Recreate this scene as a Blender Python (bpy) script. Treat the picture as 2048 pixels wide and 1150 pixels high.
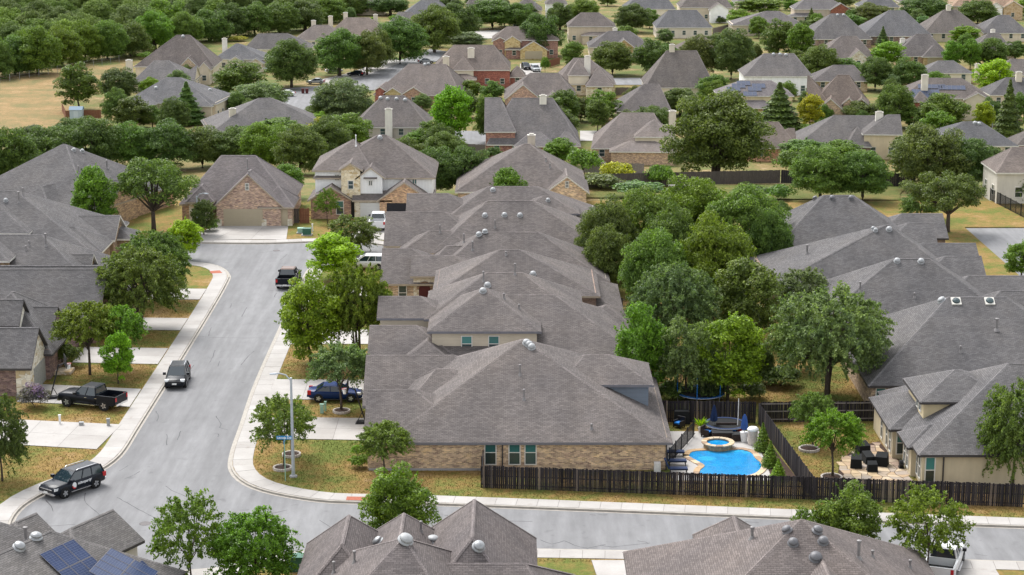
import bpy, math, random
import numpy as np
from mathutils import Vector, Matrix
R = math.radians
for o in list(bpy.data.objects): bpy.data.objects.remove(o)
S = bpy.context.scene
C = S.collection
# ---------------------------------------------------------------- camera, sky, sun, exposure
CAM_H, PITCH, FPX = 48.7, R(13.0), 3982.0          # drone height (m), downward pitch, focal length in photo pixels
cd = bpy.data.cameras.new('camera'); cam = bpy.data.objects.new('camera', cd); C.objects.link(cam)
cd.sensor_width = 36.0; cd.lens = 36.0 * FPX / 2048.0; cd.clip_start = 1.0; cd.clip_end = 4000.0
cam.location = (0, 0, CAM_H); cam.rotation_euler = (R(90) - PITCH, 0, 0)
S.camera = cam
S.render.resolution_x, S.render.resolution_y = 1024, 575
SUN_EL, SUN_AZ = 54.0, 328.0                        # azimuth clockwise from +Y; high behind the scene, a little to the west
W = bpy.data.worlds.new('World'); S.world = W; W.use_nodes = True
nt = W.node_tree; nt.nodes.clear()
sky = nt.nodes.new('ShaderNodeTexSky'); sky.sky_type = 'NISHITA'; sky.sun_disc = False
sky.sun_elevation = R(SUN_EL); sky.sun_rotation = R(SUN_AZ); sky.dust_density = 1.5; sky.air_density = 1.0
hs = nt.nodes.new('ShaderNodeHueSaturation'); hs.inputs['Saturation'].default_value = 0.15   # thin overcast: a nearly grey sky
bg = nt.nodes.new('ShaderNodeBackground'); bg.inputs['Strength'].default_value = 0.128
wo = nt.nodes.new('ShaderNodeOutputWorld')
nt.links.new(sky.outputs[0], hs.inputs['Color']); nt.links.new(hs.outputs[0], bg.inputs[0]); nt.links.new(bg.outputs[0], wo.inputs[0])
sl = bpy.data.lights.new('sun', 'SUN'); sl.energy = 1.5; sl.angle = R(30); sl.color = (1, .97, .93)
so = bpy.data.objects.new('sun', sl); C.objects.link(so)
sd = Vector((math.sin(R(SUN_AZ)) * math.cos(R(SUN_EL)), math.cos(R(SUN_AZ)) * math.cos(R(SUN_EL)), math.sin(R(SUN_EL))))
so.rotation_euler = sd.to_track_quat('Z', 'Y').to_euler(); so.location = (0, 0, 120)
vs = S.view_settings; vs.view_transform = 'Standard'; vs.look = 'None'; vs.gamma = 1.0; vs.use_curve_mapping = False
vs.exposure = 1.45
S.render.engine = 'CYCLES'
S.cycles.max_bounces = 6; S.cycles.transparent_max_bounces = 6; S.cycles.transmission_bounces = 4; S.cycles.diffuse_bounces = 3

# ---------------------------------------------------------------- the lie of the land
def terrain(Y):
    t = min(max((Y - 262.0) / 123.0, 0.0), 1.0)
    return -15.5 * t * t * (3 - 2 * t)               # a terrace, then a bank down to the lower neighbourhood
CO, SI = math.cos(PITCH), math.sin(PITCH)
def ray(px, py):
    u, v = (px - 1024) / FPX, (py - 575) / FPX
    return (u, CO - v * SI, -SI - v * CO)
def at(px, py, z=0.0):
    d = ray(px, py); t = (z - CAM_H) / d[2]
    return (d[0] * t, d[1] * t)
def G(px, py, dz=0.0):
    d = ray(px, py); Y = 80.0
    while Y < 2500:
        if CAM_H + d[2] * Y / d[1] < terrain(Y) + dz: break
        Y += 1.0
    lo, hi = Y - 1, Y
    for _ in range(24):
        m = (lo + hi) / 2
        if CAM_H + d[2] * m / d[1] < terrain(m) + dz: hi = m
        else: lo = m
    return (d[0] * lo / d[1], lo, terrain(lo) + dz)
def scale_at(Y, z): return FPX / (Y * CO + (CAM_H - z) * SI)
def proj(X, Y, z):
    dz = z - CAM_H; d = Y * CO - dz * SI
    return 1024 + FPX * X / d, 575 - FPX * (Y * SI + dz * CO) / d

# ---------------------------------------------------------------- materials
MATS = {}
def srgb(r, g, b):
    f = lambda c: (c / 12.92 if c <= .04045 else ((c + .055) / 1.055) ** 2.4)
    return (f(r / 255), f(g / 255), f(b / 255))
class NB:
    def __init__(s, name):
        m = bpy.data.materials.new(name); m.use_nodes = True; s.m = m; s.t = m.node_tree; s.t.nodes.clear()
        s.out = s.n('ShaderNodeOutputMaterial')
    def n(s, t, **kw):
        x = s.t.nodes.new(t)
        for k, v in kw.items(): setattr(x, k, v)
        return x
    def l(s, a, b): s.t.links.new(a, b)
    def val(s, sock, v):
        if hasattr(v, 'default_value') or hasattr(v, 'is_output'): s.l(v, sock)
        else: sock.default_value = v
    def mix(s, mode, f, a, b):
        x = s.n('ShaderNodeMix', data_type='RGBA', blend_type=mode)
        s.val(x.inputs[0], f); s.val(x.inputs[6], a); s.val(x.inputs[7], b); return x.outputs[2]
    def noise(s, sc, det=3, rough=.55, vec=None, dim='3D'):
        x = s.n('ShaderNodeTexNoise'); x.inputs['Scale'].default_value = sc; x.inputs['Detail'].default_value = det
        x.inputs['Roughness'].default_value = rough
        if vec is not None: s.l(vec, x.inputs['Vector'])
        return x
    def ramp(s, fac, stops):
        x = s.n('ShaderNodeValToRGB'); e = x.color_ramp.elements
        while len(e) < len(stops): e.new(.5)
        for k, (p, c) in enumerate(stops):
            e[k].position = p; e[k].color = (c[0], c[1], c[2], 1) if len(c) == 3 else c
        s.l(fac, x.inputs[0]); return x.outputs[0]
    def co(s, which='Object'): return s.n('ShaderNodeTexCoord').outputs[which]
    def pos(s): return s.n('ShaderNodeNewGeometry').outputs['Position']
    def mapping(s, vec, scale=(1, 1, 1), rot=(0, 0, 0)):
        x = s.n('ShaderNodeMapping'); x.inputs['Scale'].default_value = scale; x.inputs['Rotation'].default_value = rot
        s.l(vec, x.inputs[0]); return x.outputs[0]
    def bump(s, h, st=.3, dist=.02):
        x = s.n('ShaderNodeBump'); x.inputs['Strength'].default_value = st; x.inputs['Distance'].default_value = dist
        s.l(h, x.inputs['Height']); return x.outputs[0]
    def bsdf(s, col, rough=.8, spec=.3, metal=0, normal=None, **kw):
        x = s.n('ShaderNodeBsdfPrincipled'); s.val(x.inputs['Base Color'], col if hasattr(col, 'is_output') else (*col, 1) if len(col) == 3 else col)
        s.val(x.inputs['Roughness'], rough); x.inputs['Specular IOR Level'].default_value = spec; x.inputs['Metallic'].default_value = metal
        if normal is not None: s.l(normal, x.inputs['Normal'])
        for k, v in kw.items(): x.inputs[k].default_value = v
        s.l(x.outputs[0], s.out.inputs[0]); return x
    def done(s, key): MATS[key] = s.m; return s.m
def G3(v): return (v, v, v, 1)
def plain(key, col, rough=.6, spec=.3, metal=0, var=.12, vs=3.0):
    b = NB(key); n = b.noise(vs, 4, .6, b.co()); r = b.ramp(n.outputs[0], [(.3, G3(1 - var)), (.7, G3(1 + var))])
    b.bsdf(b.mix('MULTIPLY', 1.0, (*col, 1), r), rough, spec, metal); return b.done(key)
def tinted(key, rough=.75, spec=.25, var=.08, kind='flat'):
    """surface whose base colour is the object's own paint colour"""
    b = NB(key); oi = b.n('ShaderNodeObjectInfo'); uv = b.co('UV'); nrm = None; col = oi.outputs['Color']
    big = b.noise(.6, 5, .6, b.pos()); r = b.ramp(big.outputs[0], [(.3, G3(1 - var)), (.7, G3(1 + var))])
    if kind == 'shingle':
        br = b.n('ShaderNodeTexBrick', offset=.5, squash=1.0)
        br.inputs['Scale'].default_value = 1; br.inputs['Brick Width'].default_value = .34; br.inputs['Row Height'].default_value = .145
        br.inputs['Mortar Size'].default_value = .012; br.inputs['Bias'].default_value = .1; br.inputs['Mortar Smooth'].default_value = .3
        br.inputs['Color1'].default_value = G3(.82); br.inputs['Color2'].default_value = G3(1.18); br.inputs['Mortar'].default_value = G3(.55)
        b.l(uv, br.inputs['Vector'])
        col = b.mix('MULTIPLY', 1, col, br.outputs['Color'])
        pm = b.mapping(uv, (2.6, 6.5, 1)); n2 = b.noise(1.2, 3, .75, pm)
        col = b.mix('MULTIPLY', 1, col, b.ramp(n2.outputs[0], [(.32, (.9, .9, .91)), (.5, (1, 1, 1)), (.7, (1.1, 1.08, 1.07))]))
        n3 = b.noise(14, 2, .6, uv); col = b.mix('MULTIPLY', 1, col, b.ramp(n3.outputs[0], [(.3, G3(.86)), (.7, G3(1.14))]))
        st = b.noise(1.0, 2, .5, b.mapping(uv, (.5, .06, 1)))
        col = b.mix('MULTIPLY', 1, col, b.ramp(st.outputs[0], [(.35, G3(.92)), (.65, G3(1.06))]))
        wx = b.noise(.22, 4, .65, b.pos()); col = b.mix('MULTIPLY', 1, col, b.ramp(wx.outputs[0], [(.3, (.86, .87, .89)), (.5, (1, 1, 1)), (.72, (1.12, 1.1, 1.07))]))
        inv = b.n('ShaderNodeMath', operation='SUBTRACT'); inv.inputs[0].default_value = 1; b.l(br.outputs['Fac'], inv.inputs[1])
        nrm = b.bump(inv.outputs[0], .55, .025); rough = .95; spec = .12
    elif kind == 'brick':
        br = b.n('ShaderNodeTexBrick', offset=.5)
        br.inputs['Scale'].default_value = 1; br.inputs['Brick Width'].default_value = .30; br.inputs['Row Height'].default_value = .10
        br.inputs['Mortar Size'].default_value = .013; br.inputs['Bias'].default_value = 0
        br.inputs['Color1'].default_value = (.5, .46, .46, 1); br.inputs['Color2'].default_value = (1.5, 1.45, 1.35, 1); br.inputs['Mortar'].default_value = (1.25, 1.3, 1.35, 1)
        b.l(uv, br.inputs['Vector']); col = b.mix('MULTIPLY', 1, col, br.outputs['Color'])
        n2 = b.noise(1.6, 4, .7, b.mapping(uv, (.8, 1.6, 1)))
        col = b.mix('MULTIPLY', 1, col, b.ramp(n2.outputs[0], [(.36, (.74, .68, .72)), (.5, (1, 1, 1)), (.66, (1.3, 1.26, 1.08))]))
        inv = b.n('ShaderNodeMath', operation='SUBTRACT'); inv.inputs[0].default_value = 1; b.l(br.outputs['Fac'], inv.inputs[1])
        nrm = b.bump(inv.outputs[0], .4, .015); rough = .9
    elif kind == 'stone':
        v = b.n('ShaderNodeTexVoronoi', feature='F1'); v.inputs['Scale'].default_value = 1.0; b.l(b.mapping(uv, (2.1, 3.6, 1)), v.inputs['Vector'])
        e = b.n('ShaderNodeTexVoronoi', feature='DISTANCE_TO_EDGE'); e.inputs['Scale'].default_value = 1.0; b.l(b.mapping(uv, (2.1, 3.6, 1)), e.inputs['Vector'])
        sep = b.n('ShaderNodeSeparateColor'); b.l(v.outputs['Color'], sep.inputs[0])
        col = b.mix('MULTIPLY', 1, col, b.ramp(sep.outputs[0], [(0, (.72, .58, .38)), (.25, (1, .97, .92)), (.8, (1.12, 1.12, 1.12)), (1, (.82, .74, .6))]))
        ed = b.ramp(e.outputs['Distance'], [(0, G3(0)), (.06, G3(1))])
        col = b.mix('MULTIPLY', .35, col, ed); nrm = b.bump(ed, .5, .02); rough = .9
    elif kind == 'siding':
        w = b.n('ShaderNodeTexWave', wave_type='BANDS', bands_direction='Y', wave_profile='SAW'); w.inputs['Scale'].default_value = .88; w.inputs['Distortion'].default_value = 0
        b.l(uv, w.inputs['Vector']); nrm = b.bump(w.outputs['Fac'], .6, .02)
        col = b.mix('MULTIPLY', 1, col, b.ramp(w.outputs['Fac'], [(0, G3(.82)), (.12, G3(1)), (1, G3(1.03))]))
    elif kind == 'batten':
        w = b.n('ShaderNodeTexWave', wave_type='BANDS', bands_direction='X', wave_profile='SIN'); w.inputs['Scale'].default_value = .78
        b.l(uv, w.inputs['Vector']); f = b.ramp(w.outputs['Fac'], [(.85, G3(0)), (.93, G3(1))]); nrm = b.bump(f, .6, .02)
        col = b.mix('MULTIPLY', 1, col, b.ramp(f, [(0, G3(.97)), (1, G3(1.03))]))
    elif kind == 'stucco':
        n2 = b.noise(18, 3, .6, b.pos()); nrm = b.bump(n2.outputs[0], .15, .01)
        stv = b.noise(1.0, 3, .6, b.mapping(uv, (1.6, .15, 1))); col = b.mix('MULTIPLY', 1, col, b.ramp(stv.outputs[0], [(.3, G3(.9)), (.6, G3(1.03))]))
    col = b.mix('MULTIPLY', 1, col, r)
    b.bsdf(col, rough, spec, 0, nrm); return b.done(key)
for k in ('shingle', 'brick', 'stone', 'siding', 'batten', 'stucco'): tinted(k, kind=k)
tinted('paint', .5, .3, .04)
tinted('cloth', .9, .1, .1)
plain('trim_white', (.62, .6, .55)); plain('trim_dark', (.055, .05, .05)); plain('trim_tan', (.38, .32, .25)); plain('trim_grey', (.16, .16, .18))
plain('frame', (.66, .64, .6), .4); plain('black', (.012, .012, .014), .5); plain('rubber', (.014, .014, .015), .8)
plain('metal_grey', (.3, .31, .32), .4, .5, .4); plain('galv', (.42, .46, .5), .4, .5, .3); plain('chrome', (.7, .7, .72), .18, .5, .9)
plain('dome_light', (.32, .33, .34), .5, .35, .1); plain('dome_dark', (.13, .13, .14), .5, .4, .1); plain('pipe', (.2, .19, .19), .5, .4, .1)
plain('wood_dark', (.05, .043, .045), .85, .15, 0, .3, 5); plain('wood_red', (.2, .09, .055), .85, .15, 0, .25, 4); plain('wood_grey', (.2, .18, .17), .85, .15, 0, .25, 4)
plain('bark', (.085, .068, .055), .95, .1, 0, .3, 6); plain('mulch', (.06, .04, .032), .95, .1, 0, .35, 9); plain('edging', (.52, .47, .43), .85, .2, 0, .18, 5)
plain('white_plastic', (.72, .72, .72), .4); plain('green_box', (.035, .12, .085), .5); plain('green_pale', (.28, .45, .36), .6)
plain('navy', (.012, .03, .09), .7); plain('blue_cloth', (.01, .16, .52), .8); plain('umbrella', (.04, .1, .3), .85); plain('wicker', (.035, .025, .022), .8, .2, 0, .3, 14)
plain('red', (.5, .02, .02), .4); plain('bin_red', (.09, .02, .02), .6); plain('net', (.01, .011, .012), .9); plain('teal', (.03, .35, .5), .5)
plain('soil', (.25, .17, .1), .95, .1, 0, .3, 1.2); plain('rim', (.5, .51, .53), .3, .5, .6)
plain('stone_cap', (.42, .3, .19), .8, .25, 0, .35, 1.7); plain('spa_wall', (.3, .25, .17), .8, .25, 0, .5, 4); plain('tar', (.05, .05, .053), .6, .3)
plain('iron', (.12, .11, .11), .7, .3, .2); plain('paver_red', (.34, .12, .08), .9, .15, 0, .2, 6); plain('kerb_pale', (.36, .335, .3), .9, .2, 0, .14, 2)
def m_concrete(key, col):
    b = NB(key); p = b.pos(); n1 = b.noise(.35, 5, .6, p); n2 = b.noise(6, 4, .7, p); oi = b.n('ShaderNodeObjectInfo')
    c = b.mix('MULTIPLY', 1, (*col, 1), b.ramp(n1.outputs[0], [(.3, (.86, .85, .84)), (.7, (1.08, 1.08, 1.08))]))
    c = b.mix('MULTIPLY', 1, c, b.ramp(n2.outputs[0], [(.3, G3(.94)), (.7, G3(1.05))]))
    c = b.mix('MULTIPLY', 1, c, b.ramp(oi.outputs['Random'], [(0, (.91, .9, .89)), (1, (1.06, 1.06, 1.06))]))
    sp = b.noise(1.1, 3, .5, p); c = b.mix('MULTIPLY', 1, c, b.ramp(sp.outputs[0], [(.22, (.8, .76, .72)), (.34, G3(1))]))
    b.bsdf(c, .85, .25, 0, b.bump(n2.outputs[0], .12, .01)); b.done(key)
m_concrete('concrete', (.385, .37, .355)); m_concrete('concrete_grey', (.36, .36, .37)); plain('joint', (.16, .14, .13), .9)
def m_road():
    b = NB('asphalt'); p = b.pos()
    n1 = b.noise(.12, 4, .6, b.mapping(p, (1.0, .22, 1))); n2 = b.noise(1.3, 4, .65, b.mapping(p, (1, .16, 1))); n3 = b.noise(9, 3, .7, p); n4 = b.noise(.5, 4, .6, p)
    c = b.ramp(n1.outputs[0], [(.3, (.175, .175, .18)), (.7, (.215, .216, .222))])
    c = b.mix('MULTIPLY', 1, c, b.ramp(n2.outputs[0], [(.3, G3(.84)), (.6, G3(1.03)), (.75, G3(1.14))]))
    c = b.mix('MULTIPLY', 1, c, b.ramp(n3.outputs[0], [(.3, G3(.95)), (.7, G3(1.05))]))
    c = b.mix('MULTIPLY', 1, c, b.ramp(n4.outputs[0], [(.25, G3(.93)), (.5, G3(1.0)), (.75, G3(1.05))]))
    n5 = b.noise(.9, 3, .5, p); c = b.mix('MULTIPLY', 1, c, b.ramp(n5.outputs[0], [(.26, G3(.8)), (.36, G3(1))]))
    n6 = b.noise(.55, 2, .5, b.mapping(p, (1.6, .03, 1))); c = b.mix('MULTIPLY', 1, c, b.ramp(n6.outputs[0], [(.35, G3(.9)), (.65, G3(1.07))]))
    b.bsdf(c, .85, .25, 0, b.bump(n3.outputs[0], .15, .01)); b.done('asphalt')
m_road()
def m_grass(key, dry, tan, grn, bias):
    b = NB(key); p = b.pos(); n1 = b.noise(.16, 5, .62, p); n2 = b.noise(1.4, 5, .7, p); n3 = b.noise(22, 3, .75, p); n4 = b.noise(5, 4, .7, p)
    a = b.n('ShaderNodeMath', operation='MULTIPLY_ADD'); b.l(n2.outputs[0], a.inputs[0]); a.inputs[1].default_value = .5; b.l(n1.outputs[0], a.inputs[2])
    c = b.ramp(a.outputs[0], [(.60 + bias, tan), (.70 + bias, dry), (.80 + bias, [.5 * (x + y) for x, y in zip(dry, grn)]), (.92 + bias, grn)])
    c = b.mix('MULTIPLY', 1, c, b.ramp(n4.outputs[0], [(.3, G3(.76)), (.7, G3(1.22))]))
    c = b.mix('MULTIPLY', 1, c, b.ramp(n3.outputs[0], [(.3, G3(.68)), (.7, G3(1.3))]))
    b.bsdf(c, .95, .08, 0, b.bump(n3.outputs[0], .8, .05)); b.done(key)
m_grass('lawn', (.25, .165, .06), (.3, .21, .1), (.12, .148, .036), -.03)
m_grass('ground', (.22, .165, .075), (.32, .245, .14), (.11, .14, .045), -.06)
m_grass('lawn_green', (.12, .12, .03), (.2, .15, .05), (.06, .11, .02), -.16)
m_grass('field', (.27, .185, .09), (.31, .22, .115), (.17, .155, .07), -.02)
m_grass('meadow', (.17, .14, .05), (.25, .16, .085), (.1, .12, .035), -.1)
def m_glass(key, c1, rough=.06):
    b = NB(key); oi = b.n('ShaderNodeObjectInfo')
    c = b.mix('MULTIPLY', 1, (*c1, 1), b.ramp(oi.outputs['Random'], [(0, G3(.55)), (1, G3(1.5))]))
    b.bsdf(c, rough, .8); b.done(key)
m_glass('glass', (.03, .055, .06)); m_glass('glass_teal', (.05, .17, .16)); m_glass('car_glass', (.012, .022, .03), .04)
def m_paint(key, col, metal=.3):
    b = NB(key); x = b.bsdf(col, .4, .2, 0); x.inputs['Coat Weight'].default_value = .1; x.inputs['Coat Roughness'].default_value = .03; b.done(key)
m_paint('car_black', (.005, .007, .012)); m_paint('car_navy', (.006, .009, .016)); m_paint('car_blue', (.004, .022, .1)); m_paint('car_white', (.68, .69, .7), 0); m_paint('car_silver', (.36, .38, .4)); m_paint('car_tan', (.13, .075, .055))
plain('lamp_red', (.45, .01, .015), .2, .5); plain('lamp_clear', (.6, .62, .63), .15, .5); plain('plate', (.7, .7, .68), .5); plain('grille', (.012, .013, .016), .35, .5)
def m_leaf(key, trans=.32):
    b = NB(key); oi = b.n('ShaderNodeObjectInfo'); g = b.n('ShaderNodeNewGeometry')
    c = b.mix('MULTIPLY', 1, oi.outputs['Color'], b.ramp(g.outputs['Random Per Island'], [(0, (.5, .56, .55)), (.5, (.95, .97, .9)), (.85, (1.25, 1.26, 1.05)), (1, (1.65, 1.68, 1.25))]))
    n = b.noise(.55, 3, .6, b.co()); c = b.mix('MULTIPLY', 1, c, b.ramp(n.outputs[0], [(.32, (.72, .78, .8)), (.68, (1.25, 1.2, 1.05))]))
    d = b.n('ShaderNodeBsdfPrincipled'); b.l(c, d.inputs['Base Color']); d.inputs['Roughness'].default_value = .5; d.inputs['Specular IOR Level'].default_value = .25
    t = b.n('ShaderNodeBsdfTranslucent'); b.l(b.mix('MULTIPLY', 1, c, (1.15, 1.3, .45, 1)), t.inputs[0])
    mx = b.n('ShaderNodeMixShader'); mx.inputs[0].default_value = trans; b.l(d.outputs[0], mx.inputs[1]); b.l(t.outputs[0], mx.inputs[2]); b.l(mx.outputs[0], b.out.inputs[0]); b.done(key)
m_leaf('leaf')
def m_water(key, col):
    b = NB(key); p = b.pos(); n = b.noise(2.2, 3, .6, p); n2 = b.noise(7, 2, .5, p)
    c = b.mix('MULTIPLY', 1, (*col, 1), b.ramp(n.outputs[0], [(.35, G3(.8)), (.65, (1.1, 1.15, 1.1))]))
    b.bsdf(c, .05, .5, 0, b.bump(n2.outputs[0], .25, .03)); b.done(key)
m_water('water', (.008, .24, .55))
def m_solar():
    b = NB('solar'); uv = b.co('UV'); br = b.n('ShaderNodeTexBrick', offset=0); br.inputs['Scale'].default_value = 1
    br.inputs['Brick Width'].default_value = .27; br.inputs['Row Height'].default_value = .165; br.inputs['Mortar Size'].default_value = .009
    br.inputs['Color1'].default_value = (.018, .032, .085, 1); br.inputs['Color2'].default_value = (.026, .044, .11, 1); br.inputs['Mortar'].default_value = (.1, .12, .17, 1)
    b.l(uv, br.inputs['Vector']); b.bsdf(br.outputs['Color'], .3, .2); b.done('solar')
m_solar()
def m_clear():
    b = NB('pool_surface'); n2 = b.noise(5, 3, .6, b.pos()); nm = b.bump(n2.outputs[0], .5, .04); t = b.n('ShaderNodeBsdfTransparent'); t.inputs[0].default_value = (.86, .97, 1, 1); g = b.n('ShaderNodeBsdfGlossy'); g.inputs['Roughness'].default_value = .04; b.l(nm, g.inputs['Normal'])
    fr = b.n('ShaderNodeFresnel'); fr.inputs['IOR'].default_value = 1.33; b.l(nm, fr.inputs['Normal']); mx = b.n('ShaderNodeMixShader'); b.l(fr.outputs[0], mx.inputs[0]); b.l(t.outputs[0], mx.inputs[1]); b.l(g.outputs[0], mx.inputs[2]); b.l(mx.outputs[0], b.out.inputs[0]); b.done('pool_surface')
m_clear()
def m_plaster(key, col):
    b = NB(key); p = b.pos(); n = b.noise(1.1, 3, .6, p); v = b.n('ShaderNodeTexVoronoi', feature='SMOOTH_F1'); v.inputs['Scale'].default_value = 3.2; b.l(p, v.inputs['Vector'])
    c = b.mix('MULTIPLY', 1, (*col, 1), b.ramp(n.outputs[0], [(.3, G3(.82)), (.7, (1.15, 1.15, 1.1))])); c = b.mix('MULTIPLY', 1, c, b.ramp(v.outputs['Distance'], [(.1, G3(.94)), (.6, (1.1, 1.12, 1.1))])); b.bsdf(c, .5, .2); b.done(key)
m_plaster('pool_floor', (.01, .27, .56)); m_plaster('pool_bench', (.03, .38, .64))  # bench colour painted paler to imitate light through shallower water
plain('solar_far', (.05, .065, .11), .35, .3)

# ---------------------------------------------------------------- mesh helpers
class MB:
    """collects faces, then links them as ONE mesh object"""
    def __init__(s): s.v = []; s.f = []; s.m = []
    def face(s, pts, m=0):
        k = len(s.v); s.v += [tuple(p) for p in pts]; s.f.append(tuple(range(k, k + len(pts)))); s.m.append(m)
    def box(s, x0, x1, y0, y1, z0, z1, m=0):
        a = [(x0, y0), (x1, y0), (x1, y1), (x0, y1)]; s.prism(a, z0, z1, m); return s
    def prism(s, poly, z0, z1, m=0, mside=None, bottom=True):
        k = len(s.v); n = len(poly); s.v += [(x, y, z0) for x, y in poly] + [(x, y, z1) for x, y in poly]
        ms = m if mside is None else mside
        for i in range(n):
            j = (i + 1) % n; s.f.append((k + i, k + j, k + n + j, k + n + i)); s.m.append(ms)
        s.f.append(tuple(range(k + n, k + 2 * n))); s.m.append(m)
        if bottom: s.f.append(tuple(range(k + n - 1, k - 1, -1))); s.m.append(ms)
        return s
    def hexa(s, p, m=0):                                # 8 points: 4 bottom, 4 top
        k = len(s.v); s.v += [tuple(q) for q in p]
        for f in ((3, 2, 1, 0), (4, 5, 6, 7), (0, 1, 5, 4), (1, 2, 6, 5), (2, 3, 7, 6), (3, 0, 4, 7)):
            s.f.append(tuple(k + i for i in f)); s.m.append(m)
        return s
    def tube(s, pts, rad, n=8, m=0, cap=True):
        pts = [Vector(p) for p in pts]; k0 = len(s.v)
        rad = rad if isinstance(rad, (list, tuple)) else [rad] * len(pts)
        for i, p in enumerate(pts):
            d = (pts[min(i + 1, len(pts) - 1)] - pts[max(i - 1, 0)]); d = d.normalized() if d.length > 1e-6 else Vector((0, 0, 1))
            a = d.cross(Vector((0, 0, 1))); a = a.normalized() if a.length > .05 else Vector((1, 0, 0)); b2 = d.cross(a)
            for q in range(n):
                t = 2 * math.pi * q / n; s.v.append(tuple(p + (a * math.cos(t) + b2 * math.sin(t)) * rad[i]))
        for i in range(len(pts) - 1):
            for q in range(n):
                q2 = (q + 1) % n; s.f.append((k0 + i * n + q, k0 + (i + 1) * n + q, k0 + (i + 1) * n + q2, k0 + i * n + q2)); s.m.append(m)
        if cap:
            s.f.append(tuple(k0 + q for q in range(n))); s.m.append(m)
            e = k0 + (len(pts) - 1) * n; s.f.append(tuple(e + q for q in range(n - 1, -1, -1))); s.m.append(m)
        return s
    def lathe(s, prof, n=16, cx=0, cy=0, m=0):
        k = len(s.v)
        for r, z in prof:
            for q in range(n):
                t = 2 * math.pi * q / n; s.v.append((cx + r * math.cos(t), cy + r * math.sin(t), z))
        for i in range(len(prof) - 1):
            for q in range(n):
                q2 = (q + 1) % n; s.f.append((k + i * n + q, k + i * n + q2, k + (i + 1) * n + q2, k + (i + 1) * n + q)); s.m.append(m)
        e = k + (len(prof) - 1) * n; s.f.append(tuple(e + q for q in range(n))); s.m.append(m)
        return s
    def mesh(s, mats, smooth=False, name='mesh'):
        me = bpy.data.meshes.new(name); me.from_pydata(s.v, [], s.f)
        for mm in (mats if isinstance(mats, (list, tuple)) else [mats]): me.materials.append(MATS[mm])
        me.polygons.foreach_set('material_index', s.m)
        if smooth: me.polygons.foreach_set('use_smooth', [True] * len(s.f))
        me.update()
        uvl = me.uv_layers.new(name='uv'); buf = np.zeros(len(me.loops) * 2, dtype=np.float32)
        V = s.v
        for p in me.polygons:
            n = p.normal
            if abs(n.z) > .985: ux, uy, uz, vx, vy, vz = 1, 0, 0, 0, 1, 0
            else:
                h = math.hypot(n.x, n.y); ux, uy, uz = -n.y / h, n.x / h, 0.0
                vx, vy, vz = n.y * uz - n.z * uy, n.z * ux - n.x * uz, n.x * uy - n.y * ux
            for li in p.loop_indices:
                c = V[me.loops[li].vertex_index]
                buf[2 * li] = c[0] * ux + c[1] * uy + c[2] * uz; buf[2 * li + 1] = c[0] * vx + c[1] * vy + c[2] * vz
        uvl.data.foreach_set('uv', buf)
        return me
    def build(s, name, mats, parent=None, loc=None, rz=0, smooth=False, color=None):
        return link(name, s.mesh(mats, smooth, name), parent, loc, rz, color)
def link(name, me, parent=None, loc=None, rz=0, color=None):
    o = bpy.data.objects.new(name, me); C.objects.link(o)
    if parent is not None: o.parent = parent
    if loc is not None: o.location = loc
    if rz: o.rotation_euler = (0, 0, rz)
    if color is not None: o.color = (*color, 1)
    return o
def empty(name, loc=(0, 0, 0), rz=0, label=None, cat=None, group=None):
    o = bpy.data.objects.new(name, None); C.objects.link(o); o.location = loc; o.rotation_euler = (0, 0, rz); o.empty_display_size = .3
    if label: tag(o, label, cat, group)
    return o
def tag(o, label, cat, group=None):
    o['label'] = label; o['category'] = cat
    if group: o['group'] = group
    return o
def struct(o, kind='structure', label=None):
    o['kind'] = kind
    if label: o['label'] = label
    return o
# ---------------------------------------------------------------- ground, roads, kerbs, pavements
def build_ground():
    xs = [-900, -500, -300, -200, -140, -100, -70, -40, 0, 40, 70, 100, 140, 200, 300, 500, 900]
    ys = [40, 100, 200, 240, 255] + list(range(262, 392, 8)) + [400, 440, 500, 600, 700, 800, 900, 1100, 1400, 1800, 2500]
    v = [(x, y, terrain(y) - .08) for y in ys for x in xs]; nx = len(xs)
    f = [(j * nx + i, j * nx + i + 1, (j + 1) * nx + i + 1, (j + 1) * nx + i) for j in range(len(ys) - 1) for i in range(nx - 1)]
    m = MB(); m.v = v; m.f = f; m.m = [0] * len(f); struct(m.build('ground', 'ground', smooth=True))
build_ground()
def sheet(name, pts, z, mat, kind='structure', thick=.06):
    """a flat sheet on the terrace"""
    return struct(MB().prism(pts, z - thick, z, bottom=False).build(name, mat), kind)
def draped(name, pts, dz, mat, n=10):
    """a strip between two polylines laid over the sloping lower ground; pts = [(left, right), ...] ground points"""
    m = MB(); k = len(pts)
    for a, b in pts: m.v += [(a[0], a[1], terrain(a[1]) + dz), (b[0], b[1], terrain(b[1]) + dz)]
    m.f = [(2 * i, 2 * i + 1, 2 * i + 3, 2 * i + 2) for i in range(k - 1)]; m.m = [0] * (k - 1)
    return struct(m.build(name, mat))
def smooth_line(pts, step=1.0):
    """Catmull-Rom through the points, resampled"""
    P = [Vector((*p, 0)) for p in pts]; out = []
    for i in range(len(P) - 1):
        a, b, c, d = P[max(i - 1, 0)], P[i], P[i + 1], P[min(i + 2, len(P) - 1)]; n = max(2, int((c - b).length / step))
        for q in range(n):
            t = q / n; out.append(.5 * ((2 * b) + (c - a) * t + (2 * a - 5 * b + 4 * c - d) * t * t + (3 * b - a - 3 * c + d) * t ** 3))
    out.append(P[-1]); return [(p.x, p.y) for p in out]
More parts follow.
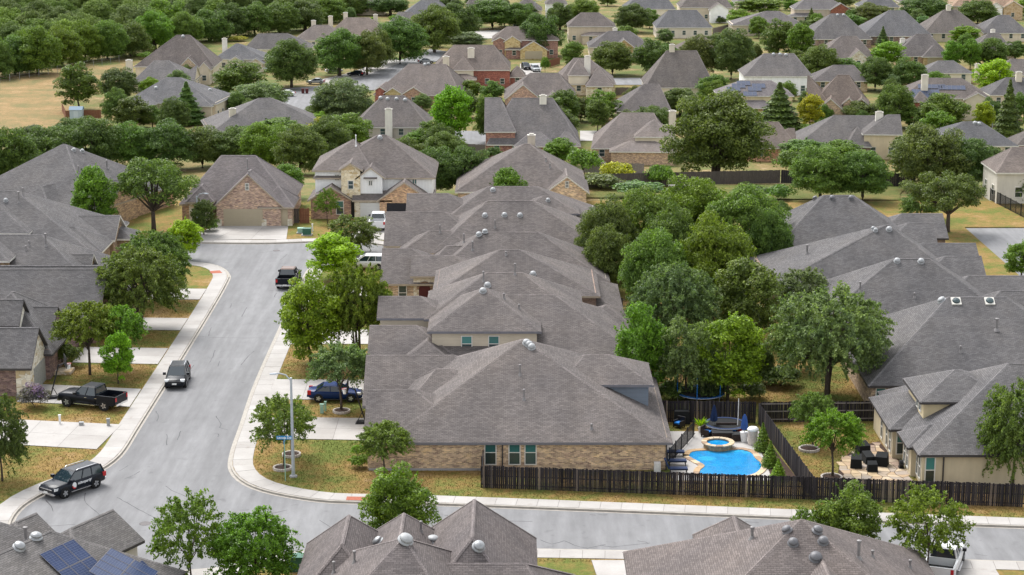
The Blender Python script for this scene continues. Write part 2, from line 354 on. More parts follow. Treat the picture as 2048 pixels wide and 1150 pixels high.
def resample(pts, step):
    out = [pts[0]]; acc = 0
    for a, b in zip(pts, pts[1:]):
        L = math.hypot(b[0] - a[0], b[1] - a[1]); t = step - acc
        while t <= L:
            out.append((a[0] + (b[0] - a[0]) * t / L, a[1] + (b[1] - a[1]) * t / L)); t += step
        acc = (acc + L) % step
    return out
def offset(pts, d):
    out = []
    for i, p in enumerate(pts):
        a, b = pts[max(i - 1, 0)], pts[min(i + 1, len(pts) - 1)]; t = Vector((b[0] - a[0], b[1] - a[1])).normalized()
        out.append((p[0] + t.y * d, p[1] - t.x * d))          # to the right of the travel direction
    return out
# the road surface of the near street with its two elbows
LEFT_KERB = smooth_line([(-31.1, 158), (-31.1, 190), (-31.3, 212), (-31.8, 217.5), (-33.6, 221.6), (-37, 223.6), (-43, 224)])
SW_ELBOW = smooth_line([(-31.1, 158), (-31.2, 151), (-32.4, 146.6), (-35.0, 142.2), (-36.1, 138), (-35.4, 133), (-32.5, 127.5), (-28, 125.6), (-22, 126), (-18.5, 127.2), (-15.6, 129.2), (-12.5, 130.1), (-5, 130.3), (12, 129.5), (40, 127.2), (75, 124)])
RIGHT_KERB = smooth_line([(-18, 224.2), (-20.6, 224), (-22.6, 221), (-23.1, 216), (-23.1, 190), (-23, 172), (-22.6, 159.5), (-22.35, 152), (-21.8, 147.6), (-20.3, 144.3), (-18, 142.1), (-14.6, 140.4), (-12, 139.95), (-6.3, 139.6), (5.8, 138.2), (19.9, 136.5), (36.6, 134.6), (75, 130.4)])
FAR_KERB = smooth_line([(-50, 235), (-40, 234.6), (-30, 234.1), (-24, 235), (-18, 234.6), (-12.5, 231)])
road = sheet('road', [(-60, 110), (90, 110), (90, 150), (70, 262), (-60, 262)], 0.0, 'asphalt')
road['label'] = 'grey asphalt street with two elbows between the houses'
LAWN_Z, SLAB_Z, KERB_Z = .13, .165, .15
def block(name, poly, mat='lawn', z=LAWN_Z): return sheet(name, poly, z, mat, thick=.3)
ci = offset(RIGHT_KERB, -.1)
block('lawn_centre', [(56.5, 238), (-18, 224.2)] + ci[1:-1] + [(56.5, 132.3)])
lk = offset(LEFT_KERB, -.1); se = offset(SW_ELBOW, .1)
i_w = min(range(len(se)), key=lambda i: abs(se[i][0] + 33) + abs(se[i][1] - 128))
block('lawn_west', [(-140, 224)] + list(reversed(lk))[1:] + se[1:i_w] + [(-140, 126)])
block('lawn_south', [(-60, 90)] + [(-60, 124.5)] + se[i_w:] + [(75, 90)])
block('lawn_north', [(-140, 262), (-140, 235)] + [(x, y + .1) for x, y in FAR_KERB] + [(56.5, 238), (56.5, 262)])
block('lawn_east', [(66.5, 262), (66.5, 128), (160, 120), (160, 262)])
block('lawn_bank', [(56.5, 244), (66.5, 244), (66.5, 262), (56.5, 262)])
def kerb(name, line, side, w=.17):
    a, b = line, offset(line, side * w); m = MB()
    for i in range(len(line) - 1):
        m.hexa([(*a[i], -.05), (*a[i + 1], -.05), (*b[i + 1], -.05), (*b[i], -.05), (*a[i], KERB_Z), (*a[i + 1], KERB_Z), (*b[i + 1], KERB_Z), (*b[i], KERB_Z)] if side > 0 else
               [(*b[i], -.05), (*b[i + 1], -.05), (*a[i + 1], -.05), (*a[i], -.05), (*b[i], KERB_Z), (*b[i + 1], KERB_Z), (*a[i + 1], KERB_Z), (*a[i], KERB_Z)])
    struct(m.build(name, 'kerb_pale'))
    g0, g1 = line, offset(line, -side * .22); m = MB()          # pale gutter pan
    for i in range(len(line) - 1):
        q = [(*g0[i], .006), (*g0[i + 1], .006), (*g1[i + 1], .006), (*g1[i], .006)]
        m.face(q if side < 0 else q[::-1])
    struct(m.build('gutter', 'kerb_pale'))
kerb('kerb_west', LEFT_KERB, -1); kerb('kerb_elbow', SW_ELBOW, 1); kerb('kerb_centre', RIGHT_KERB, -1); kerb('kerb_north', FAR_KERB, -1)
def sidewalk(name, line, side, d0=.18, d1=1.75, step=1.55):
    line = resample(line, step); a, b = offset(line, side * d0), offset(line, side * d1)
    base = MB()
    for i in range(len(line) - 1):
        q = [(*a[i], SLAB_Z - .02), (*a[i + 1], SLAB_Z - .02), (*b[i + 1], SLAB_Z - .02), (*b[i], SLAB_Z - .02)]; base.face(q[::-1] if side > 0 else q)
    root = struct(base.build(name, 'joint'))
    for i in range(len(line) - 1):
        c = [Vector((*p, 0)) for p in (a[i], a[i + 1], b[i + 1], b[i])]; ctr = sum(c, Vector()) / 4
        if not (-75 < ctr.x < 60): continue
        c = [p + (ctr - p).normalized() * .018 for p in c]
        if side > 0: c = c[::-1]
        mm = MB().prism([(p.x - ctr.x, p.y - ctr.y) for p in c], -.04, 0, bottom=False)
        mm.build('slab', 'concrete', root, (ctr.x, ctr.y, SLAB_Z + random.uniform(-.004, .004)))
    return root
random.seed(4)
sidewalk('sidewalk_west', LEFT_KERB, -1); sidewalk('sidewalk_elbow', SW_ELBOW, 1); sidewalk('sidewalk_centre', RIGHT_KERB, -1); sidewalk('sidewalk_north', FAR_KERB, -1)
DRIVES = []
def driveway(name, quad, nu, nv, z=SLAB_Z + .012, mat='concrete'):
    """quad: 4 corners counter-clockwise; a grid of cast slabs with sunk joints"""
    DRIVES.append(quad)
    A, B, D, E_ = [Vector((*p, 0)) for p in quad]
    root = struct(MB().prism(quad, z - .14, z - .012, bottom=False).build(name, 'joint'))
    P = lambda u, v: (A * (1 - u) + B * u) * (1 - v) + (E_ * (1 - u) + D * u) * v
    for i in range(nu):
        for j in range(nv):
            c = [P(i / nu, j / nv), P((i + 1) / nu, j / nv), P((i + 1) / nu, (j + 1) / nv), P(i / nu, (j + 1) / nv)]; ctr = sum(c, Vector()) / 4
            c = [p + (ctr - p).normalized() * .02 for p in c]
            MB().prism([(p.x - ctr.x, p.y - ctr.y) for p in c], -.05, 0, bottom=False).build('slab', mat, root, (ctr.x, ctr.y, z))
    return root
# west side (each runs from the pavement to a garage door)
driveway('driveway', [(-33.3, 152.6), (-32.6, 159.4), (-46.5, 161.6), (-46.5, 155.0)], 2, 4)
driveway('driveway', [(-32.9, 164.6), (-32.9, 170.2), (-43.0, 171.9), (-43.0, 166.2)], 2, 3)
driveway('driveway', [(-32.9, 178.6), (-32.9, 184.4), (-41.0, 184.9), (-41.0, 179.2)], 2, 2)
driveway('driveway', [(-32.9, 191.4), (-32.9, 196.4), (-42.5, 196.8), (-42.5, 191.8)], 2, 2)
driveway('driveway', [(-33.0, 204.6), (-33.0, 209.6), (-43.0, 210.0), (-43.0, 205.0)], 2, 2)
# east side
driveway('driveway', [(-11.4, 155.0), (-11.4, 161.2), (-21.0, 161.6), (-21.0, 155.6)], 2, 3)
driveway('driveway', [(-12.2, 166.8), (-12.2, 173.2), (-21.4, 173.4), (-21.4, 166.9)], 2, 3)
driveway('driveway', [(-12.4, 186), (-12.4, 191.6), (-21.4, 191.6), (-21.4, 186)], 2, 3)
driveway('driveway', [(-12.4, 206), (-12.4, 211), (-21.4, 211), (-21.4, 206)], 2, 3)
# north side
driveway('driveway', [(-40.2, 236.1), (-27.3, 236.1), (-28.0, 244.5), (-37.0, 244.5)], 3, 3)
driveway('driveway', [(-20.2, 235.8), (-12.5, 235.8), (-12.5, 249.6), (-18.3, 249.6)], 2, 3)
driveway('driveway', [(6.2, 118), (9.0, 118), (8.4, 127.8), (5.4, 127.8)], 1, 3)
driveway('driveway', [(26.5, 112), (32.5, 112), (32.5, 126.2), (26.5, 126.2)], 2, 3)
# tactile red ramps and tar crack seal
def patch(name, pts, z, mat, parent=None):
    return MB().prism(pts, z - .03, z, bottom=False).build(name, mat, parent)
struct(patch('ramp_tile', [(-12.3, 140.2), (-10.3, 140.08), (-10.3, 140.9), (-12.3, 141.0)], SLAB_Z + .014, 'paver_red'))
struct(patch('ramp_tile', [(-33.6, 217.2), (-32.4, 217.4), (-32.9, 218.8), (-34.0, 218.4)], SLAB_Z + .014, 'paver_red'))
def crack(pxs, w=.055):
    p = smooth_line([at(x, y) for x, y in pxs], .5); m = MB(); rr = random.Random(int(pxs[0][0]))
    p = [(x + rr.uniform(-.05, .05), y + rr.uniform(-.05, .05)) for x, y in p]
    ww = [w * rr.uniform(.35, .8) for _ in p]
    for i in range(len(p) - 1):
        t = Vector((p[i + 1][0] - p[i][0], p[i + 1][1] - p[i][1]));
        if t.length < 1e-4: continue
        n = Vector((t.y, -t.x)).normalized(); a, b = ww[i], ww[i + 1]
        m.face([(p[i][0] + n.x * a, p[i][1] + n.y * a, .0045), (p[i + 1][0] + n.x * b, p[i + 1][1] + n.y * b, .0045), (p[i + 1][0] - n.x * b, p[i + 1][1] - n.y * b, .0045), (p[i][0] - n.x * a, p[i][1] - n.y * a, .0045)])
    m.build('crack_seal', 'tar', road)
for c in [[(170, 986), (172, 1005), (195, 1025), (212, 1041)], [(234, 995), (270, 1015), (315, 1037), (345, 1048)], [(92, 1001), (101, 1012), (106, 1023)],
          [(248, 958), (268, 950), (279, 943)], [(238, 941), (250, 936), (256, 931)], [(432, 832), (442, 848), (440, 855), (456, 860)], [(333, 868), (334, 878), (333, 890)],
          [(312, 822), (316, 832), (314, 843)], [(482, 730), (494, 716), (508, 702)], [(436, 733), (440, 722)], [(380, 740), (387, 730)], [(484, 634), (489, 622), (494, 615)],
          [(460, 616), (463, 607)], [(446, 604), (452, 601)], [(418, 672), (421, 658), (424, 655)], [(548, 594), (553, 586)], [(395, 673), (430, 675), (470, 676), (520, 676)],
          [(430, 867), (437, 868), (436, 874)], [(60, 1046), (95, 1045)], [(85, 1054), (120, 1051), (150, 1049)], [(160, 1054), (200, 1051)], [(1035, 1058), (1045, 1069), (1049, 1085), (1050, 1090)],
          [(1080, 1080), (1105, 1088), (1130, 1082), (1148, 1090), (1175, 1096), (1210, 1089)], [(1005, 1042), (1040, 1043), (1065, 1043)], [(1196, 1028), (1206, 1030), (1216, 1029)], [(1180, 1029), (1190, 1030)],
          [(1275, 1082), (1290, 1084), (1298, 1088)], [(1490, 1043), (1505, 1045), (1518, 1044)], [(1030, 1110), (1045, 1112)], [(890, 1031), (897, 1032)], [(1950, 1108), (1975, 1112)], [(1200, 1090), (1225, 1094), (1260, 1090), (1300, 1086)],
          [(375, 700), (382, 697)], [(560, 520), (575, 508)], [(520, 505), (560, 502)], [(420, 725), (431, 700)], [(355, 880), (362, 862)], [(330, 972), (352, 985), (380, 995)], [(540, 1028), (575, 1020)], [(640, 1040), (668, 1060)]]: crack(c)
def manhole(px, py):
    x, y = at(px, py); struct(MB().lathe([(.42, 0), (.42, .012), (.36, .014), (.34, .008), (.1, .008)], 20, x, y).build('manhole_cover', 'iron'))
manhole(290, 1047); manhole(553, 501)
# the street east of the back row
struct(road, 'structure')
# lower neighbourhood: pieces of street, the field, the meadow bank
def strip_px(name, pairs, dz, mat): return draped(name, [(G(*a)[:2], G(*b)[:2]) for a, b in pairs], dz, mat)
strip_px('field', [((0, 145), (250, 128)), ((0, 160), (250, 150)), ((0, 185), (240, 175)), ((0, 215), (150, 200)), ((0, 245), (140, 225)), ((0, 275), (110, 250)), ((0, 300), (60, 300))], .02, 'field')
strip_px('lane', [((500, 232), (648, 232)), ((520, 205), (650, 205)), ((545, 190), (640, 188)), ((570, 182), (630, 180))], .05, 'asphalt')
strip_px('lane', [((560, 178), (700, 185)), ((690, 168), (770, 178)), ((720, 150), (800, 158)), ((760, 132), (830, 138)), ((830, 112), (880, 120)), ((860, 98), (900, 104))], .06, 'asphalt')
strip_px('lane', [((640, 160), (660, 172)), ((700, 146), (724, 154)), ((740, 132), (770, 138)), ((780, 118), (810, 123))], .09, 'concrete')
strip_px('lane', [((860, 70), (880, 86)), ((960, 62), (960, 78)), ((1000, 60), (1000, 76))], .06, 'concrete')
strip_px('lane', [((740, 262), (740, 292)), ((980, 262), (980, 292)), ((1060, 262), (1060, 290))], .06, 'asphalt')
strip_px('lane', [((1160, 262), (1160, 282)), ((1200, 262), (1210, 282))], .06, 'concrete')
strip_px('lane', [((1225, 156), (1225, 170)), ((1300, 156), (1300, 170))], .06, 'asphalt')
strip_px('lane', [((1040, 128), (1085, 126)), ((1040, 150), (1080, 150))], .07, 'concrete')
strip_px('green_lawn', [((755, 112), (850, 120)), ((760, 128), (835, 132))], .04, 'lawn_green')
strip_px('green_lawn', [((1560, 245), (1640, 250)), ((1560, 262), (1645, 266))], .04, 'lawn_green')
strip_px('meadow', [((1140, 395), (1800, 400)), ((1150, 388), (1800, 388)), ((1155, 380), (1810, 378)), ((1160, 372), (1820, 370))], .03, 'meadow')
# ---------------------------------------------------------------- houses
WIN = {}
def win_mesh(w, h, style):
    k = (round(w, 2), round(h, 2), style)
    if k in WIN: return WIN[k]
    m = MB(); f = .08; d0, d1 = -.07, .02
    m.box(-w / 2, -w / 2 + f, d0, d1, 0, h); m.box(w / 2 - f, w / 2, d0, d1, 0, h); m.box(-w / 2 + f, w / 2 - f, d0, d1, 0, f); m.box(-w / 2 + f, w / 2 - f, d0, d1, h - f, h)
    if style in ('sash', 'grid'): m.box(-w / 2 + f, w / 2 - f, d0 + .01, d1, h * .48, h * .48 + .06)
    if style == 'grid':
        for q in (1, 2): m.box(-w / 2 + w * q / 3 - .02, -w / 2 + w * q / 3 + .02, d0 + .012, d1, f, h - f)
    if style == 'pair': m.box(-.05, .05, d0 + .01, d1, f, h - f)
    fr = m.mesh('frame', name='window'); g = MB().box(-w / 2 + .02, w / 2 - .02, -.025, .015, .02, h - .02)
    WIN[k] = (fr, g); return WIN[k]
PANE = {}
def window(parent, x, y, z, w, h, rz=0, glass='glass', style='sash'):
    fr, g = win_mesh(w, h, style); o = link('window', fr, parent, (x, y, z), rz)
    k = (round(w, 2), round(h, 2), glass)
    if k not in PANE: PANE[k] = g.mesh(glass, name='pane')
    if style == 'sash' and glass == 'glass_teal':
        k2 = (round(w, 2), round(h, 2), 'half')
        if k2 not in PANE: PANE[k2] = (MB().box(-w / 2 + .02, w / 2 - .02, -.025, .015, h * .5, h - .02).mesh('glass_teal', name='pane'), MB().box(-w / 2 + .02, w / 2 - .02, -.025, .015, .02, h * .5).mesh('glass', name='pane'))
        link('pane', PANE[k2][0], o); link('pane', PANE[k2][1], o)
        return o
    p = link('pane', PANE[k], o); return o
GAR = {}
def garage_door(parent, x, y, z, w, h, rz=0, col=(.42, .36, .26), open_dark=False):
    k = (w, h)
    if k not in GAR:
        m = MB().box(-w / 2, w / 2, -.02, .03, 0, h); nr, nc = 4, max(4, int(w / .6) // 2 * 2)
        for i in range(nr):
            for j in range(nc):
                x0, x1 = -w / 2 + w * j / nc + .06, -w / 2 + w * (j + 1) / nc - .06; z0, z1 = h * i / nr + .06, h * (i + 1) / nr - .06
                m.box(x0, x1, -.045, -.02, z0, z1)
        GAR[k] = m.mesh('paint', name='garage_door')
    return link('garage_door', GAR[k], parent, (x, y, z), rz, col)
class Wing: pass
class House:
    def __init__(s, label, ox, oy, oz=0.0, rot=0.0, wall='brick', wtint=(.3, .2, .15), rtint=(.115, .1, .098), trim='trim_tan', name='house', caps=True, ref=None):
        s.root = empty(name, (ox, oy, oz), rot, label, 'house', 'houses of the neighbourhood')
        s.o = (ox, oy, oz); s.rot = rot; s.wall, s.wtint, s.rtint, s.trim = wall, wtint, rtint, trim; s.w = []; s.caps = caps; s.ref = ref
        REFS.append((ref, ox, oy)); HOUSES.append(s)
    def wing(s, x0, x1, y0, y1, eave, pitch=.55, axis='x', a=None, b=None, zb=-.2, wall=None, wtint=None, gable_mat=None, gtint=None, ov=.42, solid=True, ovg=.3):
        """a rectangular block with its roof; a / b: hip run at the low / high end of the ridge axis (None = equal pitch, 0 = gable)"""
        ox, oy = s.base if hasattr(s, 'base') else (0, 0)
        x0, x1, y0, y1 = x0 - ox, x1 - ox, y0 - oy, y1 - oy
        g = Wing(); g.x0, g.x1, g.y0, g.y1, g.e, g.p, g.ax = x0, x1, y0, y1, eave, pitch, axis
        half = (y1 - y0) / 2 if axis == 'x' else (x1 - x0) / 2; L = (x1 - x0) if axis == 'x' else (y1 - y0)
        g.a = half if a is None else a; g.b = half if b is None else b
        if g.a + g.b > L:
            k = L / (g.a + g.b); g.a *= k; g.b *= k
        g.rise = pitch * half; g.ov = ov; g.half = half; s.w.append(g)
        T = (lambda u, v, z: (u, v, z)) if axis == 'x' else (lambda u, v, z: (v, u, z))
        u0, u1, v0, v1 = (x0, x1, y0, y1) if axis == 'x' else (y0, y1, x0, x1); vm = (v0 + v1) / 2
        pa = g.rise / g.a if g.a > .01 else 0; pb = g.rise / g.b if g.b > .01 else 0
        oa, ob = (min(ov, ov * pitch / pa) if pa else ovg), (min(ov, ov * pitch / pb) if pb else ovg)
        ze = eave - ov * pitch; zr = eave + g.rise
        c = [(u0 - oa, v0 - ov, ze), (u1 + ob, v0 - ov, ze), (u1 + ob, v1 + ov, ze), (u0 - oa, v1 + ov, ze)]
        r0, r1 = (u0 + g.a - (0 if pa else ovg), vm, zr), (u1 - g.b + (0 if pb else ovg), vm, zr)
        flat = (r1[0] - r0[0]) < .05
        if flat: r0 = r1 = ((r0[0] + r1[0]) / 2, vm, zr)
        polys = [[c[0], c[1], r0] if flat else [c[0], c[1], r1, r0], [c[2], c[3], r0] if flat else [c[2], c[3], r0, r1]]
        if pb: polys.append([c[1], c[2], r1])
        if pa: polys.append([c[3], c[0], r0])
        edges = [(c[0], c[1]), (c[2], c[3])]
        edges += [(c[1], c[2])] if pb else [(c[1], r1), (r1, c[2])]
        edges += [(c[3], c[0])] if pa else [(c[3], r0), (r0, c[0])]
        m = MB(); th = .2; fl = axis != 'x'
        P = lambda p, d=0: T(p[0], p[1], p[2] - d)
        for q in polys:
            t = [P(p) for p in q]; m.face(t[::-1] if fl else t, 0); bt = [P(p, th) for p in q]; m.face(bt if fl else bt[::-1], 1)
        for p, q in edges:
            t = [P(p, th), P(q, th), P(q), P(p)]; m.face(t[::-1] if fl else t, 1)
        g.roof = m.build('roof', ['shingle', s.trim], s.root, color=s.rtint)
        if s.caps:
            lines = []
            if not flat: lines.append((r0, r1))
            if pa: lines += [(c[0], r0), (c[3], r0)]
            if pb: lines += [(c[1], r1), (c[2], r1)]
            cm = MB()
            for p, q in lines:
                A_, B_ = Vector(P(p)), Vector(P(q)); d = (B_ - A_).normalized(); n = d.cross(Vector((0, 0, 1))).normalized() * .13; up = Vector((0, 0, .025)); dn = Vector((0, 0, -.05))
                cm.face([A_ - n + dn, A_ + up, B_ + up, B_ - n + dn][::-1]); cm.face([A_ + up, A_ + n + dn, B_ + n + dn, B_ + up][::-1])
            if lines: cm.build('ridge_cap', 'shingle', g.roof, color=tuple(k * 1.32 for k in s.rtint))
        if solid:
            wm = MB(); k = [(x0, y0), (x1, y0), (x1, y1), (x0, y1)]
            wm.prism(k, zb, eave - .02); wo_ = wm.build('wall', wall or s.wall, s.root, color=wtint or s.wtint); g.wallobj = wo_
            gm = MB()
            def tri(u):
                q = [(u, v0, eave - .02), (u, v1, eave - .02), (u, vm, zr - .03)]; t = [T(*p) for p in q]; gm.face(t)
            if not pa: tri(u0)
            if not pb: tri(u1)
            if gm.f: gm.build('gable', gable_mat or wall or s.wall, s.root, color=gtint or wtint or s.wtint)
        return g
    def roof_z(s, x, y):
        best = -9
        for g in s.w:
            if not (g.x0 - g.ov < x < g.x1 + g.ov and g.y0 - g.ov < y < g.y1 + g.ov): continue
            u0, u1, u, v0, v1, v = (g.x0, g.x1, x, g.y0, g.y1, y) if g.ax == 'x' else (g.y0, g.y1, y, g.x0, g.x1, x)
            z = g.e + g.p * min(v - v0, v1 - v)
            if g.a > .01: z = min(z, g.e + g.rise / g.a * (u - u0))
            if g.b > .01: z = min(z, g.e + g.rise / g.b * (u1 - u))
            best = max(best, z)
        return best
    def local(s, X, Y):
        dx, dy = X - s.o[0], Y - s.o[1]; c, n = math.cos(-s.rot), math.sin(-s.rot); return dx * c - dy * n, dx * n + dy * c
    def hit(s, px, py):
        """where the sight line through a photo pixel meets this house's roof (local coordinates)"""
        d = ray(px, py); Y = s.o[1] - 30
        while Y < s.o[1] + 30:
            t = Y / d[1]; x, y = s.local(d[0] * t, Y); z = CAM_H + d[2] * t - s.o[2]
            if z < s.roof_z(x, y): return x, y, s.roof_z(x, y)
            Y += .05
        return None
    def dome(s, px, py, mat='dome_light', r=.3):
        h = s.hit(px, py)
        if not h: return
        x, y, z = h; e = .2; n = Vector((s.roof_z(x - e, y) - s.roof_z(x + e, y), s.roof_z(x, y - e) - s.roof_z(x, y + e), 2 * e)).normalized()
        o = link('roof_vent', mesh_of(('dome', mat, r), lambda: MB().lathe([(r * 1.15, -.03), (r * 1.15, .03), (r * .82, .05), (r * .82, .13), (r, .15), (r * .95, .24), (r * .6, .33), (r * .05, .37)], 16).mesh(mat, True)), s.root, (x, y, z))
        o.rotation_euler = n.to_track_quat('Z', 'Y').to_euler()
    def pipe(s, px, py, h=.8, r=.07, mat='pipe'):
        q = s.hit(px, py)
        if not q: return
        link('vent_pipe', mesh_of(('pipe', h, r, mat), lambda: MB().tube([(0, 0, -.2), (0, 0, h)], r, 8).lathe([(r * 2.6, -.1), (r * 1.2, .16)], 10).lathe([(r * 1.5, h - .1), (r * 1.5, h + .03), (r * .4, h + .07)], 10).mesh(mat)), s.root, q)
    def chimney(s, x, y, top, w=1.0, d=.8, wall='stucco', tint=(.55, .5, .42), base=0.0):
        m = MB().box(x - w / 2, x + w / 2, y - d / 2, y + d / 2, base, top); o = m.build('chimney', wall, s.root, color=tint)
        MB().box(x - w / 2 - .07, x + w / 2 + .07, y - d / 2 - .07, y + d / 2 + .07, top, top + .12).box(x - w * .3, x + w * .3, y - d * .3, y + d * .3, top + .12, top + .3).build('cap', 'paint', o, color=(.5, .47, .42))
    def downspout(s, x, y, z1, mat='trim_dark'): MB().box(x - .05, x + .05, y - .1, y - .003, 0, z1).build('downspout', mat, s.root)
    def windows(s, g, face, n, w=1.1, h=1.5, zs=(1.0,), glass='glass', style='sash', z_off=0):
        for z in zs:
            for i in range(n):
                t = (i + .5) / n
                if face == 0: window(s.root, g.x0 + t * (g.x1 - g.x0), g.y0 - .004, z, w, h, 0, glass, style)
                if face == 1: window(s.root, g.x1 + .004, g.y0 + t * (g.y1 - g.y0), z, w, h, R(90), glass, style)
                if face == 3: window(s.root, g.x0 - .004, g.y0 + t * (g.y1 - g.y0), z, w, h, R(-90), glass, style)
REFS = []; CACHE = {}; HOUSES = []
def mesh_of(key, fn):
    if key not in CACHE: CACHE[key] = fn()
    return CACHE[key]
def near_house(label, x, y, ref, **kw):
    h = House(label, x, y, 0.0, 0.0, ref=ref, **kw); h.base = (x, y); return h
random.seed(11)
TAUPE = (.142, .127, .122); GREYR = (.125, .12, .121); BRN = (.15, .132, .125)
CREAM = (.74, .67, .54); TAN = (.62, .54, .42); WHITE = (.85, .85, .84); STONEW = (.66, .62, .53); BRICK_T = (.5, .385, .275); BRICK_D = (.24, .18, .15); BRICK_R = (.38, .25, .19); BRICK_RED = (.3, .12, .095)
# --- middle row, facing the street to the west
h = near_house('corner house with long mixed brick side wall and broad hip roof by the bottom street', 0, 157, 'brick corner house', wtint=BRICK_T, rtint=TAUPE, trim='trim_grey')
g = h.wing(-9.5, 12, 147.4, 167, 2.72, .55, a=10.4, b=11.1)
h.wing(-11.2, -3, 147.42, 156.8, 2.7, .55, a=0)
h.wing(-9.2, 0, 152, 162, 2.9, .55, a=3)
h.wing(-12.0, 0, 157.4, 167.2, 2.7, .55, a=0)
u = h.wing(4, 11.0, 154.5, 160.4, 5.3, .48, b=3, a=2, zb=2, wall='siding', wtint=(.17, .2, .24))
for px in (981, 1029, 1061):
    X = (px - 1024) / 25.75; window(h.root, X, 147.4 - 157 - .005, .55, .95, 2.05, 0, 'glass_teal')
h.downspout((1005 - 1024) / 25.7, 147.4 - 157, 2.55); h.downspout(11.95, 147.4 - 157, 2.55)
MB().box(-11.1, -2.2, -9.75, -9.62, .0, .28).build('footing', 'concrete_grey', h.root)
MB().box(11.0, 11.5, -10.2, -9.63, .1, .85).build('meter_box', 'white_plastic', h.root)
for p in ((1053, 687), (1058, 691), (1063, 696)): h.dome(*p, r=.3)
for p in ((1040, 750), (1048, 799)): h.pipe(*p)
h.pipe(1183, 858, .35); h.pipe(1243, 708, .6, .09)
h = near_house('tan sided house with a two-storey front, second from the bottom street', 0, 178, 'tan sided house', wall='siding', wtint=(.58, .51, .4), rtint=TAUPE, trim='trim_grey')
h.wing(-9, 12.2, 169.2, 185.6, 2.8, .52)
u1 = h.wing(-7.1, 2.2, 171.2, 180.6, 5.5, .55, zb=2)
h.wing(-7.6, 6.2, 175.8, 186.2, 5.48, .55, zb=2)
h.wing(-12, -6, 176, 180.8, 5.5, .5, zb=1, a=0, wtint=(.6, .53, .42))
h.wing(-12.5, -4, 169.0, 178.2, 2.75, .52, a=0)
h.wing(-10.4, -4.6, 168.0, 176, 2.8, .55, axis='y')
h.wing(5.2, 12.5, 178, 186.4, 2.9, .5)
for px in (932, 987): window(h.root, (px - 1024) / 22.9, 171.2 - 178 - .005, 3.3, 1.0, 1.5, 0, 'glass_teal')
h.dome(966, 583); h.dome(975, 572, r=.3); h.pipe(967, 563, .9); h.pipe(1038, 618, .4); h.dome(1066, 551, r=.3)
h.pipe(1008, 598, .5); h.pipe(1030, 549, 1.0); MB().box(-8.6, -8.1, -3.4, -2.9, 3.5, 4.0).build('roof_vent', 'white_plastic', h.root)
h = near_house('house with layered hips halfway along the middle row', 0, 194, 'layered hip house', wtint=BRICK_D, rtint=TAUPE, trim='trim_tan')
h.wing(-7.4, 8.2, 188.8, 199.4, 4.6, .6, a=6.2, b=7.4); h.wing(-5.4, 10.5, 188.2, 200.2, 2.9, .45)
h.dome(1066, 549, r=.3); h.pipe(1012, 510, .3); h.pipe(1007, 590, .5); h.pipe(1062, 560, .3)
h = near_house('house with arched brick doorway in a pale side wall', 0, 208, 'arched doorway house', wtint=(.56, .5, .4), wall='stucco', rtint=TAUPE, trim='trim_tan')
h.wing(-8.6, 9.8, 202.2, 214.2, 3.0, .62, a=5.4, b=7); h.wing(-10.2, -3.4, 201.0, 206.4, 3.78, .5, a=0, wall='stone', wtint=(.74, .68, .57))
h.wing(-13.4, -6, 201.2, 210.2, 2.95, .56, a=0, wall='brick', wtint=BRICK_T); h.wing(-9, -2, 204.5, 211, 3.3, .62, a=2)
window(h.root, -11.35, 201.2 - 208 - .005, .9, .9, 1.6, 0, 'glass')
m = MB()
for i in range(13):
    a0, a1 = math.pi * i / 13, math.pi * (i + 1) / 13
    p = lambda a, r: (r * math.cos(a), r * math.sin(a))
    x0, z0 = p(a0, .6); x1, z1 = p(a1, .6); x2, z2 = p(a1, .86); x3, z3 = p(a0, .86)
    m.hexa([(x0, -.1, z0), (x3, -.1, z3), (x3, .02, z3), (x0, .02, z0), (x1, -.1, z1), (x2, -.1, z2), (x2, .02, z2), (x1, .02, z1)])
m.build('brick_arch', 'brick', h.root, (-9.05, 200.98 - 208, 2.1), color=(.25, .17, .12))
m = MB(); pts = [(-.6, 0), (.6, 0)] + [(.6 * math.cos(math.pi * i / 14), 1.55 + .6 * math.sin(math.pi * i / 14)) for i in range(15)]
m.face([(x, -.03, z) for x, z in pts]); m.build('doorway', 'bin_red', h.root, (-9.05, 200.98 - 208, .55))
h.dome(958, 470); h.dome(970, 465, r=.3); h.pipe(945, 500, .9, .08); h.pipe(928, 485, .9); h.pipe(880, 478, .8)
h = near_house('hip-roofed house with two white ridge domes in the middle row', 0, 224, 'two dome house', wtint=BRICK_T, rtint=TAUPE, trim='trim_tan')
h.wing(-8.6, 10.4, 217, 230.6, 3.0, .62, a=5.8, b=8); h.wing(-14.2, -3, 220.2, 229.6, 3.0, .58, a=0); h.wing(-12.2, -4, 216.8, 222.4, 2.9, .6, a=3, b=3)
h.dome(970, 432); h.dome(1009, 431); h.dome(1040, 432, r=.3); h.pipe(990, 455, .8); h.pipe(880, 465, .8)
h = near_house('far hip-roofed house of the middle row with a white upper side wing', 0, 236, 'white winged house', wall='stucco', wtint=(.6, .58, .54), rtint=TAUPE, trim='trim_grey')
h.wing(-8.6, 10, 231.2, 243, 3.1, .58, a=5.8, b=7); h.wing(-12.4, -3, 232, 241.4, 3.0, .58, a=0); h.wing(1.0, 7.6, 231.0, 236.6, 4.6, .5, zb=2, wtint=WHITE, b=3)
h.wing(-13.6, -6, 230.8, 234, 2.7, .5, a=0); h.dome(986, 381); h.dome(1096, 402, r=.25)
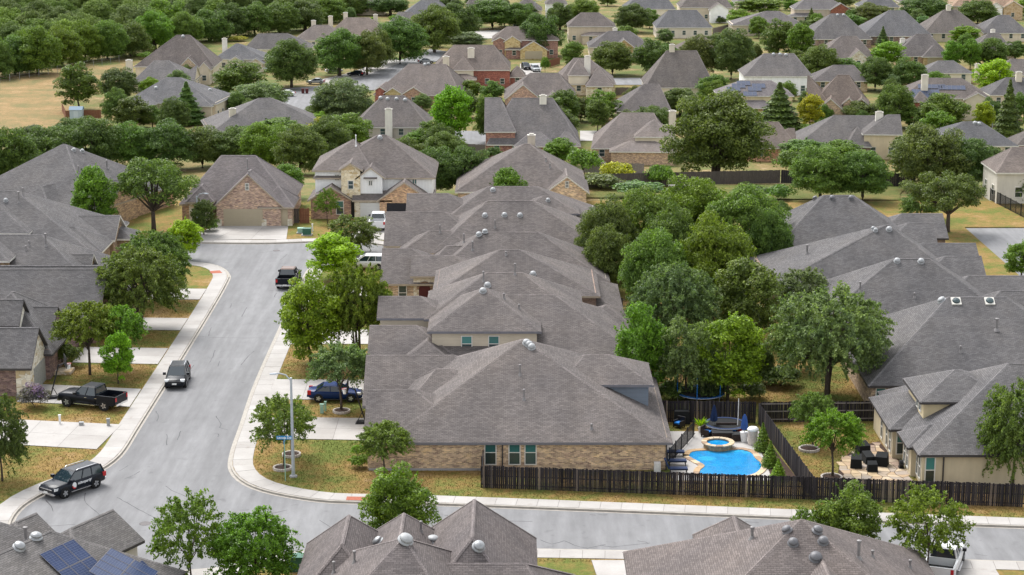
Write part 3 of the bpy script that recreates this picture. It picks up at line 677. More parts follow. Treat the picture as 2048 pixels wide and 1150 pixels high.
# --- north side of the street
h = near_house('two-storey white board house with stone tower and brick gables at the street end', -17.6, 256, 'white two-storey house', wall='batten', wtint=WHITE, rtint=BRN, trim='trim_tan')
h.wing(-25, -10.2, 251.6, 263.5, 5.4, .72, a=7.5, b=6.2, wtint=WHITE)
h.wing(-25.2, -18, 251.5, 262, 6.3, .56, b=3, wtint=WHITE)
t = h.wing(-21.7, -19.3, 249.6, 255, 6.6, .62, axis='y', a=0, wall='stone', wtint=(.7, .62, .46), ov=.35)
window(h.root, -20.5 + 17.6, 249.6 - 256 - .005, 3.9, .75, 1.15, 0, 'glass')
t = h.wing(-19.5, -16.5, 249.9, 255, 5.6, .75, axis='y', a=0, wtint=WHITE, zb=2)
window(h.root, -18 + 17.6, 249.9 - 256 - .005, 4.3, .5, .7, 0, 'glass', 'pair'); MB().box(-.85, .85, -.75, -.1, 0, .12).build('awning', 'shingle', h.root, (-.4, 249.9 - 256, 5.3), color=BRN)
window(h.root, -22.4 + 17.6, 251.5 - 256 - .005, 4.7, .6, .8, 0, 'glass', 'pair'); window(h.root, -12.5 + 17.6, 251.6 - 256 - .005, 4.2, .6, .85, 0, 'glass_teal', 'pair')
h.wing(-25.6, -20.5, 249.2, 256, 2.8, .62, axis='y', a=0, wall='brick', wtint=BRICK_R)
window(h.root, -21.9 + 17.6, 249.2 - 256 - .005, .7, 1.0, 1.8, 0, 'glass_teal')
h.wing(-16.8, -10.5, 248.6, 256, 2.9, .68, axis='y', a=0, wall='brick', wtint=(0.50, 0.34, 0.22))
h.wing(-20.0, -15.5, 248.9, 252, 2.8, .5, a=0, b=0, wall='stone', wtint=(.68, .62, .5), ov=.3)
garage_door(h.root, -18.0 + 17.6, 248.9 - 256 - .03, .1, 2.6, 2.2, 0, (.62, .62, .6)); garage_door(h.root, -13.6 + 17.6, 248.6 - 256 - .03, .1, 4.6, 2.2, 0, (.02, .02, .025))  # second panel painted near black for the shade inside an open garage
MB().box(-21.2 + 17.6, -20.1 + 17.6, 249.6 - 256 - .06, 249.6 - 256, .1, 2.5).build('front_door', 'black', h.root)
h.pipe(712, 292, 1.4, .06, 'white_plastic'); h.pipe(730, 277, 1.4, .06, 'white_plastic'); h.dome(760, 276, r=.3); h.dome(672, 290, r=.3)
h = near_house('single-storey brick house with tan triple garage facing down the street', -34, 250, 'triple garage house', wtint=(.42, .31, .25), rtint=(.15, .135, .135), trim='trim_tan')
h.wing(-41.5, -27.9, 246.2, 259.4, 3.0, .72, a=4.2, b=5)
h.wing(-36.9, -28.9, 244.5, 252, 3.0, .95, axis='y', a=0); h.wing(-31.5, -27.5, 244.8, 251, 2.8, .62, a=2, b=2)
h.wing(-40.4, -37.6, 244.9, 249, 3.6, 1.0, axis='y', a=1.4, wall='stone', wtint=STONEW)
garage_door(h.root, -33.6 + 34, 244.5 - 250 - .03, .12, 4.9, 2.2); garage_door(h.root, -29.3 + 34, 244.8 - 250 - .03, .12, 2.5, 2.15)
window(h.root, -33 + 34, 244.5 - 250 - .005, 4.7, .5, .9, 0, 'glass', 'grid')
for x in (-36.6, -31.0, -27.8): MB().box(x + 34 - .3, x + 34 + .3, 244.5 - 250 - .09 + (.3 if x > -29 else 0), 244.5 - 250 - .004 + (.3 if x > -29 else 0), .0, 1.0).build('stone_base', 'stone', h.root, color=STONEW)
MB().box(-39.7 + 34, -38.4 + 34, 244.9 - 250 - .05, 244.9 - 250, .1, 2.9).build('entry', 'black', h.root)
for p in ((399, 303), (462, 303)): h.dome(*p, mat='dome_dark', r=.3)
h.pipe(495, 337, 1.2); h.pipe(498, 350, .5)
h = near_house('brick gabled house behind the middle row, seen from its plain roof side', 2, 262, 'plain roofed gable house', wtint=(0.56, 0.43, 0.31), rtint=BRN, trim='trim_white')
h.wing(-7, 9.4, 254.6, 270, 3.0, .62, a=8.6, b=7); h.wing(4.6, 9.6, 253.4, 262, 3.1, .75, axis='y', a=0); window(h.root, 7.1 - 2, 253.4 - 262 - .005, 3.4, .5, .9, 0, 'glass', 'grid')
h.chimney(1060 and 2.6 - 2, 264 - 262, 8.6, 1.0, .8, 'stucco', (.5, .44, .36)); h.pipe(1100, 335, .5); h.pipe(1092, 322, .4); h.dome(985, 305, r=.2)
# --- east row, rear walls to the yards
h = near_house('stucco house with bay windows and flagstone patio', 40, 151, 'stucco patio house', wall='stucco', wtint=(.56, .48, .34), rtint=GREYR, trim='trim_dark')
h.wing(31.0, 51, 143.6, 160, 2.95, .56); h.wing(30.0, 38, 150.2, 158.4, 2.9, .52); h.wing(30.6, 36, 145.8, 149, 2.85, .6)
u = h.wing(32.2, 38.6, 149.6, 155.6, 5.3, .5, zb=2, wtint=(.6, .5, .32))
for y in (150.8, 151.9): window(h.root, 32.2 - 40 - .004, y - 151, 3.9, .75, 1.05, R(-90), 'glass', 'sash')
for x in (31.6,): window(h.root, x - 40, 143.6 - 151 - .005, .35, .8, 2.1, 0, 'glass_teal')
window(h.root, 30.75 - 40, 150.2 - 151 - .005, .5, .95, 1.95, 0, 'glass_teal')
for y in (144.3, 145.2): window(h.root, 31.0 - 40 - .004, y - 151, .5, .75, 1.9, R(-90), 'glass')
for y in (147.0, 148.1): window(h.root, 30.6 - 40 - .004, y - 151, .5, .8, 1.9, R(-90), 'glass')
for y in (151.0, 152.4, 154.6): window(h.root, 30.0 - 40 - .004, y - 151, .5, .8, 1.9, R(-90), 'glass')
h.downspout(32.6 - 40, 143.6 - 151, 2.7)
h = near_house('long dark roofed brick house with two roof skylights', 40, 172, 'skylight house', wtint=(0.36, 0.28, 0.21), rtint=GREYR, trim='trim_dark')
h.wing(30.6, 52, 163.2, 181.4, 2.8, .58, a=8.2, b=8); h.wing(44, 53, 165, 174, 2.8, .55, b=0); h.wing(44, 53.5, 174.5, 182, 2.8, .55, b=0)
window(h.root, 31.4 - 40, 163.2 - 172 - .005, .4, .9, 1.9, 0, 'glass_teal'); h.downspout(32.4 - 40, 163.2 - 172, 2.6)
for px, py in ((1912, 604), (1979, 604)):
    q = h.hit(px, py)
    if q:
        o = MB().box(-.42, .42, -.45, .45, -.05, .12).build('skylight', 'trim_white', h.root, q); o.rotation_euler = (math.atan(.58), 0, 0)
        p_ = MB().lathe([(.36, .12), (.32, .22), (.08, .28)], 14).build('glazing', 'glass', o)
h.dome(1884, 602, r=.36); h.pipe(1993, 660, 1.0, .12); h.pipe(1921, 704, .5)
h = near_house('dark hip-roofed house in the east row with three round ridge vents', 40, 191, 'three vent house', wtint=BRICK_D, rtint=GREYR, trim='trim_dark')
h.wing(29, 48, 184, 198, 2.8, .68, a=8.5, b=7); h.wing(44, 50.5, 185, 192, 2.8, .6, b=0); h.wing(42, 51.5, 191, 198.5, 2.9, .55, b=0)
for p in ((1794, 523), (1842, 524), (1886, 523)): h.dome(*p)
h.pipe(1720, 583, .9, .08); h.pipe(1829, 595, .4); h.pipe(1900, 535, .5)
h = near_house('dark hip-roofed house in the east row with a cluster of small vents beside its peak', 39, 207, 'vent cluster house', wtint=BRICK_D, rtint=GREYR, trim='trim_dark')
h.wing(26.6, 47, 200, 214.4, 2.8, .68, a=13, b=7); h.wing(42, 49, 201, 208, 2.8, .6, b=0); h.wing(41, 50, 208, 215, 2.9, .55, b=0)
h.dome(1778, 460); 
for p in ((1737, 453), (1742, 456), (1747, 459), (1751, 462)): h.dome(*p, r=.22)
h.pipe(1614, 507, .9, .1)
h = near_house('flat-ridged hip house at the far end of the east row', 38, 224, 'far east row house', wtint=BRICK_D, rtint=GREYR, trim='trim_dark')
h.wing(29, 46, 216.6, 231.4, 2.8, .68, a=6.6, b=7); h.wing(41, 47.5, 218, 226, 2.8, .55, b=0); h.wing(42, 50, 225, 232, 2.9, .55, b=0)
for p in ((1631, 398), (1664, 397), (1702, 397)): h.dome(*p, mat='dome_dark'); 
h.pipe(1762, 425, .8)
# --- west row, gables to the street
h = near_house('brick and white stone house with arched garage beside the lavender bush', -50, 174, 'stone garage house', wtint=(0.20, 0.14, 0.13), rtint=GREYR, trim='trim_dark')
h.wing(-60, -42.2, 168, 174.2, 3.1, .8, b=0, gable_mat='stone', gtint=(.7, .66, .57)); MB().box(-42.2 + 50, -42.1 + 50, 168.02 - 174, 174.18 - 174, 0, 3.1).build('wall', 'stone', h.root, color=(.7, .66, .57))
MB().box(-43.4 + 50, -42.12 + 50, 167.93 - 174, 168.1 - 174, 0, 2.95).build('quoin', 'stone', h.root, color=(.7, .66, .57))
garage_door(h.root, -42.09 + 50, 171.2 - 174, .1, 4.2, 2.2, R(90), (.3, .3, .28))
h.wing(-53, -42.4, 176.8, 182.2, 3.5, .74, b=0); window(h.root, -42.4 + 50 + .004, 179.4 - 174, 1.0, 1.2, 2.2, R(90)); h.wing(-50.6, -41.7, 173.4, 185.6, 3.0, .9, axis='y', a=5.4, b=6.4)
d_ = h.wing(-53, -44.6, 174.0, 177.6, 5.44, .9, b=0, zb=2.6, wall='stone', wtint=(.74, .71, .64)); h.downspout(-43.9 + 50, 176.8 - 174, 3.3)
MB().box(-44.6, -40.2, 174.9, 176.6, 0, .42).build('stone_planter', 'stone', h.root, (50, -174, 0), color=(.6, .52, .42))
h = near_house('long gabled brick house behind the two leafy front yard trees', -52, 192, 'long gabled house', wtint=(0.27, 0.18, 0.15), rtint=GREYR, trim='trim_tan')
h.wing(-68, -40.0, 186.4, 195.6, 3.05, .75, b=0); h.wing(-60, -40.6, 192.5, 199.2, 3.1, .8, b=0); window(h.root, -40 + 52 + .004, 189.5 - 192, 1.0, 1.0, 1.7, R(90)); window(h.root, -40 + 52 + .004, 191.5 - 192, 4.2, .6, .9, R(90)); h.wing(-41.4, -38.6, 196.2, 199.4, 2.8, .3, b=.5, wall='stucco', wtint=(.2, .14, .09))
h = near_house('dark roofed house with raised rear block in the west row', -54, 206, 'raised block house', wtint=(.26, .19, .13), rtint=GREYR, trim='trim_white')
h.wing(-66, -43.6, 200.6, 213, 3.0, .6); h.wing(-66, -52.4, 201.6, 210, 5.3, .55, zb=2, wtint=(.3, .22, .14)); h.wing(-50, -44.5, 203.6, 208, 3.2, .75, b=0); h.wing(-52, -46.6, 206.5, 211, 4.2, .55, zb=2, wtint=(.3, .22, .14))
h.pipe(92, 492, 1.3, .09); h.pipe(52, 500, .4); h.pipe(58, 490, .4)
h = near_house('dark hip-roofed house with cross wings at the street elbow', -56, 224, 'cross wing house', wtint=(.26, .19, .13), rtint=GREYR, trim='trim_white')
h.wing(-76, -46.2, 215, 233.4, 3.0, .58, b=10.5); h.wing(-72, -54, 217, 225.6, 5.1, .55, zb=2, wtint=(.34, .25, .16)); h.wing(-54, -45.6, 223, 229.5, 3.1, .6, b=0); h.wing(-48.5, -44.2, 225.5, 229.5, 2.7, .5)
h.wing(-56, -46, 217, 223.4, 3.0, .6)
h.pipe(38, 405, 1.2, .09); h.pipe(46, 390, .8); h.dome(12, 402, r=.25)
h = House('grey pyramid-roofed house among dark oaks northwest of the street end', -57.5, 254, 0, R(-22), wtint=(0.42, 0.31, 0.21), rtint=GREYR, trim='trim_tan', ref='pyramid roofed house')
h.wing(-10, 10, -10, 9.5, 3.0, .62); h.wing(-1, 6, -12.5, -3, 3.0, .62, axis='y', a=3.4); h.wing(5.6, 10.4, -6, 0, 3.4, .7, b=0)
for p in ((147, 301), (165, 299), (164, 303)): h.dome(*p, r=.26)
h.pipe(214, 336, 1.0, .1); h.pipe(157, 345, .8)
# --- south side, roofs only
h = near_house('wide multi-gabled roof with two white ridge domes by the bottom edge', -6, 112, 'domed roof house', wtint=BRICK_R, rtint=(.138, .121, .118), trim='trim_dark')
h.wing(-13.2, -1, 101.4, 119.4, 3.15, .56, a=7, b=5.4); h.wing(-13.0, -7.7, 112, 122.6, 3.55, 1.0, axis='y'); h.wing(-9.2, -4.6, 112, 122.8, 3.95, .95, axis='y'); h.wing(-6.0, 1.2, 110, 124.2, 3.35, 1.02, axis='y')
h.wing(-4, 3.8, 106, 118.4, 2.8, .5, a=0, b=3); h.wing(-7.5, -3, 100, 116, 3.6, .7, axis='y')
for p in ((811, 1082), (866, 1082)): h.dome(*p, r=.42)
h.dome(757, 1085, mat='metal_grey', r=.36); h.dome(957, 1095, mat='metal_grey', r=.36); h.dome(1130, 1105, mat='dome_light', r=.25)
for p in ((709, 1125), (668, 1146), (842, 1064)): h.pipe(*p, h=.7)
h = near_house('brown shingled hip roof with six dark oval vents by the bottom edge', 17, 112, 'oval vent roof house', wtint=BRICK_R, rtint=(.148, .128, .122), trim='trim_dark')
h.wing(7.7, 26.4, 103.4, 122.6, 2.8, .58, a=9.6, b=9); h.wing(15.2, 21.2, 99, 115.4, 4.6, .75, axis='y', b=3); h.wing(12.4, 16.4, 114, 124.6, 3.4, .9, axis='y')
for p in ((1575, 1063), (1586, 1087), (1634, 1064), (1646, 1085)): h.dome(*p, mat='dome_dark', r=.3)
h.dome(1631, 1117, mat='dome_dark', r=.36); h.pipe(1504, 1077, .7, .09); h.pipe(1717, 1117, 1.1, .1); h.pipe(1745, 1114, .4); h.pipe(1820, 1136, .5)
sx_, sy_ = at(100, 1061, 6.2)
h = House('dark roofed house with solar panels beside the street elbow', sx_, sy_, 0, R(-29), wall='stucco', wtint=(.6, .56, .5), rtint=(.15, .142, .138), trim='trim_dark', ref='solar roof house')
h.wing(-5.5, 5.5, -16, 5.5, 2.85, .61, axis='y'); h.wing(-15, 0, -5.4, 5.4, 2.82, .61); h.wing(-5.2, -.8, 3, 9.1, 2.75, .66, axis='y', b=0); h.wing(-9.4, -5.6, 3, 6.6, 2.7, .66, axis='y', b=0)
h.pipe(52, 1082, .9, .1); h.pipe(119, 1066, .8, .09); h.dome(72, 1076, mat='metal_grey', r=.36); h.dome(38, 1096, mat='metal_grey', r=.36)
SOLAR1 = h
h = near_house('small corner of a dark shingled roof beside the white pickup at the bottom edge', 40, 110, 'corner roof house', wtint=BRICK_R, rtint=(.14, .128, .126), trim='trim_dark')
h.wing(33.4, 52, 100, 119.4, 2.8, .56); h.wing(33.0, 40, 104, 116, 2.8, .6)
h.dome(1985, 1126, mat='metal_grey', r=.25)
# ---------------------------------------------------------------- houses of the lower neighbourhood
def tint_by(rt):
    f = random.uniform(.88, 1.15); w = random.uniform(-.05, .08); return (rt[0] * f * (1 + w), rt[1] * f, rt[2] * f * (1 - w))
def bh(label, ref, xl, xr, ye, yr, xrl=None, xrr=None, he=2.8, rot=0, p=.62, wall='brick', tint=BRICK_R, rt=TAUPE, trim='trim_white', wings=(), chim=(), win=True, glass='glass', dmin=8, dmax=17, domes=()):
    """main block from its near eave line (xl..xr at row ye) and its ridge (row yr); wings in fractions of the block"""
    X0, Y0, z0 = G(xl, ye, he - .25); X1 = G(xr, ye, he - .25)[0]; zg = z0 - he + .25
    lo, hi = 0, 30
    for _ in range(40):
        a = (lo + hi) / 2
        if proj(0, Y0 + a, zg + he + p * a)[1] > yr: lo = a
        else: hi = a
    a = min(max(a, dmin / 2), dmax / 2); Wd, Dp = X1 - X0 - .6, 2 * a
    s1 = scale_at(Y0 + a, zg + 6)
    ha = hb = None
    if xrl is not None: ha = max(0, (xrl - 1024) / s1 - X0); ha = 0 if ha < .8 else ha
    if xrr is not None: hb = max(0, X1 - (xrr - 1024) / s1); hb = 0 if hb < .8 else hb
    cx, cy = (X0 + X1) / 2, Y0 + .3 + a
    h = House(label, cx, cy, terrain(cy), R(rot), wall, tint, tint_by(rt), trim, caps=True, ref=ref)
    k = math.cos(R(rot)) + .0; x0, x1, y0, y1 = -Wd / 2, Wd / 2, -a, a
    g = h.wing(x0, x1, y0, y1, he, p, 'x', ha, hb, zb=-1.5); h.main = g
    def auto(g, e, zb):
        if not win: return
        for face, L in ((0, g.x1 - g.x0), (1 if cx < 0 else 3, g.y1 - g.y0)):
            n = int(L / 3.4)
            if L < 2.2: continue
            zs = [z for z in (.95, 3.75) if z + 1.7 < e and z > zb - .5]
            h.windows(g, face, max(1, n), 1.15, 1.45, zs, glass)
    auto(g, he, 0)
    for wv in wings:
        u0, u1, v0, v1, e2 = wv[:5]; kw = dict(wv[5]) if len(wv) > 5 else {}; zb = kw.pop('zb', -1.5); wi = kw.pop('win', True); gd = kw.pop('garage', None)
        g2 = h.wing(x0 + u0 * Wd, x0 + u1 * Wd, y0 + v0 * Dp, y0 + v1 * Dp, e2, kw.pop('p', p), kw.pop('axis', 'x'), zb=zb, **kw)
        if gd: garage_door(h.root, (g2.x0 + g2.x1) / 2, g2.y0 - .035, .1, min(4.9, g2.x1 - g2.x0 - .8), 2.2)
        elif wi: auto(g2, e2, zb)
    for cpx, cpy, v, cw in chim:
        Yc = cy - a + v * Dp; d = ray(cpx, cpy); t = Yc / d[1]; zt = CAM_H + d[2] * t - terrain(cy); lx, ly = h.local(d[0] * t, Yc)
        h.chimney(lx, ly, max(zt, 3.5, h.roof_z(lx, ly) + 1.3), cw, .9, tint=random.choice([(.7, .64, .54), (.76, .72, .65), (.62, .56, .46)]))
    for q in domes: h.dome(*q, r=.4)
    return h
SID = dict(wall='siding', wtint=CREAM); STO = dict(wall='stone', wtint=STONEW)
gab = lambda **k: dict(dict(axis='y', a=0), **k)
TANB = (.5, .4, .29)
# along the wood
bh('tallest steep-roofed house at the edge of the dry field', 'tall steep roofed house', 268, 428, 132, 70, 352, 384, 4.6, p=.95, wall='stucco', tint=TAN, rt=TAUPE, dmax=22, wings=[(.58, .82, -.12, .5, 4.4, gab(p=1.0, wall='brick', wtint=TANB)), (.84, .98, -.25, .5, 4.2, gab(p=1.1)), (.62, .78, -.3, .2, 2.6, dict(p=.5))], domes=((366, 73),))
bh('house with pale chimney and long ridge in front of the tall steep-roofed house', 'long ridge chimney house', 263, 386, 164, 121, 306, 340, 2.9, wall='stucco', tint=TAN, rt=GREYR, chim=[(258, 121, .5, 1.6)], wings=[(.75, 1.02, .1, .75, 3.3, dict(b=0))])
bh('house with a shaded two-level rear porch beside the field fence', 'porch house', 254, 445, 206, 155, 330, 365, 4.4, rot=-8, wall='stucco', tint=TAN, rt=GREYR, wings=[(.05, .35, -.22, .3, 4.2, dict(p=.35, solid=False)), (.55, .97, -.1, .5, 4.0, dict(p=.5))], domes=((312, 176), (420, 180), (330, 155)))
bh('broad low grey hip roof with single tall pale chimney above the oak belt', 'broad low chimney house', 398, 644, 262, 196, 515, 545, 2.8, rot=14, p=.58, rt=GREYR, chim=[(465, 224, .2, 1.4)], dmax=22)
bh('gabled house with slim chimney next to the tall steep-roofed house', 'slim chimney house', 428, 532, 118, 87, 470, 480, 3.6, wall='siding', tint=CREAM, rt=GREYR, chim=[(449, 78, .6, 1.3)], wings=[(.3, .55, -.2, .5, 3.2, gab()), (.7, .98, -.3, .4, 2.7, gab(wall='stone', wtint=STONEW))])
bh('long roofed house with a pale rear wall below the wood', 'pale walled long house', 487, 620, 98, 67, 515, 578, 3.6, wall='siding', tint=CREAM, rt=GREYR, wings=[(.8, 1.0, -.1, .5, 3.2, gab())])
bh('house with two chimneys half hidden behind the street oaks', 'half hidden chimney house', 588, 690, 80, 50, 625, 660, 3.2, wall='siding', tint=CREAM, rt=TAUPE, chim=[(627, 42, .7, 1.3)])
bh('chimneyed house between the wood and the upper street', 'upper street chimney house', 655, 780, 70, 35, 690, 740, 3.0, rt=TAUPE, wall='stucco', tint=TAN, chim=[(661, 33, .4, 1.3), (691, 26, .7, 1.3), (751, 30, .6, 1.3)], wings=[(.55, .78, -.2, .5, 3, gab(wall='siding', wtint=CREAM))])
bh('small grey hip roof behind the upper street trees', 'small grey hip house', 772, 850, 52, 24, 795, 825, 3, rt=GREYR)
bh('grey roof cut by the top edge above the street trees', 'top edge grey house', 805, 910, 30, 0, 840, 880, 3, rt=GREYR)
bh('distant roof with dark solar array at the top edge', 'top edge solar house', 930, 1020, 12, -18, 950, 1000, 3, rt=GREYR)
# centre
bh('yellow stone and brown brick house with front gables and two parked cars', 'yellow stone gabled house', 984, 1118, 80, 53, 1012, 1084, 5.4, wall='brick', tint=(.3, .18, .15), rt=TAUPE, chim=[(1080, 49, .6, 1.3)], wings=[(.18, .42, -.1, .5, 5.0, gab(wall='stone', wtint=(.6, .48, .26))), (0.0, .22, -.05, .5, 5.0, gab(p=.5)), (.42, .83, -.32, .2, 2.8, gab(wall='stone', wtint=(.6, .48, .26), garage=1)), (.2, .45, -.2, .2, 2.8, dict(p=.3))])
bh('red brick and cream house with two tall white chimneys', 'twin chimney house', 866, 1022, 140, 90, 905, 990, 4.8, wall='brick', tint=BRICK_RED, rt=TAUPE, chim=[(892, 114, -.06, 1.6), (942, 97, .25, 1.7)], wings=[(.25, .52, -.12, .5, 5.0, dict(wall='siding', wtint=(.66, .6, .46), zb=2.4, p=.5)), (.22, .55, -.3, .2, 2.9, dict(p=.3, win=False)), (1.0, 1.2, .1, .55, 2.8, dict(p=.6))])
bh('broad brown roof with three small brick gable dormers', 'three dormer house', 754, 932, 190, 128, 815, 895, 2.9, rot=-6, wall='brick', tint=BRICK_R, rt=BRN, dmax=22, wings=[(.02, .12, -.05, .5, 4.0, gab(wall='brick', wtint=BRICK_RED)), (.14, .32, -.1, .5, 3.4, gab(wall='stone', wtint=(.5, .4, .22))), (.33, .62, -.12, .5, 3.0, gab())], domes=((857, 128), (850, 129)))
bh('cream two-storey house with white chimney behind a wooden fence', 'cream chimney house', 1112, 1232, 168, 116, 1145, 1180, 3.0, wall='stone', tint=(.66, .6, .46), rt=BRN, chim=[(1175, 113, .15, 1.5)], wings=[(.2, .55, -.02, .6, 5.2, dict(wall='siding', wtint=(.68, .62, .5), zb=2.5)), (.5, .95, -.25, .5, 3.0, dict(wall='stone', wtint=(.68, .62, .48)))])
bh('pink brick house with wide front gable', 'pink gable house', 1008, 1155, 196, 146, 1058, 1120, 2.9, wall='brick', tint=(.48, .32, .26), rt=TAUPE, wings=[(.02, .48, -.15, .5, 3.0, gab(p=.8)), (.55, .8, -.12, .5, 2.9, gab(wall='siding', wtint=(.66, .6, .5)))])
bh('large two-storey brick house with steep roof and white chimney above the fence', 'large steep brick house', 972, 1162, 288, 196, 1022, 1108, 2.9, p=.9, wall='brick', tint=(.32, .18, .15), rt=TAUPE, glass='glass_teal', dmax=19, chim=[(1086, 196, .45, 1.4)], wings=[(-.02, .3, .05, .9, 5.3, dict(b=3, a=0, p=.75, gable_mat='siding', gtint=CREAM)), (.3, .75, -.12, .5, 2.7, dict(p=.5)), (.72, 1.0, -.08, .4, 2.7, dict(p=.6))])
bh('hip-roofed house with tall pale chimney beside the ash trees', 'ash tree chimney house', 707, 860, 254, 191, 762, 812, 3.0, p=.72, wall='stucco', tint=(.5, .45, .38), rt=BRN, chim=[(777, 219, -.05, 1.5)], dmax=18, domes=((761, 196), (775, 198), (793, 198), (810, 200)))
bh('tan two-storey box house with brown lower brick', 'tan box house', 1135, 1232, 53, 25, 1160, 1200, 5.4, wall='stucco', tint=(.56, .47, .36), rt=TAUPE, wings=[(.3, 1.0, -.25, .1, 2.8, dict(p=.35))])
bh('cream gabled house behind round trees near the top', 'cream centre gable house', 1177, 1301, 94, 62, 1215, 1262, 3, wall='siding', tint=(.6, .52, .4), rt=TAUPE, chim=[(1230, 58, .6, 1.3)], wings=[(.42, .72, -.15, .5, 3.2, gab(p=.75, wall='stone', wtint=(.5, .38, .22)))])
bh('big plain hip roof with one chimney and cream gable ends', 'big plain hip house', 1290, 1432, 174, 101, 1330, 1395, 3.2, p=.92, wall='siding', tint=CREAM, rt=GREYR, dmax=20, chim=[(1344, 97, .5, 1.3)])
bh('low brown roof with darker patched shingles in the centre', 'patched roof house', 1234, 1345, 222, 168, 1285, 1320, 2.8, wall='brick', tint=BRICK_D, rt=BRN)
bh('tan brick house with triple upper windows, porch chairs and cream chimney', 'triple window house', 1188, 1350, 297, 222, 1240, 1310, 2.9, rot=-4, wall='brick', tint=(.45, .33, .24), rt=BRN, dmax=18, chim=[(1345, 223, .3, 1.4)], wings=[(.55, 1.02, .0, .55, 5.2, dict(wall='siding', wtint=(.66, .58, .44), zb=2.5, p=.5)), (.25, 1.05, -.22, .2, 2.8, dict(p=.35, win=False))])
bh('cream house with dark porch cut by the top edge', 'top edge cream house', 1248, 1352, 18, -12, 1275, 1330, 5, wall='siding', tint=CREAM, rt=GREYR)
bh('white gabled house peeking out at the top centre', 'top centre white house', 1090, 1135, 8, -14, None, None, 5, wall='siding', tint=WHITE, rt=GREYR)
bh('grey hip roof with pale rear wall left of the fenced yard', 'pale rear wall house', 1311, 1426, 55, 20, 1335, 1395, 3.6, wall='siding', tint=(.62, .56, .47), rt=GREYR)
bh('tall pale house with a covered balcony at the top edge', 'balcony house', 1360, 1466, 15, -20, 1385, 1440, 5, wall='siding', tint=(.62, .54, .42), rt=GREYR, wings=[(.55, .9, -.3, .3, 4.6, gab(wtint=WHITE, wall='siding'))])
bh('beige house with thin chimney and brown fence near the top', 'thin chimney beige house', 1463, 1608, 50, 22, 1530, 1560, 3.6, wall='siding', tint=(.56, .48, .38), rt=TAUPE, chim=[(1516, 34, .0, 1.4)])
bh('red brick and beige gabled house under the top edge', 'brick and beige gabled house', 1588, 1700, 18, -4, 1610, 1660, 5.2, wall='stucco', tint=(.55, .46, .37), rt=TAUPE, wings=[(.66, 1.02, -.12, .5, 5.0, gab(wall='brick', wtint=(.3, .12, .08))), (-.1, .5, -.2, .2, 2.8, dict(p=.4))])
bh('dark pyramid roof with three ridge vents in the upper east', 'dark pyramid roof house', 1612, 1745, 78, 27, 1660, 1690, 2.9, p=.7, wall='brick', tint=BRICK_D, rt=GREYR, dmax=19, domes=((1645, 35), (1675, 30), (1687, 30)))
bh('dark wide hip roof beside the pointed conifer', 'wide hip house', 1724, 1866, 72, 20, 1775, 1810, 2.9, p=.7, wall='brick', tint=BRICK_D, rt=GREYR, dmax=19)
bh('hip-roofed house with white chimney and little gable', 'little gable house', 1849, 1975, 66, 17, 1885, 1915, 2.9, p=.72, wall='stucco', tint=TAN, rt=GREYR, chim=[(1897, 16, .5, 1.4)], wings=[(.72, .92, -.1, .5, 2.9, gab(p=.8))])
bh('pointed grey roof at the upper corner of the picture', 'upper corner roof', 1962, 2060, 66, 30, 1995, 2020, 2.9, rt=GREYR, wall='stucco', tint=TAN)
bh('pale tan gabled house at the top corner', 'top corner tan house', 1905, 2045, 12, -16, 1930, 2000, 4.8, wall='stucco', tint=(.6, .5, .38), rt=(.26, .2, .16), wings=[(.5, .7, -.2, .5, 4.6, gab(wtint=WHITE, wall='stone')), (.72, 1.0, -.15, .5, 4.4, gab(wall='stone', wtint=(.55, .42, .28)))])
bh('small hip roof tucked between oaks in the upper centre', 'tucked hip house', 1348, 1450, 104, 74, 1385, 1412, 2.9, rt=TAUPE, wall='stucco', tint=TAN)
bh('white rendered house with arched window and three ridge domes', 'arched window white house', 1488, 1626, 152, 107, 1525, 1590, 5.0, wall='stucco', tint=WHITE, rt=GREYR, p=.72, dmax=15, wings=[(.65, 1.0, .05, .6, 5.0, dict(wall='stucco', wtint=WHITE))], domes=((1547, 109), (1560, 109), (1572, 110)))
SOLAR2 = bh('yellow house with solar panels on two roof levels', 'two level solar house', 1437, 1588, 192, 161, 1478, 1545, 5.2, wall='stucco', tint=(.64, .54, .34), rt=(.15, .13, .125), p=.55, wings=[(.2, .75, -.3, .2, 2.8, dict(p=.5, wall='stone', wtint=(.5, .38, .22)))])
bh('steep brown gabled house with two brick dormers and garage', 'two dormer garage house', 1626, 1752, 222, 150, 1672, 1700, 2.9, rot=-10, p=.92, wall='brick', tint=(.48, .36, .26), rt=BRN, dmax=19, wings=[(.12, .62, -.2, .5, 2.9, gab(p=.85, garage=1)), (.58, .76, -.02, .5, 4.6, gab(p=.85)), (.78, .96, -.02, .5, 4.6, gab(p=.85)), (-.02, .3, .1, .8, 4.8, dict(a=0, wall='siding', wtint=CREAM))])
bh('brick house with bright white entrance gable', 'white entrance gable house', 1632, 1755, 118, 72, 1680, 1715, 2.9, p=.75, wall='brick', tint=(.26, .18, .13), rt=TAUPE, wings=[(.55, .82, -.12, .5, 3.4, gab(p=.85, wall='stone', wtint=(.68, .64, .56)))])
bh('brown pyramid-roofed house with garage and single pale chimney', 'brown pyramid garage house', 1790, 1901, 112, 68, 1830, 1860, 2.9, p=.75, wall='brick', tint=(.48, .34, .24), rt=BRN, chim=[(1805, 78, .5, 1.3)], wings=[(.5, .98, -.12, .4, 2.9, dict(garage=1, wall='stone', wtint=(.5, .38, .22)))])
bh('gabled stone house behind the twin columnar trees', 'columnar tree house', 1948, 2026, 100, 66, 1975, 2000, 3, wall='stone', tint=(.5, .45, .38), rt=GREYR, wings=[(.8, 1.05, -.1, .5, 4, gab())], chim=[(1986, 60, .7, 1.2)])
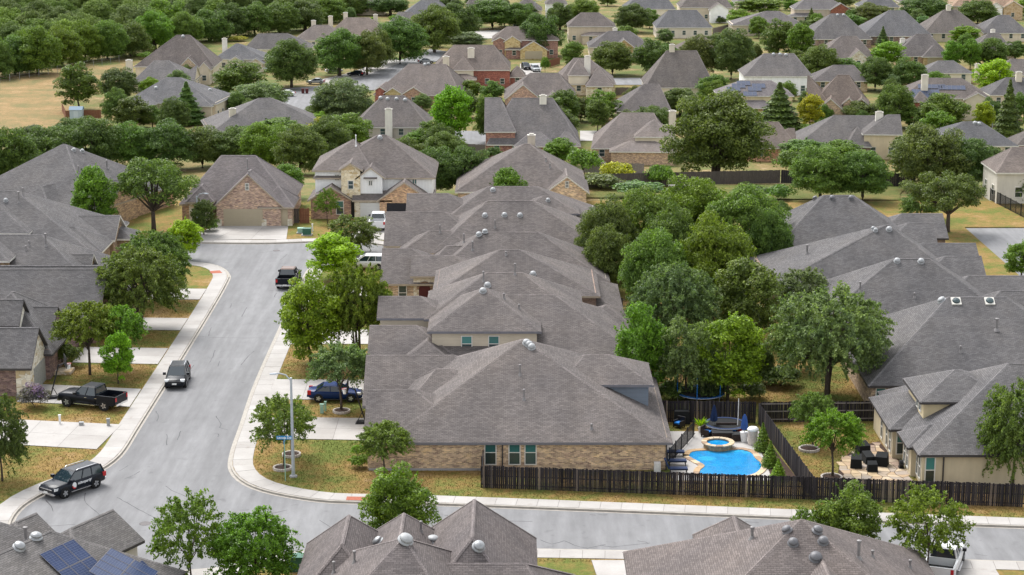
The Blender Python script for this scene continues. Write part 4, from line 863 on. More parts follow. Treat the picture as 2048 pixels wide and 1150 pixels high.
bh('low cream-walled hip house below the bright round tree', 'cream hip house', 1846, 1946, 146, 126, 1875, 1910, 3, wall='siding', tint=CREAM, rt=GREYR, chim=[(1955, 129, .3, 1.2)])
SOLAR3 = bh('cream house with a white chimney and glossy solar panels', 'glossy solar house', 1811, 1985, 196, 156, 1850, 1925, 5.0, rot=-5, wall='siding', tint=(.62, .55, .42), rt=TAUPE, p=.52, chim=[(1850, 151, .2, 1.5)], wings=[(.72, 1.0, -.1, .5, 4.8, gab(p=.5)), (.1, .3, -.2, .3, 4.4, dict(wall='brick', wtint=BRICK_RED))])
bh('hip roof with chimney beyond the tall narrow conifer', 'conifer house', 1980, 2080, 190, 155, 2010, 2050, 3.2, wall='siding', tint=(.6, .52, .4), rt=GREYR, chim=[(2038, 145, .4, 1.4)])
bh('low brick house with bright teal windows at the bank', 'teal window brick house', 1494, 1598, 296, 244, 1510, 1560, 2.9, wall='brick', tint=(.46, .26, .18), rt=TAUPE, glass='glass_teal', wings=[(.5, 1.0, .2, .8, 3.2, dict(b=0))])
bh('cream and brick house with tall tan chimney and broad grey hips', 'tan chimney hip house', 1605, 1811, 288, 231, 1665, 1770, 3.0, rot=-4, wall='brick', tint=BRICK_D, rt=GREYR, dmax=20, chim=[(1758, 242, .25, 1.5)], wings=[(.62, .98, -.1, .6, 5.2, dict(b=0, wall='stucco', wtint=(.6, .5, .35), p=.6)), (.45, .68, -.15, .4, 2.9, dict(p=.8))])
bh('long low grey roof behind the spreading oaks', 'long low oak house', 1854, 2037, 292, 243, 1925, 1965, 2.9, p=.55, wall='stucco', tint=TAN, rt=GREYR, dmax=20, domes=((1950, 246), (1958, 248)))
bh('pale grey walled house cut by the side edge near the iron fence', 'iron fence house', 1992, 2090, 345, 316, 2020, 2080, 4.6, wall='stucco', tint=(.55, .52, .46), rt=TAUPE, dmax=14)
bh('low roof behind the white arched-window house', 'low roof behind', 1626, 1738, 162, 130, 1665, 1710, 2.9, wall='stone', tint=(.5, .4, .26), rt=TAUPE)
bh('small hip roof at the side edge beyond the bright round tree', 'side edge hip house', 1990, 2075, 150, 118, 2020, 2060, 3, rt=GREYR, wall='stucco', tint=TAN)
bh('brick corner house at the side edge beyond the conifer', 'side edge brick house', 2034, 2120, 290, 262, 2060, 2110, 2.8, rt=GREYR, wall='brick', tint=BRICK_RED)
# more roofs seen far off along the top edge
for i, (xl, xr, ye, yr, lb, rf) in enumerate([
    (1470, 1560, 6, -16, 'distant roof over trees at the top edge, beside the balcony house', 'distant top roof'),
    (1720, 1800, 14, -10, 'distant hip roof between round trees at the top edge', 'distant hip roof'),
    (1800, 1880, 4, -18, 'farthest dark roof above the wide hip house', 'farthest dark roof'),
    (700, 770, 14, -6, 'faint grey roof at the wood edge near the top', 'faint grey roof'),
    (1025, 1085, 20, -4, 'small roof between trees beyond the yellow stone house', 'roof between trees')]):
    bh(lb, rf, xl, xr, ye, yr, xl + 25, xr - 25, 3, rt=GREYR, wall='stucco', tint=TAN)
# ---------------------------------------------------------------- solar panels (each one a part of its house)
def panels(h, px, py, nu, nv, w=1.0, hgt=1.65, mat='solar', lift=.12, gap=.03, du=None):
    """rows of panels on the roof plane under a photo pixel (top corner of the array)"""
    q = h.hit(px, py)
    if not q: return
    x, y, z = q; e = .3; n = Vector((h.roof_z(x - e, y) - h.roof_z(x + e, y), h.roof_z(x, y - e) - h.roof_z(x, y + e), 2 * e)).normalized()
    hor = Vector((-n.y, n.x, 0)).normalized(); dn = n.cross(hor); 
    if dn.z > 0: dn = -dn
    hor = n.cross(dn)
    rot = Matrix((hor, -dn, n)).transposed().to_euler()
    me = mesh_of(('panel', w, hgt, mat), lambda: MB().box(-w / 2, w / 2, -hgt / 2, hgt / 2, -.02, .02).mesh(mat))
    fm = mesh_of(('pframe', w, hgt), lambda: MB().box(-w / 2 - .0, -w / 2 + .022, -hgt / 2, hgt / 2, -.022, .03).box(w / 2 - .022, w / 2, -hgt / 2, hgt / 2, -.022, .03).box(-w / 2 + .022, w / 2 - .022, -hgt / 2, -hgt / 2 + .03, -.022, .03).box(-w / 2 + .022, w / 2 - .022, hgt / 2 - .03, hgt / 2, -.022, .03).mesh('trim_grey'))
    for i in range(nu):
        for j in range(nv):
            p = Vector(q) + n * lift + hor * (-(i + .5) * (w + gap)) + dn * ((j + .5) * (hgt + gap))
            o = link('solar_panel', me, h.root, p); o.rotation_euler = rot; link('frame', fm, o)
panels(SOLAR1, 145, 1081, 3, 2); panels(SOLAR1, 220, 1099, 4, 2); panels(SOLAR1, 283, 1124, 3, 2)
for px, py in ((1500, 163), (1490, 168), (1480, 174), (1530, 168), (1522, 174), (1513, 184)): panels(SOLAR2, px, py, 3, 1, mat='solar_far')
for px, py in ((1466, 208), (1496, 216)): panels(SOLAR2, px, py, 3, 1, mat='solar_far')
for px, py in ((1890, 170), (1878, 180), (1868, 188), (1930, 172)): panels(SOLAR3, px, py, 6, 1, mat='solar_far')
# ---------------------------------------------------------------- trees
rng = np.random.default_rng(7)
def leaf_mesh(name, P, N, size, aspect=1.7):
    """one quad leaf per point, facing roughly N"""
    n = len(P); r = rng.normal(size=(n, 3)); t = np.cross(N, r); t /= np.linalg.norm(t, axis=1)[:, None] + 1e-9; b = np.cross(N, t)
    s = size * rng.uniform(.65, 1.35, n); t *= (s * aspect / 2)[:, None]; b *= (s / 2)[:, None]
    V = np.empty((n, 4, 3), np.float32); V[:, 0] = P - t; V[:, 1] = P - b * .9 + t * .1; V[:, 2] = P + t; V[:, 3] = P + b * .9 + t * .1
    me = bpy.data.meshes.new(name); me.vertices.add(4 * n); me.vertices.foreach_set('co', V.ravel()); me.loops.add(4 * n); me.loops.foreach_set('vertex_index', np.arange(4 * n, dtype=np.int32))
    me.polygons.add(n); me.polygons.foreach_set('loop_start', np.arange(0, 4 * n, 4, dtype=np.int32)); me.polygons.foreach_set('loop_total', np.full(n, 4, np.int32))
    me.update(calc_edges=True); me.materials.append(MATS['leaf']); return me
def unit(n):
    v = rng.normal(size=(n, 3)); return v / np.linalg.norm(v, axis=1)[:, None]
def clump_crown(W_, H_, nc, per, leaf, zc, rz, rc, droop=.75, shell=(.5, 1.0), bottom=-.55):
    """clumps through an ellipsoid crown; returns leaf points, normals, clump centres"""
    cs = []
    while len(cs) < nc:
        d = unit(1)[0]
        if d[2] < bottom: continue
        f = rng.uniform(shell[0], shell[1]) ** .6; lob = 1 + .16 * math.sin(3 * math.atan2(d[1], d[0]) + nc) + .1 * math.sin(5 * math.atan2(d[1], d[0]) + 2 * nc) + .08 * rng.normal()
        cs.append((d[0] * W_ / 2 * f * lob * .86, d[1] * W_ / 2 * f * lob * .86, zc * H_ + d[2] * rz * H_ * f * (1 + .12 * rng.normal())))
    cs = np.array(cs); rr = rc * W_ * rng.uniform(.65, 1.3, nc); PP, NN = [], []
    for c, r in zip(cs, rr):
        k = max(20, int(per * (r / (rc * W_)) ** 2)); d = unit(k); d[:, 2] = np.where(d[:, 2] < -.3, -d[:, 2] * .6, d[:, 2]); d /= np.linalg.norm(d, axis=1)[:, None]
        rad = r * rng.uniform(.45, 1.12, k) ** .5; PP.append(c + d * rad[:, None] * np.array([1, 1, droop])); nn = d * .75 + unit(k) * .75 + np.array([0, 0, .3]); NN.append(nn / np.linalg.norm(nn, axis=1)[:, None])
    return np.concatenate(PP), np.concatenate(NN), cs
def spray_crown(W_, H_, ns, per, zc, rz, length, droop, width=.28, bottom=-.5, up=.45):
    """leafy twigs springing outward and arching over"""
    PP, NN, cs = [], [], []
    for i in range(ns):
        d = unit(1)[0]
        while d[2] < bottom: d = unit(1)[0]
        f = rng.uniform(.25, .95) ** .55; base = np.array([d[0] * W_ / 2 * f * .8, d[1] * W_ / 2 * f * .8, zc * H_ + d[2] * rz * H_ * f * .95])
        dirv = d * np.array([1, 1, .5]) + np.array([0, 0, up]) + unit(1)[0] * .55; dirv /= np.linalg.norm(dirv); L = length * W_ * rng.uniform(.6, 1.35)
        t = rng.uniform(0, 1, per) ** .8; p = base + dirv * (t * L)[:, None]; p[:, 2] -= droop * L * t ** 2
        p += unit(per) * (L * width * (1 - .5 * t) * rng.uniform(.1, 1, per))[:, None]; PP.append(p); nn = unit(per) + d * .5 + np.array([0, 0, .5]); NN.append(nn / np.linalg.norm(nn, axis=1)[:, None]); cs.append(base)
    return np.concatenate(PP), np.concatenate(NN), np.array(cs)
def trunk_mesh(H_, cs, r0, fork, nl, lean=0., multi=1):
    m = MB(); rr = random.Random(int(H_ * 100 + nl)); z1 = fork * H_
    for q in range(multi):
        bx, by = (rr.uniform(-.5, .5), rr.uniform(-.4, .4)) if multi > 1 else (0, 0)
        tx, ty = bx * 1.6 + rr.uniform(-.3, .3) + lean, by * 1.6 + rr.uniform(-.3, .3)
        m.tube([(bx, by, -.3), (bx + (tx - bx) * .3, by, z1 * .4), (tx, ty, z1)], [r0 * 1.25, r0, r0 * .75], 8)
        idx = rr.sample(range(len(cs)), min(nl, len(cs)))
        for i in idx:
            c = Vector(cs[i]); a = Vector((tx, ty, z1 * rr.uniform(.8, 1.0))); mid = a.lerp(c, .5) + Vector((rr.uniform(-.3, .3), rr.uniform(-.3, .3), .25)); m.tube([a, mid, c], [r0 * .5, r0 * .3, r0 * .08], 6, cap=False)
        m.tube([(tx, ty, z1), (tx * 1.1, ty, H_ * .8)], [r0 * .72, r0 * .15], 7, cap=False)
    return m.mesh('bark', True, 'trunk')
PROTO = {}
def proto(kind, var, W_, H_, P, N, cs, leaf, r0, fork, nl, multi=1, aspect=1.7):
    PROTO.setdefault(kind, []).append((leaf_mesh('crown', P, N, leaf, aspect), trunk_mesh(H_, cs, r0, fork, nl, multi=multi) if r0 else None, W_, H_))
for v in range(3):
    c = clump_crown(10, 8.5, 135, 300, .2, .53, .46, .112, .75, (.5, 1.0), -.85); p2 = spray_crown(10, 8.5, 260, 40, .55, .45, .12, .3, .3, -.6); proto('oak', v, 10, 8.5, np.concatenate([c[0], p2[0]]), np.concatenate([c[1], p2[1]]), c[2], .15, .26, .28, 12, multi=(1, 2, 1)[v])
for v in range(2):
    c = clump_crown(11, 8.5, 80, 260, .2, .6, .36, .095, .7, (.4, 1.0), -.35); proto('openoak', v, 11, 8.5, *c, .16, .28, .36, 22)
for v in range(3):
    c = spray_crown(6, 6.4, 420, 62, .55, .43, .2, .5, .28, -.8); proto('elm', v, 6, 6.4, *c, .115, .11, .35, 16)
for v in range(2):
    c = spray_crown(6, 6.4, 330, 62, .68, .31, .19, .45, .28, -.5); proto('street', v, 6, 6.4, *c, .115, .12, .42, 16)
for v in range(2):
    c = spray_crown(11, 9, 620, 80, .58, .4, .14, .5, .28, -.7); proto('bigelm', v, 11, 9, *c, .14, .2, .36, 20, multi=3 - v)
for v in range(2):
    c = spray_crown(5, 5.6, 200, 46, .6, .38, .2, .35, .3, -.6); proto('young', v, 5, 5.6, *c, .11, .075, .4, 14)
for v in range(3):
    c = clump_crown(5.2, 7.2, 90, 190, .17, .54, .44, .125, .95, (.5, 1.0), -.85); p2 = spray_crown(5.2, 7.4, 190, 26, .56, .44, .18, .05, .2, -.7, up=.9)
    proto('round', v, 5.2, 7.2, np.concatenate([c[0], p2[0]]), np.concatenate([c[1], p2[1]]), c[2], .135, .12, .3, 14)
def cone_crown(W_, H_, n, size):
    t = rng.uniform(0, 1, n) ** .6; z = H_ * (1 - t) * .97 + .05 * H_; a = rng.uniform(0, 2 * np.pi, n); lay = 1 + .2 * np.sin(z * 9 / H_ * 6); r = W_ / 2 * t * lay * rng.uniform(.55, 1.05, n)
    P = np.stack([r * np.cos(a), r * np.sin(a), z - .1 * r], 1); N = np.stack([np.cos(a), np.sin(a), np.full(n, .6)], 1) + unit(n) * .7; return P, N / np.linalg.norm(N, axis=1)[:, None]
P_, N_ = cone_crown(3.4, 9, 9000, .16); proto('conifer', 0, 3.4, 9, P_, N_, np.array([[0, 0, 3.], [0, 0, 5]]), .18, .13, .2, 2)
P_, N_ = cone_crown(1.2, 2.2, 2600, .07); proto('evergreen', 0, 1.2, 2.2, P_, N_, np.array([[0, 0, 1.], [0, 0, 1.5]]), .08, .05, .1, 2)
for v in range(2):
    c = clump_crown(3, 2.0, 42, 90, .12, .42, .46, .17, .9, (.3, 1), -.2); proto('shrub', v, 3, 2.0, *c, .13, .04, .2, 8)
c = clump_crown(8, 8, 60, 70, .32, .55, .42, .14, .8); proto('far', 0, 8, 8, *c, .36, .2, .25, 8)
c = clump_crown(8, 8, 52, 80, .32, .53, .44, .15, .85); proto('far', 1, 8, 8, *c, .36, .2, .25, 8)
G_DARK = (.096, .138, .04); G_OAK = (.11, .158, .038); G_OLIVE = (.128, .192, .042); G_MID = (.135, .215, .028); G_BRIGHT = (.18, .29, .02); G_VIVID = (.27, .41, .014); G_PALE = (.15, .205, .085); G_YEL = (.33, .35, .022)
COLN = {G_DARK: 'dark green', G_OAK: 'deep green', G_OLIVE: 'olive green', G_MID: 'mid green', G_BRIGHT: 'fresh green', G_VIVID: 'bright lime green', G_PALE: 'grey-green', G_YEL: 'yellow-green'}
KNAME = {'oak': ('oak_tree', 'round-crowned oak'), 'openoak': ('oak_tree', 'open-branched oak'), 'elm': ('elm_tree', 'feathery elm'), 'bigelm': ('elm_tree', 'wide feathery elm'), 'street': ('street_tree', 'spreading street tree'), 'young': ('young_tree', 'thin young tree'), 'round': ('shade_tree', 'leafy shade tree'), 'conifer': ('conifer_tree', 'pointed conifer'), 'evergreen': ('evergreen_shrub', 'cone-shaped evergreen shrub'), 'shrub': ('shrub', 'low shrub'), 'far': ('distant_tree', 'distant tree')}
TREES = []
trg = random.Random(5)
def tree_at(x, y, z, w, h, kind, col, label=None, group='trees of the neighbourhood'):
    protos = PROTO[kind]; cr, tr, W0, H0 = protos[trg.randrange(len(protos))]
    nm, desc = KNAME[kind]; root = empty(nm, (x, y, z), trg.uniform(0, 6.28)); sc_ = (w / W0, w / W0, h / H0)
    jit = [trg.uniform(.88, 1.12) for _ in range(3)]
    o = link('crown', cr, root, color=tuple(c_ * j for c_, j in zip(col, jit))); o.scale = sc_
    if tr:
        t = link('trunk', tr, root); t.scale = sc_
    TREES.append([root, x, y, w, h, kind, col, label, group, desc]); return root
def T(px, by, w, top, kind, col, label=None):
    """px: trunk column, by: row of the trunk foot, w: crown width in pixels, top: row of the crown top"""
    g = G(px, by); k = scale_at(g[1], g[2]); h = (by - top) / k / .965; return tree_at(g[0], g[1], g[2] + (.1 if g[1] < 262 else 0), w / k, h * .97, kind, col, label)
L_ = None
for t in [
    # street trees, west side
    (308, 468, 178, 318, 'openoak', G_OAK, 'spreading open oak with a bare leaning trunk at the street elbow'), (190, 476, 88, 343, 'round', G_MID, 'upright tree hiding the pyramid-roofed house'), (373, 520, 66, 441, 'round', G_VIVID, 'small lime green tree beside the street lamp at the elbow'),
    (312, 605, 155, 460, 'bigelm', G_OLIVE, 'big dark feathery elm, upper of two over the west pavement'), (283, 664, 190, 495, 'bigelm', G_OLIVE, 'big dark feathery elm, lower of two over the west pavement'), (180, 752, 130, 608, 'street', G_MID, 'leafy front yard tree above the black pickup'), (240, 745, 110, 615, 'street', G_MID, 'second leafy front yard tree close to the pavement'), (237, 770, 62, 668, 'round', G_BRIGHT, 'small bright tree in front of the two leafy front yard trees'),
    (5, 965, 110, 790, 'elm', G_DARK, 'dark elm cut by the picture edge beside the wide driveway'), (408, 472, 54, 402, 'round', G_DARK, 'small dark tree by the triple garage entrance'), (655, 449, 50, 380, 'young', G_MID, 'slim young tree before the white two-storey house'), (703, 507, 100, 430, 'elm', G_OLIVE, 'bushy olive tree beside the white pickup driveway'),
    (668, 562, 108, 470, 'round', G_VIVID, 'round lime green tree at the street bend'), (622, 735, 130, 560, 'round', G_BRIGHT, 'tall fresh green street tree beside the middle row'), (715, 722, 150, 522, 'bigelm', G_MID, 'large feathery tree before the layered hip roof'), (683, 824, 128, 690, 'street', G_PALE, 'tree with ringed bed in front of the blue car'),
    (568, 938, 128, 788, 'young', G_OLIVE, 'thin young tree with ringed bed beside the street sign'), (583, 912, 70, 800, 'young', G_OLIVE, 'smaller young tree in the further ringed bed'), (770, 962, 112, 848, 'street', G_OLIVE, 'yellowish tree against the brick side wall'),
    # along the bottom street
    (795, 1110, 138, 940, 'round', G_MID, 'dense green tree between the bottom street and the gabled roof'), (385, 1195, 150, 983, 'young', G_MID, 'open thin-leaved tree at the bottom near the solar roof'), (510, 1200, 168, 1012, 'elm', G_MID, 'full round tree at the bottom beside the gabled roof'),
    (1700, 1135, 125, 978, 'round', G_MID, 'upright tree behind the oval vent roof'), (1625, 1120, 90, 1010, 'young', G_MID, 'low branchy tree beside the oval vent roof peak'), (1852, 1170, 160, 968, 'young', G_MID, 'airy tree over the bottom street by the white pickup'), (2025, 975, 140, 758, 'elm', G_OLIVE, 'drooping tree cut by the picture edge over the stucco house'),
    (1625, 895, 92, 788, 'street', G_OLIVE, 'olive tree at the back of the fenced lawn'), (1665, 958, 120, 822, 'street', G_MID, 'ringed tree on the dry lawn beside the flagstone patio'),
    (1525, 905, 38, 846, 'evergreen', G_MID, 'tallest evergreen shrub by the pool, farthest along the fence'), (1540, 937, 40, 882, 'evergreen', G_MID, 'middle evergreen shrub between pool and fence'), (1556, 962, 36, 918, 'evergreen', G_BRIGHT, 'nearest small evergreen shrub at the pool corner'),
    # oaks between the two rows
    (1215, 555, 130, 408, 'oak', G_OAK, None), (1290, 530, 140, 388, 'oak', G_OLIVE, None), (1380, 520, 170, 365, 'oak', G_MID, None), (1485, 540, 165, 385, 'oak', G_OLIVE, None), (1215, 590, 110, 462, 'oak', G_OAK, None), (1315, 640, 150, 470, 'oak', G_OLIVE, None), (1425, 640, 165, 445, 'oak', G_MID, None), (1540, 555, 90, 430, 'oak', G_OAK, None), (1340, 570, 130, 425, 'oak', G_OAK, None),
    (1345, 712, 195, 528, 'bigelm', G_PALE, None), (1498, 690, 135, 528, 'round', G_OLIVE, None), (1280, 802, 108, 620, 'round', G_MID, 'upright tree behind the corner house roof'), (1372, 805, 125, 632, 'elm', G_PALE, 'grey-green tree over the trampoline'), (1455, 806, 135, 636, 'round', G_BRIGHT, 'bright upright tree behind the pool yard fence'),
    (1655, 800, 262, 572, 'bigelm', G_PALE, 'large grey-green oak with several bare trunks behind the fence'), (1605, 650, 120, 535, 'elm', G_PALE, None), (1180, 470, 60, 420, 'oak', G_DARK, None), (1560, 480, 60, 410, 'oak', G_DARK, None), (1395, 760, 70, 660, 'oak', G_DARK, None), (1520, 770, 60, 690, 'oak', G_DARK, None), (1590, 745, 80, 640, 'elm', G_PALE, None),
    # bank and beyond
    (1432, 360, 205, 195, 'oak', G_OAK, 'huge round oak standing before the bank houses'), (1640, 403, 130, 300, 'oak', G_OLIVE, None), (1725, 403, 120, 308, 'oak', G_OAK, None), (1850, 380, 160, 258, 'oak', G_OAK, None), (1935, 378, 120, 282, 'oak', G_DARK, None), (1990, 370, 90, 300, 'oak', G_DARK, None), (1895, 466, 165, 345, 'openoak', G_OAK, 'open oak with crooked limbs near the east street'), (1840, 440, 80, 385, 'elm', G_OLIVE, None), (2042, 562, 75, 486, 'round', G_MID, None), (2040, 405, 50, 345, 'elm', G_OLIVE, None),
    (1016, 425, 70, 343, 'round', G_MID, 'single tree rising behind the white winged roof'), (1170, 350, 70, 300, 'shrub', G_MID, None), (1235, 362, 70, 326, 'shrub', G_YEL, None), (1120, 330, 70, 280, 'round', G_MID, None), (1200, 378, 90, 348, 'shrub', G_PALE, None), (1285, 395, 100, 362, 'shrub', G_PALE, None), (1320, 372, 60, 330, 'shrub', G_MID, None), (1590, 350, 80, 300, 'shrub', G_OLIVE, None), (1610, 330, 100, 280, 'round', G_OLIVE, None), (1680, 330, 100, 285, 'round', G_MID, None), (1560, 400, 60, 370, 'shrub', G_OLIVE, None), (1500, 400, 80, 372, 'shrub', G_OLIVE, None), (1410, 400, 70, 376, 'shrub', G_PALE, None),
    # dark belt behind the street end
    (20, 375, 130, 262, 'oak', G_OAK, None), (105, 350, 130, 258, 'oak', G_OAK, None), (185, 345, 130, 242, 'oak', G_DARK, None), (262, 340, 120, 252, 'oak', G_OLIVE, None), (335, 340, 120, 248, 'oak', G_DARK, None), (405, 335, 110, 258, 'oak', G_OAK, None), (470, 335, 110, 262, 'oak', G_DARK, None), (530, 340, 110, 252, 'oak', G_MID, None), (600, 350, 110, 258, 'oak', G_OAK, None), (655, 330, 100, 240, 'oak', G_OAK, None), (150, 300, 90, 240, 'oak', G_DARK, None), (60, 310, 100, 255, 'oak', G_DARK, None),
    (575, 396, 70, 330, 'round', G_MID, None), (545, 400, 60, 340, 'oak', G_DARK, None), (700, 300, 90, 232, 'round', G_MID, None), (645, 285, 60, 238, 'round', G_YEL, None), (810, 345, 90, 280, 'oak', G_OAK, None), (870, 392, 110, 300, 'oak', G_DARK, None), (935, 390, 105, 300, 'oak', G_DARK, None), (890, 330, 90, 268, 'oak', G_OLIVE, None), (835, 300, 60, 262, 'round', G_MID, None), (865, 300, 60, 245, 'round', G_OLIVE, None),
    (905, 292, 88, 176, 'round', G_BRIGHT, None), (975, 285, 56, 195, 'oak', G_OLIVE, None), (1130, 250, 66, 182, 'round', G_OAK, None), (1195, 264, 52, 200, 'round', G_OAK, None), (1010, 345, 50, 310, 'shrub', G_MID, None),
    # lower neighbourhood west
    (158, 220, 80, 134, 'round', G_OAK, 'dense dark tree alone beside the dry field'), (238, 202, 86, 140, 'oak', G_DARK, None), (235, 252, 62, 183, 'oak', G_OLIVE, None), (375, 248, 76, 164, 'conifer', G_OAK, None), (350, 265, 70, 200, 'oak', G_OAK, None), (305, 255, 50, 214, 'round', G_OLIVE, None), (582, 174, 105, 86, 'oak', G_OAK, None), (480, 195, 100, 128, 'round', G_OAK, None), (520, 220, 125, 168, 'oak', G_PALE, None), (680, 152, 105, 66, 'oak', G_OAK, None), (690, 250, 125, 163, 'oak', G_PALE, None), (640, 250, 60, 205, 'oak', G_OAK, None), (560, 285, 110, 238, 'round', G_MID, None), (480, 285, 90, 250, 'round', G_MID, None), (445, 270, 40, 240, 'shrub', G_YEL, None), (290, 118, 30, 104, 'shrub', G_MID, None), (475, 82, 36, 72, 'shrub', G_YEL, None), (735, 150, 80, 70, 'oak', G_OAK, None), (1345, 802, 70, 765, 'shrub', G_DARK, None), (1420, 800, 90, 760, 'shrub', G_DARK, None), (1500, 800, 60, 765, 'shrub', G_DARK, None), (1560, 775, 90, 735, 'shrub', G_DARK, None), (1470, 760, 80, 700, 'oak', G_DARK, None),
    (800, 128, 112, 42, 'oak', G_OAK, None), (870, 105, 100, 18, 'oak', G_OAK, None), (915, 80, 90, 12, 'oak', G_DARK, None), (755, 140, 70, 66, 'oak', G_OAK, None), (985, 58, 110, 3, 'oak', G_OAK, None), (1080, 112, 90, 34, 'oak', G_DARK, None), (1040, 60, 70, 10, 'oak', G_OAK, None), (1165, 52, 70, 2, 'oak', G_MID, None), (1262, 64, 74, 12, 'oak', G_OAK, None), (1225, 150, 92, 88, 'oak', G_OAK, None), (1300, 152, 70, 84, 'round', G_OAK, None), (1145, 138, 46, 84, 'round', G_OLIVE, None), (935, 96, 80, 66, 'oak', G_PALE, None), (1090, 145, 20, 115, 'shrub', G_MID, None), (985, 205, 50, 165, 'round', G_OLIVE, None), (940, 200, 50, 162, 'round', G_MID, None), (845, 220, 40, 190, 'oak', G_PALE, None), (1120, 60, 60, 10, 'oak', G_DARK, None), (1000, 35, 50, 0, 'oak', G_DARK, None), (890, 40, 80, -10, 'oak', G_DARK, None), (960, 20, 60, -20, 'oak', G_DARK, None), (780, 30, 80, -8, 'oak', G_DARK, None),
    # lower neighbourhood east
    (1395, 155, 90, 78, 'oak', G_OAK, None), (1462, 158, 92, 64, 'oak', G_DARK, None), (1555, 118, 66, 46, 'round', G_OAK, None), (1600, 125, 60, 50, 'round', G_MID, None), (1640, 160, 82, 96, 'oak', G_OAK, None), (1622, 50, 26, 16, 'conifer', G_OAK, None), (1765, 92, 30, 53, 'conifer', G_OAK, None), (1740, 52, 88, 10, 'oak', G_OAK, None), (1850, 42, 112, -4, 'oak', G_OAK, None), (1955, 48, 84, 2, 'oak', G_OAK, None), (1775, 138, 70, 84, 'round', G_BRIGHT, None), (1750, 180, 78, 118, 'oak', G_OAK, None), (1815, 182, 82, 122, 'oak', G_OAK, None), (1905, 138, 44, 84, 'round', G_MID, None), (1940, 138, 40, 82, 'round', G_MID, None), (1985, 135, 72, 80, 'oak', G_OAK, None), (1930, 90, 62, 53, 'round', G_BRIGHT, None), (1985, 188, 76, 123, 'round', G_VIVID, None),
    (1557, 262, 98, 166, 'conifer', G_DARK, 'broad dark conifer before the solar panel house'), (1620, 258, 52, 190, 'round', G_YEL, 'golden-green tree beside the two-dormer garage house'), (1790, 254, 84, 175, 'oak', G_OAK, None), (1885, 262, 92, 193, 'round', G_MID, None), (1968, 262, 42, 208, 'round', G_YEL, 'golden-green tree by the lower street lamp'), (2015, 275, 62, 160, 'conifer', G_DARK, 'tall narrow conifer near the side edge'), (1720, 248, 84, 206, 'oak', G_OAK, None), (1930, 230, 70, 178, 'oak', G_OAK, None), (2040, 240, 50, 190, 'oak', G_OAK, None), (1480, 60, 60, 22, 'round', G_BRIGHT, None), (1520, 30, 90, -4, 'round', G_MID, None), (1580, 90, 50, 58, 'round', G_BRIGHT, None), (1690, 160, 70, 120, 'round', G_OLIVE, None), (1610, 90, 40, 60, 'round', G_OAK, None), (1700, 60, 60, 30, 'round', G_OLIVE, None), (1810, 85, 60, 60, 'round', G_OLIVE, None), (2030, 120, 44, 84, 'oak', G_OAK, None), (1880, 185, 60, 150, 'oak', G_PALE, None), (1350, 70, 60, 44, 'oak', G_OAK, None), (1330, 130, 50, 90, 'oak', G_OAK, None), (1440, 215, 40, 190, 'shrub', G_MID, None), (1360, 230, 80, 180, 'oak', G_OAK, None), (1310, 260, 60, 215, 'oak', G_OAK, None), (1690, 300, 60, 260, 'elm', G_OLIVE, None), (1640, 60, 50, 36, 'round', G_OLIVE, None), (1440, 30, 60, 0, 'round', G_MID, None), (1500, 5, 60, -25, 'oak', G_OAK, None), (1680, 15, 60, -10, 'oak', G_OAK, None), (1430, 110, 60, 70, 'oak', G_OAK, None)]:
    T(*t)

# small trees and shrubs filling the yards between the lower houses
fr_ = random.Random(21); AVOID = [(540, 900, 96, 190), (730, 1065, 258, 296), (1150, 1215, 258, 286), (1220, 1305, 152, 174), (1030, 1092, 118, 152), (490, 655, 180, 236), (0, 262, 120, 310), (1140, 1830, 352, 402), (0, 700, -20, 60), (750, 850, 110, 134)]
nf = 0
while nf < 120:
    px, py = fr_.uniform(250, 2060), fr_.uniform(-6, 335)
    if any(a <= px <= b and c_ <= py <= d_ for a, b, c_, d_ in AVOID): continue
    g = G(px, py)
    if any(abs(g[0] - r[1]) < 9.5 and -9.5 < g[1] - r[2] < 8 for r in REFS): continue
    if any(abs(g[0] - t[1]) < 3.2 and abs(g[1] - t[2]) < 4 for t in TREES): continue
    kd = fr_.choice(['round', 'oak', 'oak', 'shrub', 'round']); hh = fr_.uniform(4.0, 7.0) if kd != 'shrub' else fr_.uniform(1.6, 2.6)
    tree_at(g[0], g[1], g[2] - .5, hh * fr_.uniform(.85, 1.2) * (1.5 if kd == 'shrub' else 1), hh, kd, fr_.choice([G_OAK, G_OAK, G_MID, G_OLIVE, G_DARK, G_PALE, G_BRIGHT])); nf += 1
# front rank of the wood: single trees; behind them the wood is one mass
for px, by, w, top, col in [(30, 150, 90, 78, G_OAK), (75, 148, 90, 62, G_MID), (125, 132, 80, 60, G_MID), (170, 122, 80, 50, G_MID), (215, 118, 80, 48, G_OLIVE), (262, 112, 80, 50, G_OAK), (310, 100, 80, 30, G_MID), (420, 82, 80, 25, G_OAK), (460, 75, 70, 12, G_DARK), (510, 70, 80, 12, G_OAK), (560, 66, 80, 10, G_OAK), (610, 60, 80, 6, G_DARK), (655, 45, 70, -5, G_OLIVE), (-5, 158, 70, 85, G_OAK), (700, 30, 70, -15, G_OAK), (370, 90, 70, 30, G_OLIVE), (330, 70, 90, 5, G_MID), (590, 40, 80, -12, G_OAK)]:
    g = G(px, by); k = scale_at(g[1], g[2]); tree_at(g[0], g[1], g[2] - 1.2, w / k * 1.1, (by - top) / k + 1.4, 'oak', col)
wr = random.Random(3); wp = []
for i in range(560):
    px, py = wr.uniform(-60, 700), wr.uniform(-75, 128)
    if py > 150 - px * .19 - 22: continue
    g = G(px, py); wp.append((g[0], g[1], g[2] - 1.6))
me = bpy.data.meshes.new('wood'); me.from_pydata(wp, [], [])
